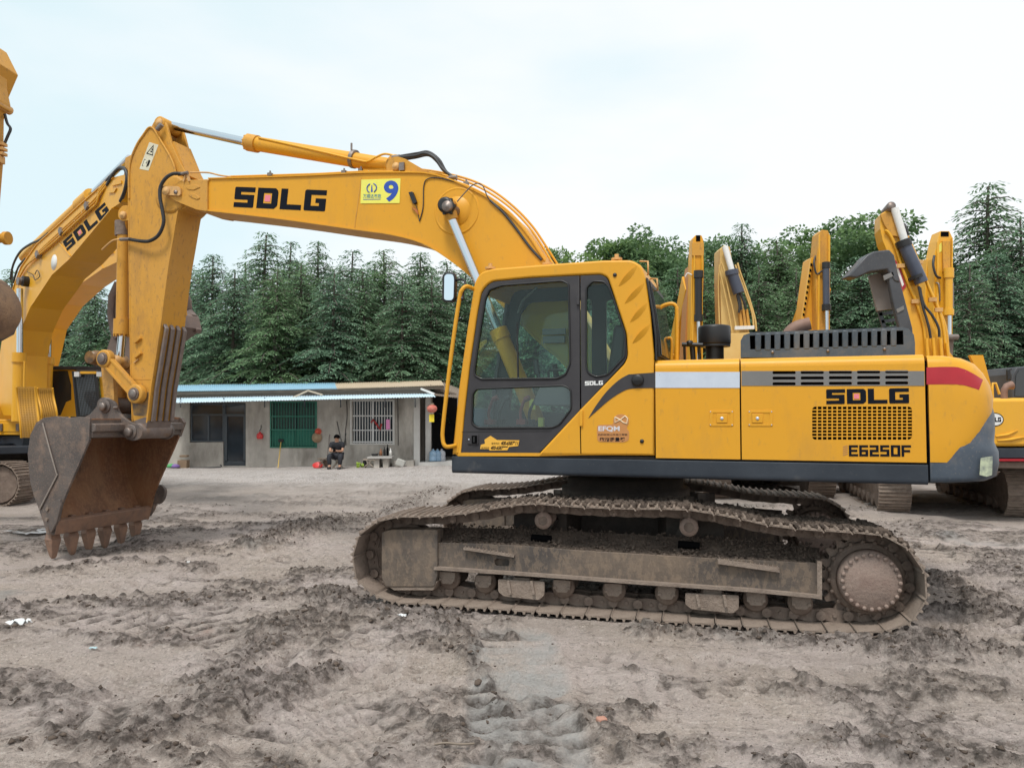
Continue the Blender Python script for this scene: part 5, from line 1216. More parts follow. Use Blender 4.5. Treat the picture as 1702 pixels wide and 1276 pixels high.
fa = frU.P([(757, 700), (762, 646), (776, 547), (787, 476)], 0); m = MB(); m.ribbon([(a + .012, z) for a, z in fa], .05, CW - .05, -.006); m.build('windscreen', mGlass, cab, UM)
for b in (.045, CW - .09):
    m = MB(); m.ribbon([(a + .006, z) for a, z in fa], b, b + .045, -.03); m.build('front_pillar', mCab if b < .5 else mGreyD, cab, UM)
m = MB(); ra = frU.P([(1073, 462), (1083, 520), (1088, 560), (1089, 598)], 0); rp = [(a + .003, z) for a, z in ra]
m.ribbon(rp, .0, CW, .012); rw_ = None; m.ribbon([(a + .012, z) for a, z in frU.P([(1073, 466), (1082, 520), (1088, 562), (1090, 592)], 0)], .06, CW - .06, .02)
m.build('rear_frame', mBlack, cab, UM)
m = MB(); m.ribbon([(a + .036, z) for a, z in frU.P([(1074, 474), (1082, 520), (1088, 562), (1090, 588)], 0)], .09, CW - .09, .004); m.build('rear_glass', material('dark_glass', (.04, .05, .05), .05, 0, spec=.8, rvar=0), cab, UM)
m = MB(); a0 = frU.p(760, 750)[0]; a1 = frU.p(1086, 750)[0]; z0 = frU.p(800, 752)[1]; m.bx(a0 + .03, a1 - .03, .05, CW - .05, z0, z0 + .03); fl = m.build('cab_floor', mGreyD, cab, UM)
m = MB(); m.bx(a1 - .16, a1 - .03, .05, CW - .05, z0, frU.p(1000, 640)[1]); m.build('rear_wall', mGreyD, cab, UM)
# seat, consoles, levers, steering column, labels on the far glass
zs = z0 + .45; am = frU.p(960, 700)[0]
m = MB(); m.prism(rnd([(am - .28, zs), (am + .25, zs), (am + .25, zs + .12), (am - .28, zs + .13)], .05), .28, .76); seat = m.build('seat', mBlack, cab, UM, bevel=.02)
m = MB(); m.prism(rnd([(am + .18, zs + .08), (am + .32, zs + .08), (am + .40, zs + .70), (am + .27, zs + .72)], .05), .29, .75); m.build('seat_back', mBlack, cab, UM, bevel=.03)
m = MB(); m.prism(rnd([(am + .30, zs + .72), (am + .40, zs + .72), (am + .42, zs + .92), (am + .33, zs + .92)], .04), .40, .64); m.build('headrest', mBlack, cab, UM, bevel=.03)
m = MB(); m.bx(am - .15, am + .12, .3, .72, z0 + .03, zs); m.build('seat_base', mGreyD, cab, UM)
mCon = material('console_grey', (.20, .21, .21), .55)
for b in (.12, .80):
    m = MB(); m.prism(rnd([(am - .45, zs - .02), (am + .2, zs - .02), (am + .2, zs + .2), (am - .38, zs + .16)], .04), b, b + .13); m.build('side_console', mCon, cab, UM, bevel=.01)
    m = MB(); m.tube([(am - .38, b + .06, zs + .15), (am - .42, b + .06, zs + .28)], .02, 8); m.tube([(am - .42, b + .06, zs + .27), (am - .44, b + .06, zs + .40)], [.03, .026], 10); m.build('joystick', mBlack, cab, UM)
m = MB(); mRedL = material('lever_red', (.20, .03, .03), .5)
for k, (x, b) in enumerate(((815, .35), (830, .55), (868, .4), (880, .6))):
    c = frU.v(x, 706, b); t_ = frU.v(x + (10 if k % 2 else 4), 664, b); m = MB(); m.tube(smooth_path([c, (c + t_) / 2 + Vector((-.03, 0, 0)), t_], 4), .016, 8); m.box(c + Vector((0, 0, .03)), (.09, .10, .05)); m.tube([t_, t_ + Vector((.05, 0, .02))], .026, 8); m.build('travel_lever', mBlack if k % 2 else mRedL, cab, UM)
m = MB(); c = frU.v(793, 700, .3); m.box(c, (.10, .35, .25)); m.build('footwell_box', material('pale_blue_box', (.30, .45, .58), .6), cab, UM)
m = MB(); c = frU.v(885, 672, .6); m.box(c, (.06, .01, .10)); m.build('hanging_tag', mSignY, cab, UM)
m = MB(); c = frU.v(900, 702, .3); m.box(c, (.05, .05, .09)); m.build('yellow_cup', mSignY, cab, UM)
m = MB(); m.tube([frU.v(861, 520, .9), frU.v(868, 500, .85), frU.v(892, 478, .7)], .012, 6); m.build('roof_tube', mCon, cab, UM)
m = MB(); c = frU.v(921, 556, .92); m.box(c + Vector((0, 0, .03)), (.24, .03, .06)); m.box(c - Vector((0, 0, .05)), (.22, .05, .07)); m.build('handbook_box', mCon, cab, UM)
m = MB(); m.tube(smooth_path([frU.v(912, 628, .2), frU.v(912, 617, .2), frU.v(918, 615, .2), frU.v(935, 615, .2)], 4), .012, 8); m.build('armrest_bar', mBlack, cab, UM)
# stickers on the cab skin
st = sp2(frU.P([(798, 746), (799, 739), (806, 737), (805, 730.5), (815, 724), (826, 731), (863, 731.5), (861, 741), (846, 742.5), (843, 748), (814, 748.5), (812, 746)], .0), 1)
mOrS = material('orange_sticker', (.78, .42, .05), .5); s1 = plate('service_sticker', mOrS, dr_, st, .002, .0055, (), 0, UM)
def F3(parent, b):
    def f(txt, mt, x0, y0, x1, y1, bold=0, name='lettering', sk=0.0):
        o = frU.p(x0, y1, b); e = frU.p(x1, y1, b); u = frU.p(x0 + sk, y0, b)
        return text(txt, mt, parent, o, (e[0] - o[0], e[1] - o[1]), (u[0] - o[0], u[1] - o[1]), b, name, UM, bold)
    return f
f3 = F3(s1, .0005); f3('400-6587911', mInk, 832, 733, 860, 739.5, .03, sk=1.5); f3('400-6587999', mInk, 815, 741, 843, 747, .03, sk=1.5); f3('服务热线', mInk, 817, 735, 830, 738.5); f3('投诉热线', mInk, 800, 742.5, 813, 745.5)
ef = frU.P([(993, 734), (992, 706), (1020, 705), (1019, 696), (1025, 689), (1036, 687.5), (1045, 694), (1046, 703), (1041, 711), (1046, 717), (1045, 732), (1037, 735)], 0)
mBrS = material('brown_sticker', (.50, .22, .07), .5); s2 = plate('award_sticker', mBrS, cab, rnd(ef, .03), -.003, -.0005, (), 0, UM); f4 = F3(s2, -.004)
f4('EFQM', material('pale_print', (.62, .60, .62), .5), 994.5, 708, 1030, 717.5, .03); f4('热烈祝贺山东临工荣获', mInk, 994, 720.5, 1043, 724, .01); f4('欧洲质量奖', mInk, 997, 726.5, 1039, 733.5, .02)
m = MB(); q = [frU.v(x, y, -.004) for x, y in [(1022, 693), (1022, 702), (1032, 697), (1039, 691), (1043, 695), (1042, 704), (1036, 702), (1030, 697), (1022, 693)]]; m.tube(q, .006, 5); m.build('award_emblem', material('pale_print2', (.75, .6, .4), .5), s2, UM)
# front rail, mirror
rl = rail('entry_rail', [(789, 481, .03), (776, 476, -.06), (768, 482, -.09), (763, 500, -.09), (750, 590, -.09), (737, 702, -.09), (736, 730, -.09), (740, 741, -.09), (748, 742, -.06), (757, 740, .0)], -.08, .019, mYel, 10)
m = MB(); mr_ = rnd(frU.P([(735.5, 498), (736, 457), (742, 452.5), (756, 453), (758, 462), (757.5, 497), (753, 502.5), (740, 502)], .12), .04)
m.prism(mr_, .10, .16); mi = m.build('mirror', mBlack, EX, UM, bevel=.012)
plate('mirror_glass', mMir, mi, rnd(frU.P([(738.5, 497), (739, 459), (743, 455.5), (753, 456), (755, 463), (754, 495), (751, 499), (742, 499)], .1), .04), .094, .0995, (), 0, UM)
m = MB(); m.tube([frU.v(757, 466, .13), frU.v(768, 464, .1), frU.v(773, 468, .05), frU.v(772, 482, .0)], .012, 8); m.tube([frU.v(768, 485, -.05), frU.v(768, 498, -.08)], .022, 8); m.build('mirror_arm', mBlack, mi, UM)
# bolts on the roof
for x, y in ((815, 444), (910, 437), (1025, 429)):
    c = frU.v(x, y, .3); m = MB(); m.cyl(c - Vector((0, 0, .02)), c + Vector((0, 0, .035)), .02, 8); m.cyl(c - Vector((0, 0, .02)), c - Vector((0, 0, .0)), .05, 10); m.build('roof_bolt', mYelD, cab, UM)
# ================================================================== BACKGROUND MACHINES
def gpipe(fr, pts, r, name, mt, parent, n=6, sm_=True):
    p = [fr.v(*q) for q in pts]; m = MB(); m.tube(smooth_path(p, 4) if sm_ else p, r, n); return m.build(name, mt, parent, fr.M)
def fprism(fr, pts, b0, b1, name, mt, parent, bevel=0.0, at=None, r=0.0):
    q = fr.P(pts, b0 if at is None else at); m = MB(); m.prism(rnd(q, r, 3) if r else q, b0, b1); return m.build(name, mt, parent, fr.M, bevel=bevel)
def fcyl(fr, p, q, b, r, name, mt, parent, n=16, eye=None):
    m = MB(); P_, Q_ = fr.v(p[0], p[1], b), fr.v(q[0], q[1], b); m.cyl(P_, Q_, r, n); return m.build(name, mt, parent, fr.M)
def simple_track(L_, H_, w_, pitch=.19):
    """shoe ring of a track running along y, centred"""
    r = H_ / 2; S = L_ - H_; per = 2 * S + 2 * pi * r; n = int(per / pitch); V = []
    def pos(s):
        s %= per
        if s < S: return Vector((0, -S / 2 + s, H_)), 0
        s -= S
        if s < pi * r: a = s / r; return Vector((0, S / 2 + r * sin(a), r + r * cos(a))), a
        s -= pi * r
        if s < S: return Vector((0, S / 2 - s, 0)), pi
        a = (s - S) / r; return Vector((0, -S / 2 - r * sin(a), r - r * cos(a))), pi + a
    return [pos(i * per / n) for i in range(n)], per / n
mTrkB = material('track_brown', (.16, .12, .095), .8, .1, var=(.26, .20, .16), var_amt=.8, vscale=6, bump=.3)
def bg_body(root, M, detail=False, logo=False, skip_cab=False, mt=mYel, tl=4.1, gauge=2.1, sw_=.55, tracks=True, Mt=None):
    """M: x to the right, y forwards, z up; origin on the ground under the swing centre"""
    Mk = M; M = M if Mt is None else Mt
    if tracks:
        for sx in (-1, 1):
            poss, pt = simple_track(tl, .80, sw_)
            fm = MB(); fm.bx(sx * gauge / 2 - .16, sx * gauge / 2 + .16, -tl / 2 + .45, tl / 2 - .45, .22, .60)
            tf = fm.build('track_frame', mTrkB, root, M, bevel=.02)
            m = MB()
            for y_ in (-tl / 2 + .42, tl / 2 - .42):
                m = MB(); m.cyl((sx * gauge / 2 - .2, y_, .40), (sx * gauge / 2 + .2, y_, .40), .34, 20); m.build('drive_wheel', mTrkD, tf, M)
            for k in range(7):
                y_ = -tl / 2 + .8 + k * (tl - 1.6) / 6; m = MB(); m.cyl((sx * gauge / 2 - .22, y_, .17), (sx * gauge / 2 + .22, y_, .17), .10, 10)
                if detail: m.build('track_roller', mTrkD, tf, M)
            h = pt / 2; sh_ = MB(); sh_.box((0, 0, -.01), (sw_, pt * .98, .016))
            for y_ in (-h * .7, 0, h * .7): sh_.box((0, y_, .01), (sw_, .02, .03))
            sh_.box((-.07, 0, -.05), (.04, pt * .9, .07)); sh_.box((.07, 0, -.05), (.04, pt * .9, .07))
            if detail:
                me_ = sh_.mesh('track_shoe'); me_.materials.append(mTrk)
                for p_, a in poss: link('track_shoe', me_, None, tf, M @ Matrix.Translation(Vector((sx * gauge / 2, 0, 0)) + p_) @ Matrix.Rotation(-a, 4, 'X'))
            else:
                al = MB()
                for p_, a in poss:
                    Rm = Matrix.Rotation(-a, 4, 'X'); al.add([Rm @ Vector(v) + p_ + Vector((sx * gauge / 2, 0, 0)) for v in sh_.V], sh_.F)
                tag(al.build('track_shoes', mTrkB, tf, M), kind='stuff')
    M = Mk
    m = MB(); m.cyl((0, 0, .5), (0, 0, 1.0), .55, 24); m.bx(-.7, .7, -.8, .8, .45, .75); cb_ = m.build('car_body', mUnder, root, M)
    m = MB(); m.bx(-1.28, 1.28, -1.9, 1.7, .95, 1.1); m.build('deck', mSkirt, root, M, bevel=.02)
    m = MB(); m.bx(.35, 1.3, -1.9, .9, 1.1, 1.95); sd_ = m.build('side_housing', mt, root, M, bevel=.04)
    m = MB(); m.bx(-1.3, -.35, -1.9, -.1, 1.1, 1.95); m.build('side_housing', mt, root, M, bevel=.04)
    m = MB(); m.bx(-.35, .35, -1.9, -.3, 1.1, 2.0); m.build('engine_housing', mt, root, M, bevel=.03)
    # counterweight, rounded at the back
    o = [(-1.3, -1.9), (-1.3, -2.1), (-1.1, -2.45), (-.6, -2.62), (0, -2.66), (.6, -2.62), (1.1, -2.45), (1.3, -2.1), (1.3, -1.9)]
    m = MB(); n = len(o); V = [(x, y, 1.22) for x, y in o] + [(x, y, 1.98) for x, y in o]; m.add(V, [tuple(range(n)), tuple(range(2 * n - 1, n - 1, -1))] + [((i + 1) % n, i, i + n, (i + 1) % n + n) for i in range(n)]); cw_ = m.build('counterweight', mt, root, M, bevel=.05)
    m = MB(); V = [(x * 1.0, y * 1.01, .95) for x, y in o] + [(x, y * 1.01, 1.2) for x, y in o]; m.add(V, [tuple(range(n)), tuple(range(2 * n - 1, n - 1, -1))] + [((i + 1) % n, i, i + n, (i + 1) % n + n) for i in range(n)]); m.build('lower_counterweight', mSkirt, cw_, M, bevel=.03)
    if not skip_cab:
        m = MB(); m.prism([(-.0, 1.1), (1.75, 1.1), (1.62, 2.0), (1.25, 2.75), (1.1, 2.8), (.1, 2.8), (0, 2.7)], -1.25, -.35)
        Mc = M @ Matrix(((0, 1, 0, 0), (1, 0, 0, 0), (0, 0, 1, 0), (0, 0, 0, 1)))
        c_ = m.build('cab', mt, root, Mc, bevel=.04)
        m = MB(); w__ = [(.12, 1.9), (1.52, 1.9), (1.2, 2.62), (.12, 2.62)]; m.prism(w__, -1.262, -1.245); m.build('window', mDG, c_, Mc); m = MB(); m.prism(w__, -.355, -.338); m.build('window', mDG, c_, Mc)
        m = MB(); m.add([(1.70, -1.18, 1.45), (1.70, -.42, 1.45), (1.29, -.42, 2.7), (1.29, -1.18, 2.7), (1.74, -1.18, 1.46), (1.74, -.42, 1.46), (1.33, -.42, 2.7), (1.33, -1.18, 2.7)], [(0, 1, 2, 3), (4, 7, 6, 5), (0, 4, 5, 1), (1, 5, 6, 2), (2, 6, 7, 3), (3, 7, 4, 0)]); m.build('windscreen', mDG, c_, Mc)
    return cw_
mDG = material('dark_window', (.025, .03, .034), .12, 0, spec=.7, rvar=.05)
YEL2 = (.76, .37, .045)
def facing(fr, a, b, ang=0.0):
    """local body matrix at frame place (a,b); ang 0 = forwards along +b (away)"""
    return fr.M @ Matrix.Translation((a, b, 0)) @ Matrix.Rotation(ang, 4, 'Z')
# ---------------- left: excavator with the lettered boom (faces right towards us)
fA = Frame(6.84, .84)
ra_ = fA.v(10, 690, .25); MA = facing(fA, ra_.x - .35, .25, -pi / 2)
XA = empty('excavator', MA); tag(XA, 'yellow excavator at left with lettered boom, round white sticker and meshed windscreen', 'excavator', 'excavators parked round the yard')
bg_body(XA, MA, detail=True, skip_cab=True, mt=mYelB, Mt=Matrix.Translation((-11.15, 15.9, 0)) @ Matrix.Rotation(-pi / 2 - .08, 4, 'Z'))
bA = [(212.5, 289), (190, 294.5), (165.5, 311.5), (131.7, 341.6), (101.6, 369.8), (62, 405.5), (35.7, 443), (24.5, 473), (14, 505), (6, 545), (-2, 600), (-6, 660), (6, 690), (20, 690), (26, 650), (28, 590), (36, 548), (52, 510), (72, 480), (88, 456), (116.6, 430), (152, 388), (188, 345), (203, 335)]
boomA = fprism(fA, bA, 0, .52, 'boom', mYelB, XA)
m = MB(); q = fA.P([(6, 545), (14, 505), (24.5, 473), (35.7, 443), (62, 405.5), (101.6, 369.8), (131.7, 341.6), (165.5, 311.5), (190, 294.5)], 0); m.ribbon(q, -.02, .54, -.015); m.build('top_flange', mYelB, boomA, fA.M)
m = MB(); q = fA.P([(188, 345), (152, 388), (116.6, 430), (88, 456), (72, 480), (52, 510), (36, 548), (28, 590), (26, 650)], 0); m.ribbon(q, -.02, .54, .015); m.build('bottom_flange', mYelB, boomA, fA.M)
o0 = fA.p(112, 417, 0); ox = fA.p(183, 352, 0); oy = fA.p(104.5, 402, 0)
word('SDLG', mInk, boomA, o0, (ox[0] - o0[0], ox[1] - o0[1]), (oy[0] - o0[0], oy[1] - o0[1]), -.004, .16, square=material('pink_print', (.75, .2, .25), .5), M=fA.M)
c = fA.v(90, 436, 0); m = MB(); m.lathe([(0, -.004), (.14, -.004), (.14, 0)], 28, (c.x, 0, c.z), 'y'); m.build('round_sticker', mWhite, boomA, fA.M)
for q in ([(188, 300), (201, 300), (201, 305), (186, 309)], [(181, 315), (193, 313), (189, 320), (180, 321)]): fprism(fA, q, -.02, 0, 'nose_rib', mYelB, boomA)
fprism(fA, [(98, 404), (99.5, 403), (118, 425), (116.5, 426.5)], -.012, 0, 'weld_seam', mYelB, boomA, at=0)
for k, off in enumerate((0, 5, 9)):
    gpipe(fA, [(27 + off * .4, 473 - off, .0 - .03), (38 + off * .6, 447 - off * .6, -.04), (62 + off * .4, 426 - off, -.04), (103, 391 - off, -.04), (145, 352 - off, -.04), (160 + off * .2, 339 - off * 1.5, -.03), (165, 325 - off, -.03), (178, 308 - off, 0)], .018, 'pipe', mYelB, boomA)
for x, y in ((64, 426), (103, 388), (146, 346)):
    c = fA.v(x, y, -.04); m = MB(); m.box((c.x, -.05, c.z + .03), (.09, .07, .13), Matrix.Rotation(-.7, 3, 'Y')); m.build('pipe_clamp', mSteel, boomA, fA.M)
fcyl(fA, (40, 428), (140, 335), .26, .10, 'arm_cylinder', mYelB, boomA); fcyl(fA, (140, 335), (215, 262), .26, .05, 'cylinder_rod', mChrome, boomA)
c = fA.v(146, 329, .26); fcyl(fA, (133, 342), (152, 325), .26, .13, 'cylinder_head', mYelB, boomA)
gpipe(fA, [(178, 308, 0), (188, 290, -.02), (199, 279, -.02), (208, 282, -.02), (211, 296, -.02), (207, 318, -.02), (200, 335, 0)], .028, 'hose', mRub, boomA)
gpipe(fA, [(163, 322, 0), (180, 297, 0), (196, 283, 0), (206, 280, 0)], .022, 'hose', mRub, boomA)
gpipe(fA, [(17, 465, .1), (22, 440, .1), (34, 418, .1), (52, 405, .1), (66, 399, .1), (80, 388, .15)], .022, 'hose', mRub, boomA)
gpipe(fA, [(22, 470, .0), (30, 445, .0), (42, 430, .0)], .02, 'hose', mRub, boomA)
gpipe(fA, [(45, 452, -.02), (55, 457, -.03), (58, 465, -.03), (66, 459, -.03), (62, 449, -.03), (58, 456, -.03)], .008, 'wire', mRub, boomA)
for y_, r in ((-.16, .075), (-.10, .10)):
    c = fA.v(29 + (y_ + .16) * 130, 467, y_); m = MB(); m.cyl((c.x, y_, c.z), (c.x, 0.0, c.z), r, 20); m.build('lift_pin', mBlack if r > .08 else mSteel, boomA, fA.M)
fcyl(fA, (33, 480), (33, 596), -.10, .055, 'lift_rod', mChrome, XA, 14); lc = fcyl(fA, (31, 588), (29, 700), -.10, .105, 'lift_cylinder', mYelB, XA, 20)
fcyl(fA, (31.5, 586), (31, 602), -.10, .125, 'cylinder_head', mYelB, lc, 20)
m = MB(); c = fA.v(41, 600, -.1); m.tube([c, fA.v(39, 680, -.1)], .02, 6); m.build('pipe', mYelB, lc, fA.M)
fcyl(fA, (81, 500), (80, 600), .66, .055, 'lift_rod', mChrome, XA, 14); lc = fcyl(fA, (79, 596), (77, 650), .66, .105, 'lift_cylinder', mYelB, XA, 20)
fcyl(fA, (79, 594), (79, 606), .66, .125, 'cylinder_head', mYelB, lc, 20)
mPerf = material('perforated_guard', (.70, .36, .03), .5, 0, var=(.30, .18, .08), var_amt=.8, vscale=2.5)
def guard(x0, x1, y0, y1, b):
    fr_ = Frame(fA.w(0, b, 0).y + 0.0, 0.0)
    P0 = fA.v((x0 + x1) / 2, y0, b); Wd = fA.M @ P0
    f0 = Frame(Wd.y, .12, Wd.x)
    g = MB(); L_ = f0.P([(x0, y0), (x1, y0)], 0); n = 12; V = []
    for i in range(n + 1):
        t_ = i / n; off = .07 * sin(2 * pi * t_) ; sh_ = (8 * t_ - 5 * sin(2 * pi * t_) * .6)
        for x in (x0, x1):
            a, z = f0.p(x + sh_, y0 + (y1 - y0) * t_, 0); V.append((a, -.10 + off * .5, z))
    g.add(V, [(2 * i, 2 * i + 1, 2 * i + 3, 2 * i + 2) for i in range(n)], True)
    V2 = [(v[0], v[1] + .012, v[2]) for v in V]; g.add(V2, [(2 * i, 2 * i + 2, 2 * i + 3, 2 * i + 1) for i in range(n)], True)
    o = g.build('cylinder_guard', mPerf, XA, f0.M)
    for s_ in (0, 1):
        m = MB(); m.tube([Vector(V[2 * i + s_]) for i in range(n + 1)], .018, 5); m.build('guard_edge', mYelB, o, f0.M)
    m = MB()
    for i in range(1, 22):
        for j in range(1, 7):
            t_ = i / 22; k = min(int(t_ * n), n - 1); f_ = t_ * n - k; u = j / 7
            p = (Vector(V[2 * k]) * (1 - u) + Vector(V[2 * k + 1]) * u) * (1 - f_) + (Vector(V[2 * k + 2]) * (1 - u) + Vector(V[2 * k + 3]) * u) * f_
            m.box(p + Vector((0, -.006, 0)), (.022, .004, .022))
    tag(m.build('perforations', material('hole_brown', (.40, .21, .03), .9), o, f0.M), kind='stuff')
guard(35, 66, 643, 727, -.9); guard(69, 94, 645, 697, -.4)
# deck front, toolbox, cab with guard
f1 = Frame(14.2, .12, -8.5)
tb_ = fprism(f1, [(-40, 697), (37, 697), (37, 723), (-40, 723)], 0, .9, 'toolbox', mYelB, XA, .02)
fprism(f1, [(-30, 703), (30, 703), (30, 717), (-30, 717)], -.012, 0, 'toolbox_lid', mYelB, tb_, .004)
for x in (2, 29): fcyl(f1, (x, 704), (x, 716), -.03, .03, 'latch', mSteel, tb_, 8)
fprism(f1, [(-40, 724), (38, 724), (38, 742), (30, 742), (20, 738), (-40, 742)], .05, .9, 'front_bumper', mSkirt, XA, .02)
f2 = Frame(15.0, .10, -9.1)
ca_ = fprism(f2, [(66, 693), (70, 614), (120, 611), (126, 616), (133, 692)], .0, .06, 'cab', mYelB, XA, .01)
fprism(f2, [(70, 690), (73, 617), (112, 616), (118, 640), (118, 672), (106, 690)], -.01, .0, 'side_window', mDG, ca_)
fprism(f2, [(62, 614), (64, 608), (172, 609), (179, 614)], -.1, 1.4, 'cab_roof', mGreyD, ca_, .01)
wf = Frame(15.0, -.05, -8.4)
ws = fprism(wf, [(123, 621), (158, 620), (166, 688), (131, 692)], .0, .02, 'windscreen', material('sky_window', (.20, .25, .30), .08, 0, spec=.9, rvar=.03, var=(.1, .13, .16), var_amt=.8, vscale=1.5), ca_)
for k in range(15):
    t_ = k / 14; m = MB(); m.tube([wf.v(123 + 35 * t_, 621 - t_, -.03), wf.v(131 + 35 * t_, 692 - 4 * t_, -.03)], .006, 4); m.build('guard_wire', mBlack, ws, wf.M)
for k in range(24):
    t_ = k / 23; m = MB(); m.tube([wf.v(123 + 8 * t_, 621 + 71 * t_, -.03), wf.v(158 + 8 * t_, 620 + 68 * t_, -.03)], .006, 4); m.build('guard_wire', mBlack, ws, wf.M)
fr_pts = [(121, 617), (162, 616), (170, 692), (129, 696)]; fi = [(124, 622), (157, 621), (165, 687), (132, 691)]
plate('guard_frame', mBlack, ws, wf.P(fr_pts), -.04, -.0, [wf.P(fi)], 0, wf.M)
fprism(wf, [(133, 617), (160, 617), (160, 621), (133, 621)], -.08, -.04, 'roof_lamp_bar', mYelB, ca_)
for x in (129, 166):
    c = wf.v(x, 622, -.08); m = MB(); m.box(c, (.09, .08, .09)); m.build('head_lamp', material('lamp_glass', (.6, .6, .6), .2), ca_, wf.M)
fprism(wf, [(164, 618), (168, 618), (176, 690), (171, 692)], .05, .1, 'front_pillar', mYelB, ca_)
gpipe(wf, [(172, 630, -.1), (178, 634, -.1), (180, 660, -.1), (178, 690, 0)], .02, 'grab_rail', mYelB, ca_)
fprism(f2, [(100, 692), (110, 668), (128, 660), (133, 692)], -.02, .05, 'corner_panel', mYelB, ca_)
# arm and bucket hanging behind the big excavator's arm
fprism(fA, [(208, 262), (222, 255), (236, 268), (250, 330), (262, 440), (268, 520), (250, 522), (232, 440), (216, 340), (205, 300)], .05, .45, 'arm', mYelW, XA, .01)
mRustC = material('bucket_dusty', (.20, .145, .12), .65, .1, var=(.12, .09, .08), var_amt=.8, vscale=3, dirt=(.26, .16, .11), dirt_amt=.5, dscale=4, bump=.3)
fK = Frame(11.6, .3, -5.0)
bkA = fprism(fK, [(181, 505), (190, 474), (230, 455), (300, 478), (314, 492), (318, 512), (300, 520), (296, 573), (230, 604), (200, 640), (172, 597), (184, 560)], 0, .04, 'bucket', mRustC, XA, .01)
fprism(fK, [(296, 478), (308, 482), (316, 500), (318, 512), (331, 528), (336, 548), (298, 576), (290, 573), (322, 547), (312, 520), (300, 500)], 0, 1.0, 'bucket_shell', mRustC, bkA, .01, at=1.0)
for x, y in ((310, 500), (318, 524), (326, 548)):
    c = fK.v(x, y, .9); m = MB(); m.box(c, (.16, .13, .10), Matrix.Rotation(.5, 3, 'Y')); m.build('tooth', mRustC, bkA, fK.M, bevel=.02)
m = MB(); m.tube([fK.v(x, y, -.03) for x, y in [(196, 470), (186, 492), (184, 520), (188, 548), (196, 562)]], .06, 6); m.build('bucket_lip', mRustC, bkA, fK.M)
# ---------------- left: second boom behind with a red mark
fB = Frame(8.9, .84)
rb = fB.v(20, 660, .25); MBd = facing(fB, rb.x - 1.1, .25, -pi / 2)
XB = empty('excavator', MBd); tag(XB, 'yellow excavator hidden behind the lettered boom at left, its boom showing a red mark', 'excavator', 'excavators parked round the yard')
bg_body(XB, MBd, mt=mYelB)
bB = fprism(fB, [(199, 403), (188, 401.7), (167, 415), (131.6, 456), (100, 496), (70, 530), (40, 600), (10, 680), (40, 690), (48, 640), (60, 600), (72, 545), (98, 505), (132, 473), (170, 447), (198, 434), (206, 420)], 0, .52, 'boom', mYelB, XB)
fprism(fB, [(166, 421), (176, 415), (186, 415), (190, 420), (180, 422), (172, 426)], -.03, 0, 'nose_rib', mYelB, bB, at=0); fprism(fB, [(160, 425), (162, 424), (172, 446), (170, 447)], -.012, 0, 'weld_seam', mYelB, bB, at=0)
fprism(fB, [(118, 466), (124, 459), (125, 464), (121, 474), (116, 478)], -.006, 0, 'red_mark', mRed, bB, at=0)
gpipe(fB, [(167, 413, .0), (178, 403, .0), (190, 398, .0), (205, 398, .0)], .03, 'hose', mYelD, bB)
fprism(fB, [(196, 408), (212, 396), (226, 410), (240, 500), (246, 600), (232, 602), (220, 510), (205, 440)], .06, .46, 'arm', mYelW, XB, .01)
# ---------------- left edge: arm and bucket reaching in
fC = Frame(9.2, .05, -6.0)
XC = empty('excavator', facing(fC, fC.p(-760, 690)[0], 0, -pi / 2)); tag(XC, 'excavator at the left edge, only its upright arm and a mud-caked bucket in view', 'excavator', 'excavators parked round the yard')
MC = WM[XC.name]
bg_body(XC, MC, mt=mYelW)
aC = fprism(fC, [(-10, 90), (0, 100), (4, 112), (12, 134), (12.5, 150), (18, 176), (18, 186), (10, 190), (7, 200), (6, 270), (1, 330), (-4, 400), (-14, 440), (-30, 440), (-40, 200), (-30, 110)], .0, .35, 'arm', mYelW, XC, .01, at=.35)
c = fC.v(11.5, 182, .35); m = MB(); m.cyl((c.x, -.06, c.z), (c.x, .4, c.z), .055, 16); m.build('pin', mYelD, aC, fC.M)
fprism(fC, [(-10, 168), (10, 172), (12, 180), (6, 184), (-10, 178)], -.05, 0, 'pin_keeper', mYelD, aC, .01, at=.3)
gpipe(fC, [(8, 190, .3), (12, 205, .3), (17.5, 214, .3), (13, 226, .3), (8, 238, .3)], .018, 'hose', mRub, aC)
for y_ in (240, 248, 256): fprism(fC, [(2, y_), (13, y_), (13, y_ + 5), (2, y_ + 5)], .2, .3, 'hose_clamp', mYelD, aC, .004, at=.3)
fprism(fC, [(2, 262), (9, 262), (9, 274), (2, 274)], .2, .3, 'valve_block', mYelD, aC, .006, at=.3)
c = fC.v(8, 396, .3); m = MB(); m.cyl((c.x - .3, .3, c.z), (c.x + .0, .3, c.z), .06, 16); m.cyl((c.x - .0, .3, c.z), (c.x + .05, .3, c.z), .085, 18); m.build('link_pin', mYelW, aC, fC.M)
fprism(fC, [(-40, 390), (-6, 380), (-2, 420), (-10, 465), (-50, 470)], 0, .3, 'bucket_link', mYelM, XC, .01, at=.3)
mCake = material('mud_caked', (.34, .22, .13), .8, 0, var=(.18, .12, .09), var_amt=.9, vscale=3, dirt=(.10, .07, .055), dirt_amt=.7, dscale=4, dpos=.5, bump=.5, bscale=15)
bko = sp2(fC.P([(-90, 480), (-40, 470), (0, 465), (18, 474), (32, 492), (39, 512), (37, 535), (22, 556), (0, 566), (-40, 572), (-90, 560)], .75), 4)
m = MB(); m.prism(bko, -.55, .75); m.build('bucket', mCake, XC, fC.M, bevel=.05)
fprism(fC, [(-60, 556), (30, 540), (24, 556), (0, 569), (-60, 572)], -.57, .77, 'bucket_wear_plate', mRustB, XC, .01, at=.77)
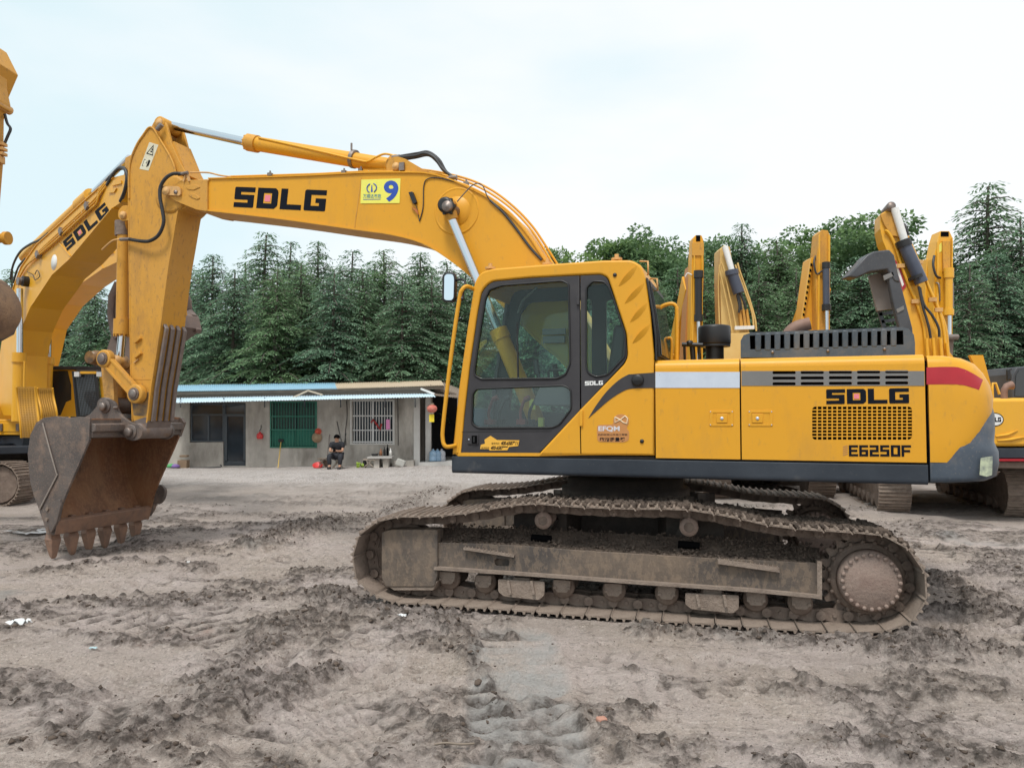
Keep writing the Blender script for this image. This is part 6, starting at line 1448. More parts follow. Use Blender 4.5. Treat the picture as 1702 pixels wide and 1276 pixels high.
bmC = fprism(fC, [(-30, 60), (-10, 100), (-40, 170), (-300, 220), (-640, 560), (-730, 570), (-420, 190), (-120, 90)], .05, .5, 'boom', mYelW, XC, .01)
# ---------------- right: excavator with raised engine hood at the right edge
f5 = Frame(15.0, .25)
pm = f5.p(1592, 850, 0)[0]
M5 = facing(f5, pm, 2.0, 0.0); X5 = empty('excavator', M5); tag(X5, 'yellow excavator at the right edge with its engine hood raised and round white logo', 'excavator', 'excavators parked round the yard')
cw5 = bg_body(X5, M5, detail=True, skip_cab=True, mt=mYelB, tl=4.2, gauge=1.98, sw_=.52)
# its upper body as the photograph shows it, swung so the flank faces us
f6 = Frame(11.6, -.05, 7.5)
bd = fprism(f6, [(1610, 663), (1760, 661), (1800, 661), (1800, 742), (1610, 742)], 0, 1.8, 'flank_panel', mYelB, X5, .05)
fprism(f6, [(1610, 744), (1800, 744), (1800, 762), (1610, 762)], .02, 1.8, 'lower_skirt', mSkirt, bd, .02); fprism(f6, [(1612, 762.5), (1800, 762.5), (1800, 766), (1612, 766)], .0, 1.7, 'red_stripe', mRed, bd); fprism(f6, [(1612, 766.5), (1800, 766.5), (1790, 780), (1612, 777)], .1, 1.7, 'belly_plate', mTrkB, bd, .02)
c = f6.v(1653, 697, 0); m = MB(); k = 1.0; el = [(c.x + .145 * cos(a), c.z + .105 * sin(a)) for a in [i * pi / 16 for i in range(32)]]; eli = [(c.x + .132 * cos(a), c.z + .092 * sin(a)) for a in [i * pi / 16 for i in range(32)]]
lg = plate('round_logo', mWhite, bd, eli, -.005, 0, (), 0, f6.M); plate('logo_ring', mInk, bd, el, -.006, -.001, [eli], 0, f6.M)
o0 = (c.x - .105, c.z - .035); word('SDLG', mInk, bd, o0, (.205, 0), (0, .07), -.008, .12, M=f6.M)
m = MB(); m.tube([f6.v(1655, 725, -.01), f6.v(1675, 722, -.015), f6.v(1692, 715, -.01)], [.012, .025, .005], 5); m.tube([f6.v(1658, 732, -.01), f6.v(1680, 730, -.015), f6.v(1705, 726, -.01)], [.012, .03, .01], 5); m.build('pressed_crease', mYelB, bd, f6.M)
f7 = Frame(12.3, -.05, 8.0)
cb7 = fprism(f7, [(1681, 662), (1683, 622), (1690, 610), (1800, 600), (1800, 662)], 0, 1.0, 'cab', mGrey, X5, .02)
fprism(f7, [(1687, 658), (1689, 624), (1694, 615), (1790, 606), (1790, 658)], -.012, 0, 'window', mDG, cb7)
gpipe(f7, [(1681, 613, -.1), (1676, 616, -.1), (1674, 624, -.1), (1680, 632, -.1)], .016, 'grab_rail', mBlack, cb7); fprism(f7, [(1675, 614), (1680, 612), (1681, 630), (1675, 632)], -.15, -.1, 'mirror', mBlack, cb7, .01)
m = MB(); m.tube([f6.v(1669, 664, .3), f6.v(1669, 648, .3), f6.v(1673, 642, .3), f6.v(1682, 640, .3)], [.05, .05, .055, .07], 12); m.build('exhaust_pipe', material('rusty_pipe', (.2, .11, .08), .7, .3), bd, f6.M)
gpipe(f6, [(1650, 662, .1), (1650, 637, .1), (1655, 637, .1), (1661, 655, .1)], .02, 'grab_rail', mYelB, bd, sm_=False)
# raised hood
f8 = Frame(14.3, .0, 9)
hd_ = fprism(f8, [(1483, 446), (1492, 450), (1517, 545), (1521, 590), (1504, 590), (1500, 560), (1484, 500), (1476, 455)], 0, .12, 'raised_hood', mGrey, X5, .02)
m = MB(); q = f8.P([(1408, 460), (1440, 424), (1452, 418), (1478, 415), (1486, 424), (1496, 470), (1486, 468), (1474, 448), (1446, 452), (1424, 462)], 0); m.prism(q, -.02, .3); m.build('hood_top', mGrey, hd_, f8.M, bevel=.03)
fprism(f8, [(1444, 458), (1480, 448), (1492, 500), (1496, 512), (1458, 517)], .3, .36, 'hood_lining', material('hood_lining', (.20, .175, .16), .7, 0, bump=.2), hd_, .01, at=.3)
for k in range(4): fprism(f8, [(1461 + k * 4, 520 + k * 12), (1488 + k * 3.5, 516 + k * 12), (1490 + k * 3.5, 521 + k * 12), (1462 + k * 4, 525 + k * 12)], .5, .54, 'hood_bar', mHood, hd_, 0, at=.5)
fprism(f8, [(1458, 513), (1464, 512), (1478, 560), (1472, 562)], .5, .54, 'hood_frame', mHood, hd_, 0, at=.5)
for q in ([(1468, 458), (1484, 452), (1486, 458), (1470, 466)], [(1490, 514), (1502, 508), (1503, 514), (1492, 520)]): fprism(f8, q, -.02, .0, 'hood_strap', mBand, hd_)
# ---------------- right: booms and arms behind the engine cover
mCylN = material('cylinder_navy', (.045, .055, .085), .35, 0, var=(.08, .09, .12), var_amt=.6)
def pipes(fr, lst, parent, r=.022, mt=None, nm='pipe'):
    for l_ in lst: gpipe(fr, l_, r, nm, mt or mYelB, parent)
# its boom, pointing away
f9 = Frame(17.5, .25)
bm = fprism(f9, [(1463, 356), (1470, 352), (1486, 344), (1492, 360), (1500, 400), (1530, 480), (1560, 560), (1590, 600), (1590, 650), (1540, 650), (1516, 600), (1504, 500), (1484, 440), (1467, 400), (1463, 380)], 0, .55, 'boom', mYelB, X5, .01)
fprism(f9, [(1463, 356), (1488, 350), (1500, 386), (1497, 394), (1482, 392), (1470, 374)], -.06, .0, 'boom_head', mYelW, bm, .01)
m = MB(); m.tube([f9.v(1487, 346, -.1), f9.v(1504, 402, -.1)], .075, 12); m.build('cylinder_rod', mWhite, bm, f9.M)
m = MB(); m.tube([f9.v(1501, 402, -.12), f9.v(1532, 470, -.12)], .125, 16); m.build('arm_cylinder', mCylN, bm, f9.M); m = MB(); m.tube([f9.v(1500, 400, -.12), f9.v(1504, 410, -.12)], .15, 16); m.build('cylinder_collar', mBlack, bm, f9.M); m = MB(); m.tube([f9.v(1522, 458, -.12), f9.v(1524, 463, -.12)], .15, 16); m.build('cylinder_collar', mBlack, bm, f9.M)
m = MB(); m.lathe([(0, -.12), (.09, -.12), (.09, .4), (0, .4)], 12, (f9.p(1479, 345, 0)[0], 0, f9.p(1479, 345, 0)[1]), 'y'); m.build('head_pin', mSteel, bm, f9.M)
pipes(f9, [[(1471, 383, -.05), (1478, 388, -.05), (1488, 408, -.05), (1498, 440, -.05), (1512, 476, -.05), (1524, 505, -.05), (1536, 545, -.05), (1540, 610, -.05)], [(1500, 385, -.05), (1513, 410, -.05), (1527, 440, -.05), (1545, 480, -.05), (1562, 520, -.05), (1570, 560, -.05), (1573, 610, -.05)], [(1502, 380, .1), (1518, 415, .1), (1535, 455, .1), (1552, 500, .1), (1567, 530, .1), (1574, 560, .1), (1576, 610, .1)]], bm, .03)
pipes(f9, [[(1529, 478, -.15), (1535, 505, -.15), (1550, 525, -.15), (1560, 545, -.15), (1561, 560, -.12)], [(1527, 476, -.15), (1534, 510, -.15), (1540, 530, -.15), (1544, 545, -.15), (1547, 562, -.12)], [(1502, 372, 0), (1506, 378, -.05), (1509, 390, -.05), (1505, 376, .1)]], bm, .025, mRub, 'hose')
for x, y in ((1497, 442), (1521, 501), (1527, 436), (1550, 498), (1560, 515)):
    c = f9.v(x, y, -.06); m = MB(); m.box(c, (.14, .08, .08)); m.build('pipe_clamp', mYelD, bm, f9.M)
for x in (1540, 1551, 1563, 1574):
    m = MB(); m.tube([f9.v(x, 562 if x < 1570 else 570, -.15), f9.v(x + 3, 600, -.15)], .035, 6); m.build('pipe_end', mYelB, bm, f9.M)
fprism(f9, [(1484, 436), (1489, 432), (1498, 450), (1506, 476), (1498, 486), (1494, 470), (1488, 455)], -.02, 0, 'red_logo_plate', mRed, bm, 0); 
fprism(f9, [(1487.5, 441), (1490, 439), (1502, 473), (1499, 477)], -.03, -.02, 'logo_print', mInkW, bm, 0, at=0)
# the others
def new_ex(fr, px, b, ang, label, mt=mYel, gauge=2.1):
    a = fr.p(px, 690, b)[0]; Mx = facing(fr, a, b, ang); X = empty('excavator', Mx); tag(X, label, 'excavator', 'excavators parked round the yard'); bg_body(X, Mx, mt=mt, gauge=gauge); return X
fE = Frame(16.5, .0)
X1 = new_ex(fE, 1150, 4.2, pi, 'excavator with dark cylinder on its upright arm, just right of the big cab')
a1 = fprism(fE, [(1152, 396), (1156, 391), (1166, 391), (1169, 398), (1170, 440), (1169, 480), (1166, 540), (1160, 600), (1146, 600), (1148, 520), (1150, 430)], 0, .35, 'arm', mYel, X1, .01)
fprism(fE, [(1150, 403), (1170, 403), (1170, 425), (1150, 425)], -.03, 0, 'arm_box', mYelW, a1, .005); fprism(fE, [(1157, 391), (1164, 391), (1164, 401), (1157, 401)], -.01, .0, 'fork_gap', mVoid, a1)
m = MB(); m.tube([fE.v(1161, 452, -.12), fE.v(1161, 532, -.12)], .075, 14); c1 = m.build('bucket_cylinder', mBlack, a1, fE.M); m = MB(); m.tube([fE.v(1161, 450, -.12), fE.v(1161, 462, -.12)], .10, 14); m.build('cylinder_collar', mBlack, c1, fE.M); m = MB(); m.tube([fE.v(1161, 523, -.12), fE.v(1161, 534, -.12)], .09, 14); m.build('cylinder_collar', mBlack, c1, fE.M); fcyl(fE, (1161, 534), (1162, 600), -.12, .04, 'cylinder_rod', mChrome, c1, 10)
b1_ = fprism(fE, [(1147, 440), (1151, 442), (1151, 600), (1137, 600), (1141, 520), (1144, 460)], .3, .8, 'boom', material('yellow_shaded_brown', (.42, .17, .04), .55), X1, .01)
pipes(fE, [[(1150, 455, -.03), (1150, 520, -.03), (1151, 600, -.03)], [(1154, 425, -.05), (1155, 450, -.05)], [(1167, 425, -.05), (1167, 600, -.05)]], a1, .015); pipes(fE, [[(1139, 460, 0), (1143, 454, -.03), (1150, 457, -.05)]], a1, .012, mWhite, 'hose')
X2 = new_ex(fE, 1228, .9, 0.0, 'excavator with pale pipe-covered boom and navy cylinder, between the two upright arms')
mPaleY = material('pale_yellow_paint', (.66, .46, .17), .55, 0, var=(.58, .36, .10), var_amt=.7)
b2_ = fprism(fE, [(1197, 414), (1203, 408), (1213, 410), (1218, 440), (1232, 490), (1246, 555), (1258, 552), (1258, 600), (1200, 600), (1199, 540), (1197, 470)], .1, .6, 'boom', mPaleY, X2, .01)
fprism(fE, [(1197, 555), (1258, 552), (1254, 690), (1202, 690)], -.1, .5, 'boom_foot', mPaleY, b2_, .01)
m = MB(); m.tube([fE.v(1205, 410, -.02), fE.v(1217, 452, -.08)], .065, 12); m.build('cylinder_rod', mWhite, b2_, fE.M); m = MB(); m.tube([fE.v(1216, 452, -.1), fE.v(1228, 487, -.1)], .12, 16); m.build('arm_cylinder', mCylN, b2_, fE.M); m = MB(); m.tube([fE.v(1215.5, 449, -.1), fE.v(1217, 457, -.1)], .14, 16); m.build('cylinder_collar', mCylN, b2_, fE.M)
pipes(fE, [[(1200, 438, -.05), (1205, 455, -.05), (1212, 490, -.05), (1218, 515, -.05), (1223, 545, -.05)], [(1196, 450, -.05), (1203, 480, -.05), (1211, 520, -.05), (1216, 550, -.05)], [(1222, 440, -.05), (1229, 460, -.05), (1240, 490, -.05), (1250, 520, -.05), (1253, 545, -.05)], [(1226, 437, -.05), (1230, 452, -.05), (1245, 495, -.05), (1255, 530, -.05), (1257, 550, -.05)], [(1196, 440, .1), (1194, 480, .1), (1196, 545, .1)]], b2_, .020, mPaleY)
pipes(fE, [[(1226, 487, -.1), (1230, 500, -.12), (1232, 515, -.1)], [(1230, 487, -.1), (1236, 500, -.12), (1240, 512, -.1)], [(1225, 490, -.1), (1229, 508, -.12), (1228, 520, -.1)]], b2_, .025, mRub, 'hose')
for x in (1228, 1234, 1240): fprism(fE, [(x, 515), (x + 3, 513), (x + 8, 544), (x + 3, 545)], -.08, 0, 'pipe_end', mYelW, b2_)
fprism(fE, [(1222, 542), (1254, 541), (1254, 547), (1222, 548)], -.12, -.05, 'pipe_bracket', mWhite, b2_, .005)
X3 = new_ex(fE, 1362, 4.4, pi, 'excavator whose tapering arm with slotted edge stands left of the raised hood')
a3 = fprism(fE, [(1361, 388), (1366, 382), (1376, 383), (1380, 392), (1380, 460), (1377, 555), (1358, 560), (1356, 480), (1358, 420)], 0, .38, 'arm', mYelW, X3, .01)
b3 = fprism(fE, [(1350, 428), (1356, 424), (1360, 440), (1360, 560), (1334, 560), (1340, 500)], .25, .8, 'boom', mYel, X3, .01)
m = MB(); m.ribbon(fE.P([(1350, 430), (1341, 490), (1333, 540)], .25), .18, .26, -.05); m.build('slotted_edge', mYelB, b3, fE.M)
for k in range(10):
    t_ = k / 10; c = fE.v(1348.5 - t_ * 14, 440 + t_ * 92, .17); m = MB(); m.box(c, (.035, .02, .06)); m.build('slot', mVoid, b3, fE.M)
m = MB(); m.tube([fE.v(1373, 442, -.12), fE.v(1373.5, 508, -.12)], .07, 14); c3 = m.build('bucket_cylinder', mCylN, a3, fE.M); m = MB(); m.tube([fE.v(1373, 436, -.12), fE.v(1373, 446, -.12)], .085, 12); m.build('cylinder_collar', mBlack, c3, fE.M); m = MB(); m.tube([fE.v(1373.5, 506, -.12), fE.v(1373.5, 516, -.12)], .095, 14); m.build('cylinder_collar', mBlack, c3, fE.M); fcyl(fE, (1374, 516), (1374, 556), -.12, .04, 'cylinder_rod', mChrome, c3, 10)
pipes(fE, [[(1356, 425, .1), (1353, 437, 0), (1357, 455, -.03), (1364, 452, -.05), (1370, 448, -.08)]], a3, .02, mRub, 'hose')
for y in (430, 465, 505): fprism(fE, [(1360, y), (1363, y), (1363, y + 3), (1360, y + 3)], -.03, 0, 'hose_stop', mYelD, a3)
X4 = new_ex(Frame(19.0, 0), 1640, 3.6, pi, 'excavator with all-yellow upright arm and cylinder, to the right of the raised hood')
fF = Frame(19.0, 0)
a5 = fprism(fF, [(1558, 400), (1563, 384), (1578, 384), (1584, 396), (1583, 520), (1580, 600), (1560, 600), (1552, 520), (1552, 430)], 0, .4, 'arm', mYelB, X4, .01); fprism(fF, [(1541, 430), (1549, 428), (1555, 440), (1552, 560), (1536, 520), (1538, 480)], .3, .8, 'boom', mYelB, X4, .01)
fprism(fF, [(1567, 400), (1580, 400), (1580, 448), (1568, 452)], -.06, 0, 'arm_channel', mYelW, a5, .01); fprism(fF, [(1564, 385), (1577, 385), (1577, 393), (1564, 393)], -.01, 0, 'fork_gap', mVoid, a5)
m = MB(); m.tube([fF.v(1577, 450, -.16), fF.v(1577, 516, -.16)], .09, 14); m.tube([fF.v(1577, 446, -.16), fF.v(1577, 462, -.16)], .115, 14); m.tube([fF.v(1577, 514, -.16), fF.v(1577, 524, -.16)], .115, 14); c5 = m.build('bucket_cylinder', mYelB, a5, fF.M); fcyl(fF, (1578, 524), (1578, 556), -.16, .045, 'cylinder_rod', mChrome, c5, 10)
m = MB(); m.tube([fF.v(1570, 560, -.2), fF.v(1592, 560, -.2)], .07, 12); m.build('link_pin', mSteel, a5, fF.M); fprism(fF, [(1575, 556), (1586, 560), (1584, 590), (1574, 590)], -.1, .1, 'bucket_link', mTrkB, a5, .01)
pipes(fF, [[(1553, 425, -.03), (1551, 440, -.1), (1556, 458, -.1), (1563, 462, -.05)]], a5, .03, mRub, 'hose'); pipes(fF, [[(1556, 470, -.03), (1561, 474, -.1), (1562, 500, -.03)], [(1584, 470, -.2), (1584, 510, -.2)]], a5, .02, mSteel, 'pipe')
fprism(fF, [(1560, 408), (1566, 402), (1565, 418), (1560, 420)], -.008, 0, 'worn_sticker', mSignY, a5)
# extra excavator far behind under the big one's belly
X6 = new_ex(Frame(19.0, .0), 1290, 1.5, 0.3, 'excavator standing behind the big one, only its tracks showing beneath the skirt', mYelB)

for fr_, par, ls, b_ in ((fE, a1, ([(1153, 428), (1155, 428), (1152, 600), (1149, 600)], [(1166, 428), (1168.5, 428), (1167, 600), (1164.5, 600)]), -.04), (fE, a3, ([(1361, 392), (1363.5, 388), (1362, 556), (1359, 556)], [(1377, 388), (1380, 392), (1379, 556), (1376.5, 556)]), -.04), (fF, a5, ([(1558, 402), (1561, 396), (1560, 600), (1556, 600)], [(1582, 396), (1584, 400), (1583, 560), (1580.5, 560)]), -.05)):
    for q in ls: fprism(fr_, q, b_, 0, 'arm_edge', mYelB, par)

# the lower arms, buckets and boom roots of the machines that face us, hidden here by the big one
def lower_arm(fr, X, x0, x1, ytop, b1, bb, mt, mtb):
    """arm below the picture's cover, bucket curled under it, boom running back to the machine"""
    xc = (x0 + x1) / 2
    fprism(fr, [(x0 + 2, ytop), (x1 - 2, ytop), (x1 - 5, 745), (x0 + 5, 745)], .02, b1 - .02, 'lower_arm', mt, X, .01)
    c = fr.v(xc, 745, .2); pr = [(c.y + .55, c.z + .10), (c.y - .10, c.z + .15), (c.y - .42, c.z - .05), (c.y - .45, c.z - .35), (c.y - .15, c.z - .55), (c.y + .30, c.z - .58), (c.y + .34, c.z - .50), (c.y, c.z - .40), (c.y - .28, c.z - .22), (c.y, c.z + .02), (c.y + .5, c.z + .02)]
    m = MB(); n = len(pr); V = [(c.x - .5, y, z) for y, z in pr] + [(c.x + .5, y, z) for y, z in pr]
    m.add(V, [tuple(range(n)), tuple(range(2 * n - 1, n - 1, -1))] + [((i + 1) % n, i, i + n, (i + 1) % n + n) for i in range(n)]); bk = m.build('bucket', mRustC, X, fr.M)
    for k in range(5): m = MB(); m.bar((c.x - .42 + k * .21, c.y + .30, c.z - .54), (c.x - .42 + k * .21, c.y + .50, c.z - .56), .09, .06); m.build('tooth', mTooth, bk, fr.M)
    m = MB(); p = fr.v(xc - 6, 470, .6); q = Vector((p.x, bb, 1.5)); m.bar(p, p.lerp(q, .55) + Vector((0, 0, .25)), .40, .5); m.bar(p.lerp(q, .5) + Vector((0, 0, .25)), q, .42, .6); m.build('boom_root', mtb, X, fr.M, bevel=.02)
lower_arm(fE, X1, 1146, 1168, 596, .35, 3.4, mYel, mYel); lower_arm(fE, X3, 1357, 1379, 555, .38, 3.6, mYelW, mYel); lower_arm(fF, X4, 1556, 1582, 596, .4, 2.8, mYelB, mYelB)
# ================================================================== HOUSE
fH = Frame(25.3, .0)
HM = fH.M
slope = lambda px: (px - 300) / 400 * .12
HZ = lambda px: fH.p(px, 778 - (px - 300) / 400 * 6, 0)[1]
house = empty('house', HM @ Matrix.Translation((fH.p(500, 770)[0], 2, 0))); tag(house, 'low grey cement shed house with blue and tan corrugated roof and barred windows', 'house')
mWall = material('cement_render', (.58, .55, .50), .9, 0, var=(.36, .34, .31), var_amt=.9, vscale=.9, dirt=(.15, .135, .115), dirt_amt=.8, dscale=.7, dpos=.46, streak=True, bump=.2, bscale=12, speck=False)
mWallP = material('pale_render', (.60, .60, .58), .9, 0, var=(.46, .45, .43), var_amt=.8, vscale=1.5, bump=.1)
mFrameD = material('window_frame_grey', (.06, .075, .09), .5); mPaneD = material('dark_pane', (.016, .022, .03), .12, 0, spec=.6, rvar=.05, var=(.05, .07, .09), var_amt=.6, vscale=1.2)
mBlueR = material('blue_roof_sheet', (.20, .38, .50), .5, .1, var=(.30, .44, .52), var_amt=.6, vscale=.6)
mTanR = material('tan_roof_sheet', (.44, .36, .26), .6, 0, var=(.38, .30, .2), var_amt=.7, vscale=.8); mAwn = material('awning_sheet', (.46, .60, .68), .45, .1, var=(.50, .60, .66), var_amt=.6, vscale=.8)
mWood = material('grey_timber', (.22, .18, .14), .8, 0, var=(.13, .1, .08), var_amt=.7, vscale=3)
def hp(name, pts, b0, b1, mt, parent=house, bevel=0.0, at=0.0): return fprism(fH, pts, b0, b1, name, mt, parent, bevel, at=at)
# front wall with openings
W_o = fH.P([(268, 781), (697, 774), (697, 655), (268, 660)]); op = [fH.P([(315, 735), (371, 734.5), (371, 774), (408.5, 774), (408.5, 669), (315, 669)]), fH.P([(451, 742), (525, 742), (525, 668), (451, 668)]), fH.P([(586, 737), (654, 737), (654, 666), (586, 666)])]
wall = plate('front_wall', mWall, house, W_o, 0, .24, op, 0, HM)
hp('low_panel', [(313, 736), (371, 736), (371, 776), (313, 777)], .03, .2, mWallP)
for nm, q in (('end_wall', [(690, 655), (697, 655), (697, 775), (690, 775)]), ('end_wall', [(268, 660), (274, 660), (274, 781), (268, 781)])): hp(nm, q, .24, 4.0, mWall)
hp('back_wall', [(268, 655), (697, 650), (697, 774), (268, 781)], 3.9, 4.1, mWall); hp('room_floor', [(270, 779), (697, 773), (697, 776), (270, 782)], .2, 3.9, mWall)
m = MB(); q = fH.P([(274, 662), (690, 657)]); m.ribbon([q[0], q[1]], .2, 3.9, .04); m.build('ceiling', mWood, house, HM)
# plinth line and pilaster lines
hp('corner_pilaster', [(688, 656), (698, 656), (698, 774), (688, 774)], -.05, 0, mWallP)
def frame_rect(name, x0, y0, x1, y1, wd_, b0, b1, mt, parent):
    o = fH.P([(x0, y1), (x1, y1), (x1, y0), (x0, y0)]); i = fH.P([(x0 + wd_, y1 - wd_), (x1 - wd_, y1 - wd_), (x1 - wd_, y0 + wd_), (x0 + wd_, y0 + wd_)]); return plate(name, mt, parent, o, b0, b1, [i], 0, HM)
w1 = frame_rect('window', 316, 670.5, 371, 734, 2.2, .05, .12, mFrameD, house)
hp('pane', [(318, 690), (371, 690), (371, 733), (318, 733)], .09, .10, mPaneD, w1); hp('pane', [(318, 672), (371, 672), (371, 688), (318, 688)], .09, .10, mPaneD, w1)
for q in ([(317, 688), (371, 688), (371, 690.5), (317, 690.5)], [(344, 690), (347, 690), (347, 733), (344, 733)]): hp('mullion', q, .045, .10, mFrameD, w1)
hp('curtain', [(321, 692), (343, 692), (343, 732), (321, 732)], .12, .14, material('curtain_pale', (.16, .2, .22), .8), w1)
dr = frame_rect('door', 371.5, 670, 408, 773.5, 2.4, .04, .11, mFrameD, house)
hp('pane', [(373, 672), (407, 672), (407, 688), (373, 688)], .08, .09, mPaneD, dr); hp('pane', [(375, 692), (406, 692), (406, 768), (375, 768)], .08, .09, mPaneD, dr)
for q in ([(372, 688), (408, 688), (408, 692), (372, 692)], [(373.5, 766), (407, 766), (407, 771), (373.5, 771)], [(373.5, 692), (376.5, 692), (376.5, 768), (373.5, 768)], [(404, 692), (406.5, 692), (406.5, 768), (404, 768)]): hp('door_frame', q, .03, .09, mFrameD, dr)
hp('inner_shelf', [(377, 713), (404, 712), (404, 719), (377, 720)], .3, .5, material('shelf_ochre', (.28, .19, .07), .7), dr)
mGreenB = material('green_metal', (.02, .16, .11), .5, 0, var=(.04, .2, .15), var_amt=.5); mBarW = material('pale_bars', (.55, .56, .56), .5)
w2 = frame_rect('window', 449, 667, 527, 744, 2.0, -.03, .05, mGreenB, house)
hp('pane', [(451, 669), (525, 669), (525, 742), (451, 742)], .15, .16, material('green_curtain', (.025, .085, .075), .35, 0, var=(.015, .04, .04), var_amt=.9, vscale=2, rvar=.1), w2)
hp('lower_sheet', [(451, 714), (525, 714), (525, 741), (451, 741)], .05, .06, material('green_sheet', (.02, .19, .13), .6, 0, var=(.015, .12, .09), var_amt=.8, vscale=2), w2)
for k in range(16):
    x = 453 + k * 4.7; hp('bar', [(x, 668), (x + 1.0, 668), (x + 1.0, 743), (x, 743)], -.02, .0, mGreenB, w2)
for y in (691, 713): hp('rail', [(450, y), (526, y), (526, y + 1.8), (450, y + 1.8)], -.03, -.02, mGreenB, w2)
hp('mullion', [(489, 668), (491.5, 668), (491.5, 742), (489, 742)], .05, .1, mFrameD, w2)
w3 = frame_rect('window', 582, 664, 656, 739, 2.8, -.02, .04, mWallP, house)
hp('pane', [(586, 667), (654, 667), (654, 737), (586, 737)], .16, .17, mPaneD, w3); hp('curtain', [(587, 668), (620, 668), (618, 700), (590, 736), (587, 736)], .2, .22, material('curtain_grey', (.2, .2, .2), .8), w3)
for k in range(15):
    x = 588 + k * 4.6; hp('bar', [(x, 667), (x + 1.2, 667), (x + 1.2, 737), (x, 737)], -.0, .02, mBarW, w3)
for y, h_ in ((690, 2), (714, 1.6), (733, 2.2)): hp('rail', [(586, y), (654, y), (654, y + h_), (586, y + h_)], -.012, .0, mBarW, w3)
hp('mullion', [(618.5, 667), (621.5, 667), (621.5, 737), (618.5, 737)], -.02, .05, mBarW, w3)
m = MB(); m.tube([fH.v(617, 702, -.05), fH.v(620, 697, -.05), fH.v(624, 702, -.05), (fH.v(628, 708, -.05)), fH.v(632, 714, -.05), fH.v(634, 704, -.05)], .035, 6); m.build('red_ribbon', material('red_cloth', (.35, .03, .03), .8), w3, HM)
hp('pink_cloth', [(642, 697), (648, 697), (648.5, 713), (642, 713.5)], -.05, -.03, material('pink_cloth', (.75, .28, .55), .8), w3)
# roof sheets: corrugated
def corr(name, mt, p00, p10, p11, p01, parent, n=60, amp=.022, waves=40):
    """corrugated sheet between the eave line p00-p10 and the upper line p01-p11 (points a,b,z)"""
    p00, p10, p11, p01 = map(Vector, (p00, p10, p11, p01)); m = MB(); V = []; waves = int(waves * 1.7); amp *= .6; k = waves * 4
    nr = (p10 - p00).cross(p01 - p00).normalized()
    if nr.z < 0: nr = -nr
    for i in range(k + 1):
        t_ = i / k; o = nr * amp * sin(2 * pi * t_ * waves)
        a = p00.lerp(p10, t_) + o; b = p01.lerp(p11, t_) + o; V += [a, b, a - nr * .012, b - nr * .012]
    F = []
    for i in range(k): F += [(4 * i, 4 * i + 4, 4 * i + 5, 4 * i + 1), (4 * i + 2, 4 * i + 3, 4 * i + 7, 4 * i + 6), (4 * i, 4 * i + 2, 4 * i + 6, 4 * i + 4)]
    m.add(V, F, True); return m.build(name, mt, parent, HM)
E = lambda x, y, b: Vector((fH.p(x, y, b)[0], b, fH.p(x, y, b)[1]))
e0, e1, e2 = E(276, 650, -.35), E(560, 646, -.35), E(738, 640, -.35)
h0, h1, h2 = E(276, 640, 3.2), E(556, 636.5, 3.2), E(733, 632, 3.2)
for i in range(5):
    t0, t1 = i / 5, (i + 1) / 5; corr('blue_roof_sheet', mBlueR, e0.lerp(e1, t0), e0.lerp(e1, t1 + .005), h0.lerp(h1, t1 + .005) + Vector((0, 0, .004 * i)), h0.lerp(h1, t0) + Vector((0, 0, .004 * i)), house, waves=11)
for i in range(3):
    t0, t1 = i / 3, (i + 1) / 3; corr('tan_roof_sheet', mTanR, e1.lerp(e2, t0), e1.lerp(e2, t1), h1.lerp(h2, t1), h1.lerp(h2, t0), house, waves=12)
bz = Vector((0, 3.4, -.35)); corr('rear_roof_sheet', mTanR, h0 + bz, h2 + bz, h2, h0, house, waves=60)
m = MB(); m.bar(e0 + Vector((0, .1, -.07)), e2 + Vector((0, .1, -.07)), .08, .10); m.build('eave_beam', mWood, house, HM)
m = MB(); m.bar(E(276, 656, -.1), E(715, 650, -.1), .05, .16); m.build('fascia_board', material('fascia', (.30, .26, .22), .8), house, HM)
# awning in sheets
a0, a1 = E(270, 669.5, -1.2), E(722, 659, -1.2); g0, g1 = E(276, 660.5, -.12), E(716, 654, -.12)
for i in range(6):
    t0, t1 = i / 6, (i + 1) / 6; corr('awning_sheet', mAwn, a0.lerp(a1, t0), a0.lerp(a1, t1 + .004), g0.lerp(g1, t1 + .004) + Vector((0, 0, .003 * i)), g0.lerp(g1, t0) + Vector((0, 0, .003 * i)), house, waves=10)
for px in (300, 372, 440, 506, 566, 640, 690):
    m = MB(); m.bar(E(px, 667, -1.1), E(px, 676, -.03), .035, .035); m.bar(E(px, 672, -.05), E(px, 661, -.8), .03, .03); m.build('awning_bracket', mFrameD, house, HM)
m = MB(); m.bar(E(484, 662, -.5), E(512, 649, -.5), .05, .05); m.bar(E(512, 649, -.5), E(536, 656, -.5), .05, .05); m.build('loose_lath', material('pale_timber', (.5, .43, .33), .8), house, HM)
# open porch at the right end
for q, b0, b1, nm in (([(706, 660), (715, 658), (715, 766), (706, 768)], .2, .5, 'porch_post'), ([(760, 660), (766, 660), (766, 768), (760, 768)], 0, .3, 'porch_post')): hp(nm, q, b0, b1, mWallP)
hp('porch_back_wall', [(697, 650), (775, 652), (775, 768), (697, 770)], 3.2, 3.4, material('recess_shade_wall', (.05, .05, .055), .9)); hp('porch_side_wall', [(772, 652), (776, 652), (776, 770), (772, 770)], 0, 3.2, material('recess_shade_wall', (.05, .05, .055), .9))  # near-black wall colour paints in the shade of the open recess
hp('porch_step', [(697, 768), (775, 765), (775, 772), (697, 775)], -.2, 3.2, mWallP)
m = MB()
for k in range(6): m.bar(E(715 + k * 4, 640 + k * 2.2, .0), E(738 + k * 4, 650 + k, .4), .04, .05)
tag(m.build('gable_battens', mWood, house, HM), kind='stuff')
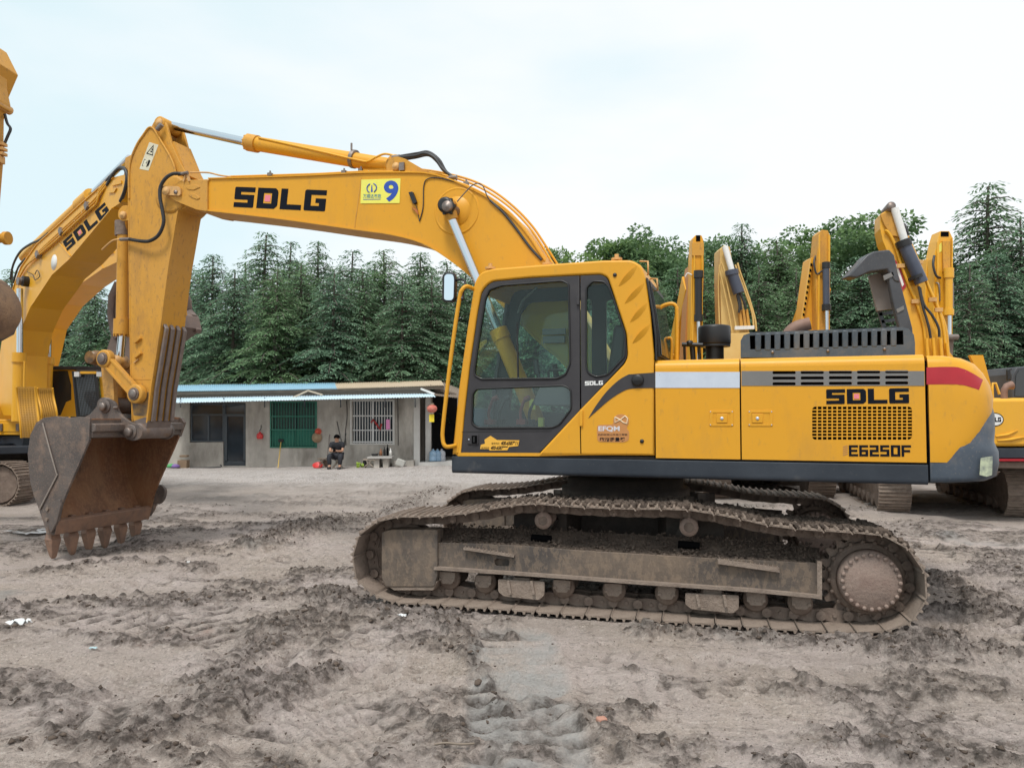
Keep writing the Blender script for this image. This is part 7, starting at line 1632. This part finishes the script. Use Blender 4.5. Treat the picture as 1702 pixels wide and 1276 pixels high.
corr('porch_roof_sheet', mWood, E(716, 656, -.6), E(772, 662, -.6), E(775, 650, 3.3), E(733, 634, 3.2), house, waves=9)
m = MB(); m.bar(E(700, 646, -.3), E(722, 655, -.6), .06, .06); m.build('white_batten', mWhite, house, HM)
# cables on the wall
for pts in ([(576, 666), (577, 690), (574, 720), (575, 740)], [(661, 660), (662, 740)], [(575, 720), (570, 740), (560, 700)]):
    gpipe(fH, [(x, y, -.02) for x, y in pts], .012, 'wall_cable', mRub, house)
# ---- things round the house
TH = lambda o, l, c, g=None: tag(o, l, c, g)
def lath(name, mt, px, py, b, prof, n=20, parent=None):
    c = fH.v(px, py, b); m = MB(); m.lathe(prof, n, (c.x, c.y, c.z), 'z'); return m.build(name, mt, parent, HM)
c = fH.v(718, 679, -1.0); r = .155
lan = empty('lantern', HM @ Matrix.Translation((c.x, c.y, c.z - .4))); TH(lan, 'round faded red paper lantern with yellow tag hung from the awning corner', 'lantern')
m = MB(); pr = [(max(.02, r * 1.05 * sin(t_)) * (1 + .03 * (i % 2)), r * .85 * -cos(t_)) for i, t_ in enumerate([pi * k / 16 for k in range(17)])]; m.lathe(pr, 24, (c.x, c.y, c.z), 'z')
m.build('lantern_body', material('lantern_red', (.50, .10, .07), .7, 0, var=(.60, .30, .24), var_amt=.8, vscale=6), lan, HM)
m = MB(); m.cyl((c.x, c.y, c.z + .12), (c.x, c.y, c.z + .17), .06, 14); m.cyl((c.x, c.y, c.z - .17), (c.x, c.y, c.z - .12), .06, 14); m.cyl((c.x, c.y, c.z + .15), (c.x, c.y, c.z + .42), .006, 5); m.build('lantern_cap', mTanR, lan, HM)
m = MB(); m.bx(c.x - .085, c.x + .07, c.y - .02, c.y, c.z - .42, c.z - .18); m.build('lantern_tag', material('tag_yellow', (.80, .62, .03), .6), lan, HM)
m = MB(); c = fH.v(432, 724, -.10); m.lathe([(0, -.11), (.09, -.10), (.11, -.03), (.10, .05), (.05, .09), (.02, .13), (0, .14)], 16, (c.x, c.y, c.z), 'z'); o = m.build('red_bag', material('red_bag', (.62, .05, .05), .5), None, HM); TH(o, 'red plastic bag hanging on the wall between the door and the green window', 'bag')
m = MB(); c = fH.v(434, 712, -.04); m.tube([c + Vector((0, 0, .12)), c, c + Vector((-.05, -.03, -.08))], .012, 5); o = m.build('hook_rope', mRub, None, HM); TH(o, 'dark rope hanging on the wall just above the red bag', 'rope')
def hat(px, py, r, mt, lab, sx=1):
    c = fH.v(px, py, -.06); m = MB(); m.lathe([(0, -.09), (r * .45, -.08), (r * .5, -.02), (r * .55, 0), (r, .015), (r * .95, .03)], 22, (c.x, c.y, c.z), 'y'); o = m.build('hat', mt, None, HM); TH(o, lab, 'hat')
hat(528.6, 717, .11, material('hat_red', (.65, .10, .06), .6), 'small red hat hung on the corner of the green window'); hat(526.5, 727, .17, material('hat_straw', (.38, .28, .18), .8), 'round straw hat hung under the red one')
def broom():
    X = empty('broom', HM @ Matrix.Translation(fH.v(462, 778, -.5))); TH(X, 'broom with yellow handle leaning on the wall, dark head up', 'broom')
    m = MB(); m.tube([fH.v(462, 778, -.5), fH.v(467, 734, -.06)], .018, 6); m.build('handle', material('handle_yellow', (.62, .42, .10), .5), X, HM)
    m = MB(); c = fH.v(467, 732, -.06); m.box(c, (.17, .07, .10)); m.build('broom_head', mBlack, X, HM, bevel=.02)
broom()
X = empty('shovel', HM @ Matrix.Translation(fH.v(542, 775, -.4))); TH(X, 'grey-handled shovel leaning on the wall behind the seated man', 'shovel')
m = MB(); m.tube([fH.v(543, 768, -.4), fH.v(548, 722, -.05)], .016, 6); m.build('handle', mSteel, X, HM)
m = MB(); m.prism(rnd(fH.P([(538, 764), (546, 764), (546, 772), (542, 777), (538, 772)], -.42), .02), -.44, -.42); m.build('blade', mTrkD, X, HM)
m = MB(); c = fH.v(528.5, 775.5, -.6); m.lathe([(0, 0), (.13, 0), (.17, .10), (.165, .10), (.12, .02), (0, .02)], 18, (c.x, c.y, c.z - .02), 'z'); o = m.build('red_basin', material('red_bag', (.62, .05, .05), .5), None, HM @ Matrix.Translation((c.x, c.y, c.z)) @ Matrix.Rotation(.5, 4, 'X') @ Matrix.Translation((-c.x, -c.y, -c.z))); TH(o, 'red plastic basin on the ground left of the seated man', 'basin')
def stool(px, py, b, label, w_=.36, h_=.33, name='stool', mt=mWood):
    c = fH.v(px, py, b); X = empty(name, HM @ Matrix.Translation(c)); TH(X, label, 'stool')
    m = MB(); m.box(c + Vector((0, 0, h_)), (w_, .26, .035)); m.build('seat', mt, X, HM)
    for sx in (-1, 1):
        m = MB(); m.bar(c + Vector((sx * w_ * .42, -.1, 0)), c + Vector((-sx * w_ * .3, -.1, h_)), .025, .025); m.build('leg', mt, X, HM)
        m = MB(); m.bar(c + Vector((sx * w_ * .42, .1, 0)), c + Vector((-sx * w_ * .3, .1, h_)), .025, .025); m.build('leg', mt, X, HM)
mSt = material('pale_stool', (.34, .29, .24), .7)
stool(561, 777.5, -.75, 'small folding stool under the seated man', mt=mSt); stool(614, 776, -.6, 'small low stool with a dark pot beside it, right of the seated man', .38, .24, mt=mSt); stool(536, 776.5, -.5, 'low dark stool beside the red basin', .26, .28)
m = MB(); c = fH.v(606, 776, -.6); m.lathe([(0, 0), (.05, 0), (.07, .08), (.05, .2), (.03, .24), (0, .24)], 12, (c.x, c.y, c.z), 'z'); o = m.build('dark_pot', mBlack, None, HM); TH(o, 'tall dark pot on the ground beside the low stool', 'pot')
m = MB(); c = fH.v(600, 776, -.6)
for k in range(26): m.box(c + Vector((R.uniform(-.14, .14), R.uniform(-.1, .1), R.uniform(0, .13))), (.05, .05, .05), Matrix.Rotation(R.random() * 3, 3, 'X'))
o = m.build('vegetables', material('leafy_green', (.28, .42, .05), .6), None, HM); TH(o, 'small heap of green vegetables on the ground left of the low stool', 'vegetables', None)
X = empty('stone_table', HM @ Matrix.Translation(fH.v(637, 776, -.55))); TH(X, 'concrete slab table on two blocks against the wall', 'table')
hp('tabletop', [(617, 757), (657, 756.5), (657, 759.5), (617, 760)], -.75, -.15, material('slab', (.42, .41, .39), .8), X); hp('leg', [(627, 760), (636, 760), (636, 775), (627, 775)], -.65, -.2, mWall, X); hp('leg', [(642, 760), (651, 760), (651, 775), (642, 775)], -.65, -.2, mWall, X)
for k, (x, hh, rr, lab, mt) in enumerate(((633, .22, .05, 'short brown bottle, leftmost on the slab table', mInkO), (639, .30, .04, 'tall black bottle in the middle of the slab table', mBlack), (644, .36, .035, 'tallest dark bottle on the slab table', mVoid), (649, .24, .04, 'white capped bottle at the right of the slab table', mWhite))):
    c = fH.v(x, 757, -.45); m = MB(); m.lathe([(0, 0), (rr, 0), (rr, hh * .6), (rr * .4, hh * .75), (rr * .4, hh), (0, hh)], 12, (c.x, c.y, c.z), 'z'); o = m.build('bottle', mt, None, HM); TH(o, lab, 'bottle', 'bottles on the slab table')
m = MB(); c = fH.v(623, 757, -.45); m.lathe([(0, 0), (.09, 0), (.12, .06), (.11, .06), (0, .02)], 14, (c.x, c.y, c.z), 'z'); o = m.build('bowl', mBlack, None, HM); TH(o, 'dark bowl at the left end of the slab table', 'bowl')
m = MB(); c = fH.v(666, 769, -.6); m.box(c, (.28, .25, .22), Matrix.Rotation(.35, 3, 'Y')); o = m.build('stone_block', material('white_stone', (.50, .50, .47), .85, 0, var=(.3, .3, .28), var_amt=.8, vscale=5), None, HM, bevel=.03); TH(o, 'tilted white stone block right of the slab table', 'stone')
hp('kerb_block', [(655, 765), (690, 764), (690, 774), (655, 775)], -.4, -.02, mWall)
for k, (x, lab) in enumerate(((720, 'clear blue water jug in the porch, leftmost of three'), (727, 'clear blue water jug in the porch, middle one'), (734, 'pale clear water jug in the porch, rightmost of three'))):
    c = fH.v(x, 766, .0 + .1 * k); m = MB(); m.lathe([(0, 0), (.12, 0), (.13, .03), (.13, .14), (.12, .16), (.13, .18), (.13, .28), (.09, .33), (.03, .36), (.03, .40), (0, .40)], 16, (c.x, c.y, c.z), 'z'); o = m.build('water_jug', material('jug_blue', (.20, .34, .50), .2, 0, var=(.35, .45, .55), var_amt=.6, vscale=8) if k < 2 else material('jug_pale', (.42, .45, .5), .3), None, HM); TH(o, lab, 'water jug', 'water jugs in the porch')
for x, y, col, lab, nm in ((284, 777, (.08, .35, .12), 'green bundle on the ground at the far left foot of the house wall', 'green_bundle'), (291, 777.5, (.2, .12, .35), 'purple bundle at the left foot of the house wall', 'purple_bundle')):
    c = fH.v(x, y, -.6); m = MB(); m.lathe([(0, 0), (.13, .01), (.16, .05), (.1, .11), (0, .13)], 14, (c.x, c.y, c.z), 'z'); o = m.build(nm, material(nm, col, .7), None, HM); TH(o, lab, 'bundle')
m = MB(); m.tube(smooth_path([fH.v(316, 777.5, -.4), fH.v(340, 777, -.4), fH.v(364, 776, -.45), (fH.v(368, 774, -.4)), fH.v(366, 772.5, -.35)], 4), .02, 6); o = m.build('garden_hose', mRub, None, HM); TH(o, 'dark hose lying along the foot of the wall below the window left of the door', 'hose')
m = MB(); c = fH.v(305, 772, -.3); m.box(c, (.3, .25, .3)); m.box(c + Vector((.02, 0, .28)), (.24, .2, .06)); o = m.build('wooden_crate', material('crate', (.24, .17, .11), .8), None, HM, bevel=.01); TH(o, 'small wooden crate against the wall under the left window', 'crate')
# ---- the seated man
def person():
    c = fH.v(561, 777.5, -.80); base = HM @ c
    X = empty('person', Matrix.Translation(base)); tag(X, 'man in black t-shirt and dark trousers sitting on a stool, looking at his phone', 'person')
    M0 = Matrix.Translation(base)
    def skin(name, verts, edges, radii, mt, sub=1, root=0):
        me = bpy.data.meshes.new(name); me.from_pydata(verts, edges, []); o = bpy.data.objects.new('tmp', me); COL.objects.link(o)
        md = o.modifiers.new('s', 'SKIN'); md.use_smooth_shade = True
        for i, v in enumerate(me.skin_vertices[0].data): rr = radii[i]; v.radius = (rr, rr) if not isinstance(rr, tuple) else rr; v.use_root = (i == root)
        sb = o.modifiers.new('b', 'SUBSURF'); sb.levels = sb.render_levels = sub
        dg = bpy.context.evaluated_depsgraph_get(); m2 = bpy.data.meshes.new_from_object(o.evaluated_get(dg)); bpy.data.objects.remove(o)
        for p in m2.polygons: p.use_smooth = True
        return link(name, m2, mt, X, M0)
    mSkin = material('skin', (.42, .23, .15), .55); mSh = material('black_tshirt', (.012, .014, .02), .8); mTr = material('dark_trousers', (.02, .022, .03), .8)
    V = [(0, 0, .40), (0, -.02, .52), (0, -.05, .68), (0, -.09, .79), (0, -.12, .85), (0, -.15, .91), (0, -.15, 1.00),  # pelvis..head
         (.17, -.08, .75), (.20, -.20, .54), (.08, -.38, .55), (.03, -.43, .57),
         (-.17, -.08, .75), (-.20, -.20, .54), (-.08, -.38, .55), (-.03, -.43, .57),
         (.11, -.04, .38), (.18, -.40, .42), (.16, -.38, .10), (.16, -.50, .05), (-.11, -.04, .38), (-.18, -.40, .42), (-.16, -.38, .10), (-.16, -.50, .05)]
    Ed = [(0, 1), (1, 2), (2, 3), (3, 4), (4, 5), (5, 6), (3, 7), (7, 8), (8, 9), (9, 10), (3, 11), (11, 12), (12, 13), (13, 14), (0, 15), (15, 16), (16, 17), (17, 18), (0, 19), (19, 20), (20, 21), (21, 22)]
    Rd = [(.13, .10), (.12, .09), (.13, .09), (.10, .07), .048, .08, .075, .055, .042, .032, .03, .055, .042, .032, .03, .08, .065, .045, .04, .08, .065, .045, .04]
    skin('body', V, Ed, Rd, mSkin)
    Vs = V[0:4] + [V[7], (.197, -.16, .60), V[11], (-.197, -.16, .60), (0, -.105, .835)]; skin('shirt', Vs, [(0, 1), (1, 2), (2, 3), (3, 4), (4, 5), (3, 6), (6, 7), (3, 8)], [(.17, .14), (.16, .13), (.18, .13), (.16, .12), .10, .078, .10, .078, .075], mSh)
    Vt = [V[0], V[15], V[16], V[17], V[19], V[20], V[21]]; skin('trousers', Vt, [(0, 1), (1, 2), (2, 3), (0, 4), (4, 5), (5, 6)], [(.15, .12), .105, .085, .065, .105, .085, .065], mTr)
    m = MB(); m.lathe([(.0, .115), (.05, .105), (.085, .07), (.098, .02), (.095, -.01)], 16, (0, -.14, .955), 'z'); m.build('hair', mVoid, X, M0)
    for sx in (-1, 1):
        m = MB(); m.box((sx * .16, -.46, .03), (.09, .25, .07)); m.build('shoe', mGreyD, X, M0, bevel=.02)
        for k in range(4): m = MB(); m.tube([(sx * .03, -.43 - k * .01, .585 - k * .018), (sx * .0, -.465 - k * .008, .59 - k * .018)], .009, 5); m.build('finger', mSkin, X, M0)
        m = MB(); m.tube([(sx * .035, -.42, .60), (sx * .015, -.45, .62)], .010, 5); m.build('thumb', mSkin, X, M0)
    m = MB(); m.lathe([(0, -.02), (.012, -.018), (.014, .02), (0, .03)], 8, (0, -.235, .93), 'z'); m.build('nose', mSkin, X, M0)
    ph = MB(); ph.box((0, -.46, .60), (.075, .012, .15), Matrix.Rotation(-.6, 3, 'X')); o = ph.build('phone', mVoid, None, M0); tag(o, 'dark mobile phone held in the hands of the seated man', 'phone')
person()
# ================================================================== TREES
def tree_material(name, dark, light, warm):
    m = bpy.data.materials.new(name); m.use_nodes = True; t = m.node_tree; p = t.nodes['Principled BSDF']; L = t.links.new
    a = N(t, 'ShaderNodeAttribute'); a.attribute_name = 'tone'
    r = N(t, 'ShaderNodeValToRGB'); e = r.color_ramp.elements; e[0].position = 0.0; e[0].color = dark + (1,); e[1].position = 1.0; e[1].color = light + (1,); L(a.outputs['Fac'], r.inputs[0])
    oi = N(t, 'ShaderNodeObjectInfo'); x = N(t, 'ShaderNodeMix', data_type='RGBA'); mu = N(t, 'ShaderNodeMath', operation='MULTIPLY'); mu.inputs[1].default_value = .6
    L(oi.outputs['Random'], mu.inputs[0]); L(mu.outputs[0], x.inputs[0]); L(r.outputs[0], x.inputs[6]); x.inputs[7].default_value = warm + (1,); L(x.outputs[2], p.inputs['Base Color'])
    p.inputs['Roughness'].default_value = .65; p.inputs['Specular IOR Level'].default_value = .3
    tl = N(t, 'ShaderNodeBsdfTranslucent'); L(x.outputs[2], tl.inputs[0]); mxs = N(t, 'ShaderNodeMixShader'); mxs.inputs[0].default_value = .4
    o = [n for n in t.nodes if n.type == 'OUTPUT_MATERIAL'][0]; L(p.outputs[0], mxs.inputs[1]); L(tl.outputs[0], mxs.inputs[2]); L(mxs.outputs[0], o.inputs[0]); return m
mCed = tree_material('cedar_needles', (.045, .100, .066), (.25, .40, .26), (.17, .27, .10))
mBrd = tree_material('broad_leaves', (.06, .115, .045), (.25, .38, .12), (.15, .25, .14))
mBark = material('bark', (.13, .11, .095), .9, 0, var=(.07, .06, .05), var_amt=.8, vscale=3, bump=.5, bscale=12)
def mesh_np(name, V, F, tone=None):
    me = bpy.data.meshes.new(name); me.vertices.add(len(V)); me.vertices.foreach_set('co', V.astype(np.float32).ravel()); k = F.shape[1]
    me.loops.add(F.size); me.loops.foreach_set('vertex_index', F.ravel().astype(np.int32)); me.polygons.add(len(F)); me.polygons.foreach_set('loop_start', (np.arange(len(F)) * k).astype(np.int32)); me.update(calc_edges=True)
    if tone is not None:
        at_ = me.attributes.new('tone', 'FLOAT', 'POINT'); at_.data.foreach_set('value', tone.astype(np.float32))
    return me
def tufts(C, D, S, rs, flat=.35, wr=.34):
    """leaf-like kites at C pointing along D, size S"""
    n = len(C); D = D / np.maximum(np.linalg.norm(D, axis=1, keepdims=True), 1e-6)
    up = np.stack([rs.normal(0, flat, n), rs.normal(0, flat, n), np.ones(n)], 1); sd = np.cross(D, up); sd /= np.maximum(np.linalg.norm(sd, axis=1, keepdims=True), 1e-6)
    S = S[:, None]; V = np.stack([C, C + D * S * .45 + sd * S * wr, C + D * S, C + D * S * .45 - sd * S * wr], 1).reshape(-1, 3)
    F = np.arange(4 * n).reshape(n, 4); return V, F
def cedar(seed, H=10.0, W=3.4, base=.22, dens=1.0, nod=True):
    rs = np.random.RandomState(seed); C = []; D = []; S = []; T = []; tr = MB()
    lean = rs.uniform(-.25, .25, 2)
    def trunk(z): return np.array([lean[0] * (z / H) ** 2, lean[1] * (z / H) ** 2, z])
    tp = [Vector(trunk(z)) for z in np.linspace(-.3, H * .97, 12)]
    tr.tube(tp, [.17 * (1 - i / 12.5) + .012 for i in range(12)], 8)
    z = base * H
    while z < H * .985:
        t = (z - base * H) / (H * (1 - base)); nb = rs.randint(3, 6) if t > .9 else rs.randint(5, 8); a0 = rs.uniform(0, 6.28)
        for k in range(nb):
            az = a0 + k * 2 * pi / nb + rs.normal(0, .3)
            Lb = W * ((1 - t) ** .75) * rs.uniform(.45, 1.22) * (1 if t > .12 else .55 + 3.5 * t) + .18
            n = max(4, int(Lb / .14)); s = np.linspace(.08, 1, n); up0 = .30 * (1 - t) + .30 * t; dr = .50
            dirh = np.array([cos(az), sin(az), 0]); P0 = trunk(z)
            pts = P0 + dirh * (Lb * s)[:, None]; pts[:, 2] += Lb * (up0 * s - dr * s ** 2.3) + rs.normal(0, .02, n); sdv = np.array([-sin(az), cos(az), 0])
            pts += sdv * (rs.normal(0, .10) * Lb * s ** 2)[:, None]
            if Lb > .7: tr.tube([Vector(P0)] + [Vector(p) for p in pts[::max(1, n // 4)]], [.035 * (1 - .9 * i / 8) for i in range(1 + len(pts[::max(1, n // 4)]))], 4, cap=False)
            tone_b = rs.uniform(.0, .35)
            for i in range(n):
                ss = s[i]
                if rs.rand() > dens: continue
                l2 = (.38 * Lb * (1 - ss) ** .8 * ss ** .4 + .13) * rs.uniform(.7, 1.2)
                for sg in (-1, 1):
                    bd = dirh * .75 + sdv * sg * 1.0; bd /= np.linalg.norm(bd); m_ = max(2, int(l2 / .058))
                    u = np.linspace(.1, 1, m_); c = pts[i] + bd * (l2 * u)[:, None]; c[:, 2] -= (.22 * l2 * u ** 2 + .03 * u); c += rs.normal(0, .022, c.shape)
                    dd = bd + dirh * .3 + rs.normal(0, .38, (m_, 3)); dd[:, 2] -= .5
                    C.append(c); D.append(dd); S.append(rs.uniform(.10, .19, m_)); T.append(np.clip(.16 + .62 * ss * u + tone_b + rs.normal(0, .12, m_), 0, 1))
        z += rs.uniform(.22, .40) * (1 - .35 * t) * (H / 10)
    if nod:
        top = trunk(H * .97); n = 14; s = np.linspace(0, 1, n); a = rs.uniform(0, 6.28); c = top + np.stack([cos(a) * .45 * s, sin(a) * .45 * s, .25 * s - .35 * s ** 2], 1); C.append(c); D.append(rs.normal(0, .5, (n, 3)) + np.array([cos(a), sin(a), -.4])); S.append(np.full(n, .14)); T.append(np.full(n, .4))
    C = np.concatenate(C); D = np.concatenate(D); S = np.concatenate(S); T = np.concatenate(T)
    V, F = tufts(C, D, S * 1.05, rs, .35, .21); return mesh_np('crown', V, F, np.repeat(T, 4)), tr.mesh('trunk')
def broad(seed, H=9.0, W=3.0):
    rs = np.random.RandomState(seed); tr = MB(); tr.tube([Vector((0, 0, -.3)), Vector((.1, 0, H * .3)), Vector((0, .1, H * .75))], [.18, .13, .03], 8)
    C = []; D = []; S = []; T = []; n = 0
    while n < 110:
        p = rs.uniform(-1, 1, 3)
        if np.linalg.norm(p) > 1 or (np.linalg.norm(p) < .45): continue
        c0 = np.array([p[0] * W, p[1] * W, H * .62 + p[2] * H * .38]); r = rs.uniform(.35, .75); k = int(190 * r / .5)
        q = rs.normal(0, 1, (k, 3)); q /= np.linalg.norm(q, axis=1, keepdims=True); q *= (rs.uniform(.4, 1, k) ** .5)[:, None] * r * np.array([1.25, 1.25, .7])
        if rs.rand() < .35: tr.tube([Vector((0, 0, H * .35)), Vector(c0 * .6 + np.array([0, 0, H * .15])), Vector(c0)], [.06, .035, .01], 4, cap=False)
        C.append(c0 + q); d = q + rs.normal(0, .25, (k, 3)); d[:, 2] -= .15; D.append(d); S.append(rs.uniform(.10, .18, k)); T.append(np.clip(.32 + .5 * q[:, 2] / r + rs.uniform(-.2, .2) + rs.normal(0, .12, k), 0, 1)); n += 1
    C = np.concatenate(C); D = np.concatenate(D); S = np.concatenate(S); T = np.concatenate(T); V, F = tufts(C, D, S, rs, .8, .4)
    return mesh_np('crown', V, F, np.repeat(T, 4)), tr.mesh('trunk')
CED = [cedar(1, 10, 3.3, .20), cedar(2, 10, 2.7, .24, .9), cedar(3, 10, 3.0, .16), cedar(4, 10, 2.4, .26, .75), cedar(5, 10, 3.6, .14)]
BRD = [broad(11), broad(12, 9, 2.7)]
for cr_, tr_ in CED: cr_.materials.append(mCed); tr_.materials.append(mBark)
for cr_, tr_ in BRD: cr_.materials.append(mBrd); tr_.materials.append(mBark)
print('tree tris', [len(c.polygons) * 2 for c, _ in CED + BRD])
def tree(px, ytop, Y, kind, label, group=None, wid=1.0, idx=None):
    X = (px - CX) / FPX * Y; H = CAMH + (CY - ytop) / FPX * Y + Y * tan(PITCH); v = (CED if kind == 'c' else BRD); k = R.randrange(len(v)) if idx is None else idx
    s = H / (10.0 if kind == 'c' else 9.0); M = Matrix.Translation((X, Y, -.05)) @ Matrix.Rotation(R.random() * 6.28, 4, 'Z') @ Matrix.Diagonal((s * wid, s * wid, s, 1))
    o = empty('cedar_tree' if kind == 'c' else 'leafy_tree', M); tag(o, label, 'tree', group)
    c = link('crown', v[k][0], None, o, M); link('trunk', v[k][1], None, o, M); return o
T1 = [ # px, top, Y, kind, variant, width, label
 (12, 436, 36, 'c', 0, 1, 'cedar whose top shows at the far left above the caked bucket'),
 (350, 412, 33, 'c', 2, 1, 'dark cedar just right of the big excavator arm, above the blue roof'),
 (432, 374, 36, 'c', 1, 1.0, 'tallest pointed cedar seen under the lettered boom of the big excavator'),
 (474, 388, 37, 'c', 3, .9, 'thin cedar tip right next to the tallest one under the big boom'),
 (527, 392, 35, 'c', 1, .9, 'cedar with nodding tip in the middle under the big boom'),
 (577, 404, 34, 'c', 3, 1.0, 'sparse cedar with see-through crown, left of the number sign above'),
 (640, 402, 35, 'c', 0, 1, 'wide cedar touching the underside of the big boom'),
 (695, 408, 34, 'c', 2, 1, 'bushy cedar right of the wide one, behind the tan roof'),
 (748, 425, 33, 'c', 4, 1, 'cedar directly behind the mirror of the big cab'),
 (912, 410, 46, 'b', 1, .6, 'small distant tree top peeking over the big cab roof beside the boom'),
 (1005, 404, 37, 'b', 0, 1.0, 'leafy light green tree above the rear corner of the big cab'),
 (1062, 381, 38, 'b', 1, 1.0, 'tall leafy green tree right of the big cab roof'),
 (1108, 396, 37, 'b', 0, 1, 'leafy tree left of the first upright arm'),
 (1185, 398, 38, 'b', 1, 1, 'leafy tree between the two excavator arms behind the pre-cleaner'),
 (1232, 362, 37, 'c', 1, .9, 'pointed cedar standing over the pale boom'),
 (1300, 386, 36, 'c', 4, 1.0, 'broad cedar between the pale boom and the tapering arm'),
 (1335, 380, 39, 'b', 0, 1, 'leafy tree behind the tapering arm'),
 (1420, 357, 37, 'b', 1, 1.1, 'high round leafy tree above the raised hood'),
 (1508, 420, 38, 'b', 0, 1, 'low leafy tree between the pipe-covered boom and the all-yellow arm'),
 (1640, 290, 33, 'c', 1, 1.15, 'very tall pointed cedar at the right, highest of all trees'),
 (1706, 345, 31, 'c', 0, 1.0, 'big cedar cut by the right edge of the picture'),
 (1590, 400, 34, 'c', 2, 1, 'dark cedar left of the very tall one at the right')]
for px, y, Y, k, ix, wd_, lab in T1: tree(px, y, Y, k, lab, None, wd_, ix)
G2 = 'cedars filling the dense row behind the yard'; L2 = 'dark green cedar in the rear row, mostly hidden by the trees before it'
WH = ['beyond the left edge of the picture', 'behind the boom foot with the round sticker', 'above the meshed cab at left', 'behind the gap between the two left booms', 'behind the upright arm of the big excavator', 'just right of the big arm, low', 'right of the big arm under the boom lettering', 'beneath the tallest cedar tip', 'between the tallest cedar and the middle one', 'before the nodding cedar', 'left of the see-through cedar', 'right of the see-through cedar', 'under the boom bend', 'above the house gable', 'behind the big cab windscreen', 'behind the big cab door', 'behind the big cab rear window', 'just behind the rear corner of the big cab', 'above the yellow grab rail', 'below the leafy tree right of the cab roof', 'left of the first upright arm', 'right of the first upright arm', 'left of the pale boom', 'right of the pale boom', 'left of the tapering arm', 'right of the tapering arm', 'left of the raised hood', 'behind the raised hood', 'behind the pipe-covered boom', 'right of the all-yellow arm', 'under the very tall cedar', 'above the black cab at the right edge', 'past the right edge']
for i, (px, y, Y) in enumerate(((-40, 470, 33), (60, 468, 34), (110, 462, 35), (160, 455, 33), (215, 450, 34), (262, 440, 35), (305, 430, 36), (385, 432, 31), (455, 436, 30), (500, 425, 32), (552, 440, 30), (608, 436, 31), (668, 440, 30), (715, 445, 31), (790, 440, 34), (850, 448, 36), (900, 452, 35), (950, 440, 36), (985, 450, 32), (1040, 430, 33), (1085, 440, 31), (1130, 430, 33), (1175, 440, 31), (1260, 430, 32), (1330, 430, 32), (1380, 428, 33), (1440, 415, 33), (1490, 440, 31), (1545, 440, 32), (1610, 430, 29), (1665, 410, 30), (1740, 420, 30), (1780, 380, 33))):
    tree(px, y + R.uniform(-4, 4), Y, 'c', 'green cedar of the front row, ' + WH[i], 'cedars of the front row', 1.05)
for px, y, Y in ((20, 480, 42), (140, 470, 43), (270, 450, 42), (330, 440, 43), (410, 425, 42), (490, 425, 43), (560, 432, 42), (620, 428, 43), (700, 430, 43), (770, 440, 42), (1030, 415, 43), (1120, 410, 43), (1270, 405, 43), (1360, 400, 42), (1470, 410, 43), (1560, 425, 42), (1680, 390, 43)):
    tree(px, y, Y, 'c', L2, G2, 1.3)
# undergrowth and far wood read as one mass
rs = np.random.RandomState(3); n = 60000
x = rs.uniform(-32, 34, n); y = rs.uniform(36, 52, n); top_ = 2.2 + 2.6 * vn(x * .5, y * .2, 7) + (y - 36) * .12
z = rs.uniform(0, 1, n) ** .8 * top_; C = np.stack([x, y, z], 1); D = rs.normal(0, 1, (n, 3)); V, F = tufts(C, D, rs.uniform(.22, .42, n), rs, .8, .4)
ug = link('undergrowth', mesh_np('undergrowth', V, F, np.repeat(np.clip(rs.normal(.22, .16, n), 0, 1), 4)), mBrd); tag(ug, 'dense dark undergrowth and far wood behind the tree trunks', 'undergrowth', kind='stuff')
# ================================================================== LITTER IN THE YARD
def crumple(name, px, py, s, mt, label, cat, flat=.3, n=9):
    g = gpt(px, py); z = gz(g.x, g.y); rs_ = random.Random(px); m = MB(); V = []; F = []
    for i in range(n):
        for j in range(n): V.append(((i / (n - 1) - .5) * s * (1 + rs_.uniform(-.15, .15)), (j / (n - 1) - .5) * s * .6 + rs_.uniform(-.02, .02) * s, rs_.uniform(0, flat) * s + .01))
    for i in range(n - 1):
        for j in range(n - 1):
            if (i in (0, n - 2)) and (j in (0, n - 2)): continue
            F.append((i * n + j, (i + 1) * n + j, (i + 1) * n + j + 1, i * n + j + 1))
    m.add(V, F); o = m.build(name, mt, None, Matrix.Translation((g.x, g.y, z)) @ Matrix.Rotation(rs_.uniform(-.4, .4), 4, 'Z')); tag(o, label, cat)
mPl = material('white_plastic', (.72, .74, .74), .4)
crumple('plastic_scrap', 32, 1048, .16, mPl, 'crumpled white plastic scrap on the mud at the left edge', 'litter')
crumple('plastic_scrap', 315, 932, .07, mPl, 'small white scrap on the mud below the bucket teeth', 'litter')
crumple('plastic_scrap', 155, 1081, .05, material('pale_blue_plastic', (.5, .68, .72), .4), 'tiny pale blue scrap in the mud at lower left', 'litter')
crumple('plastic_sheet', 45, 887, .75, material('grey_plastic', (.55, .56, .57), .35), 'flat pale sheet lying on the ground left of the bucket', 'litter', .03)
crumple('plastic_scrap', 668, 1030, .07, mPl, 'white scrap in the mud below the front end of the near track', 'litter')
g = gpt(755, 1253); m = MB(); z = gz(g.x, g.y); m.tube(smooth_path([(-.10, 0, .02), (-.04, .005, .025), (.03, -.004, .022), (.10, .01, .02)], 4), [.006] * 12 + [.005], 7); o = m.build('stick', mWood, None, Matrix.Translation((g.x, g.y, z))); tag(o, 'short brown stick lying on the mud at the bottom of the picture', 'stick')
g = gpt(1000, 1205); m = MB(); m.box((0, 0, .0), (.055, .05, .035)); o = m.build('brick_piece', material('brick_red', (.42, .22, .16), .9, bump=.4), None, Matrix.Translation((g.x, g.y, gz(g.x, g.y))) @ Matrix.Rotation(.3, 4, 'Z'), bevel=.01); tag(o, 'broken piece of pinkish brick on the pale strip of mud', 'brick')
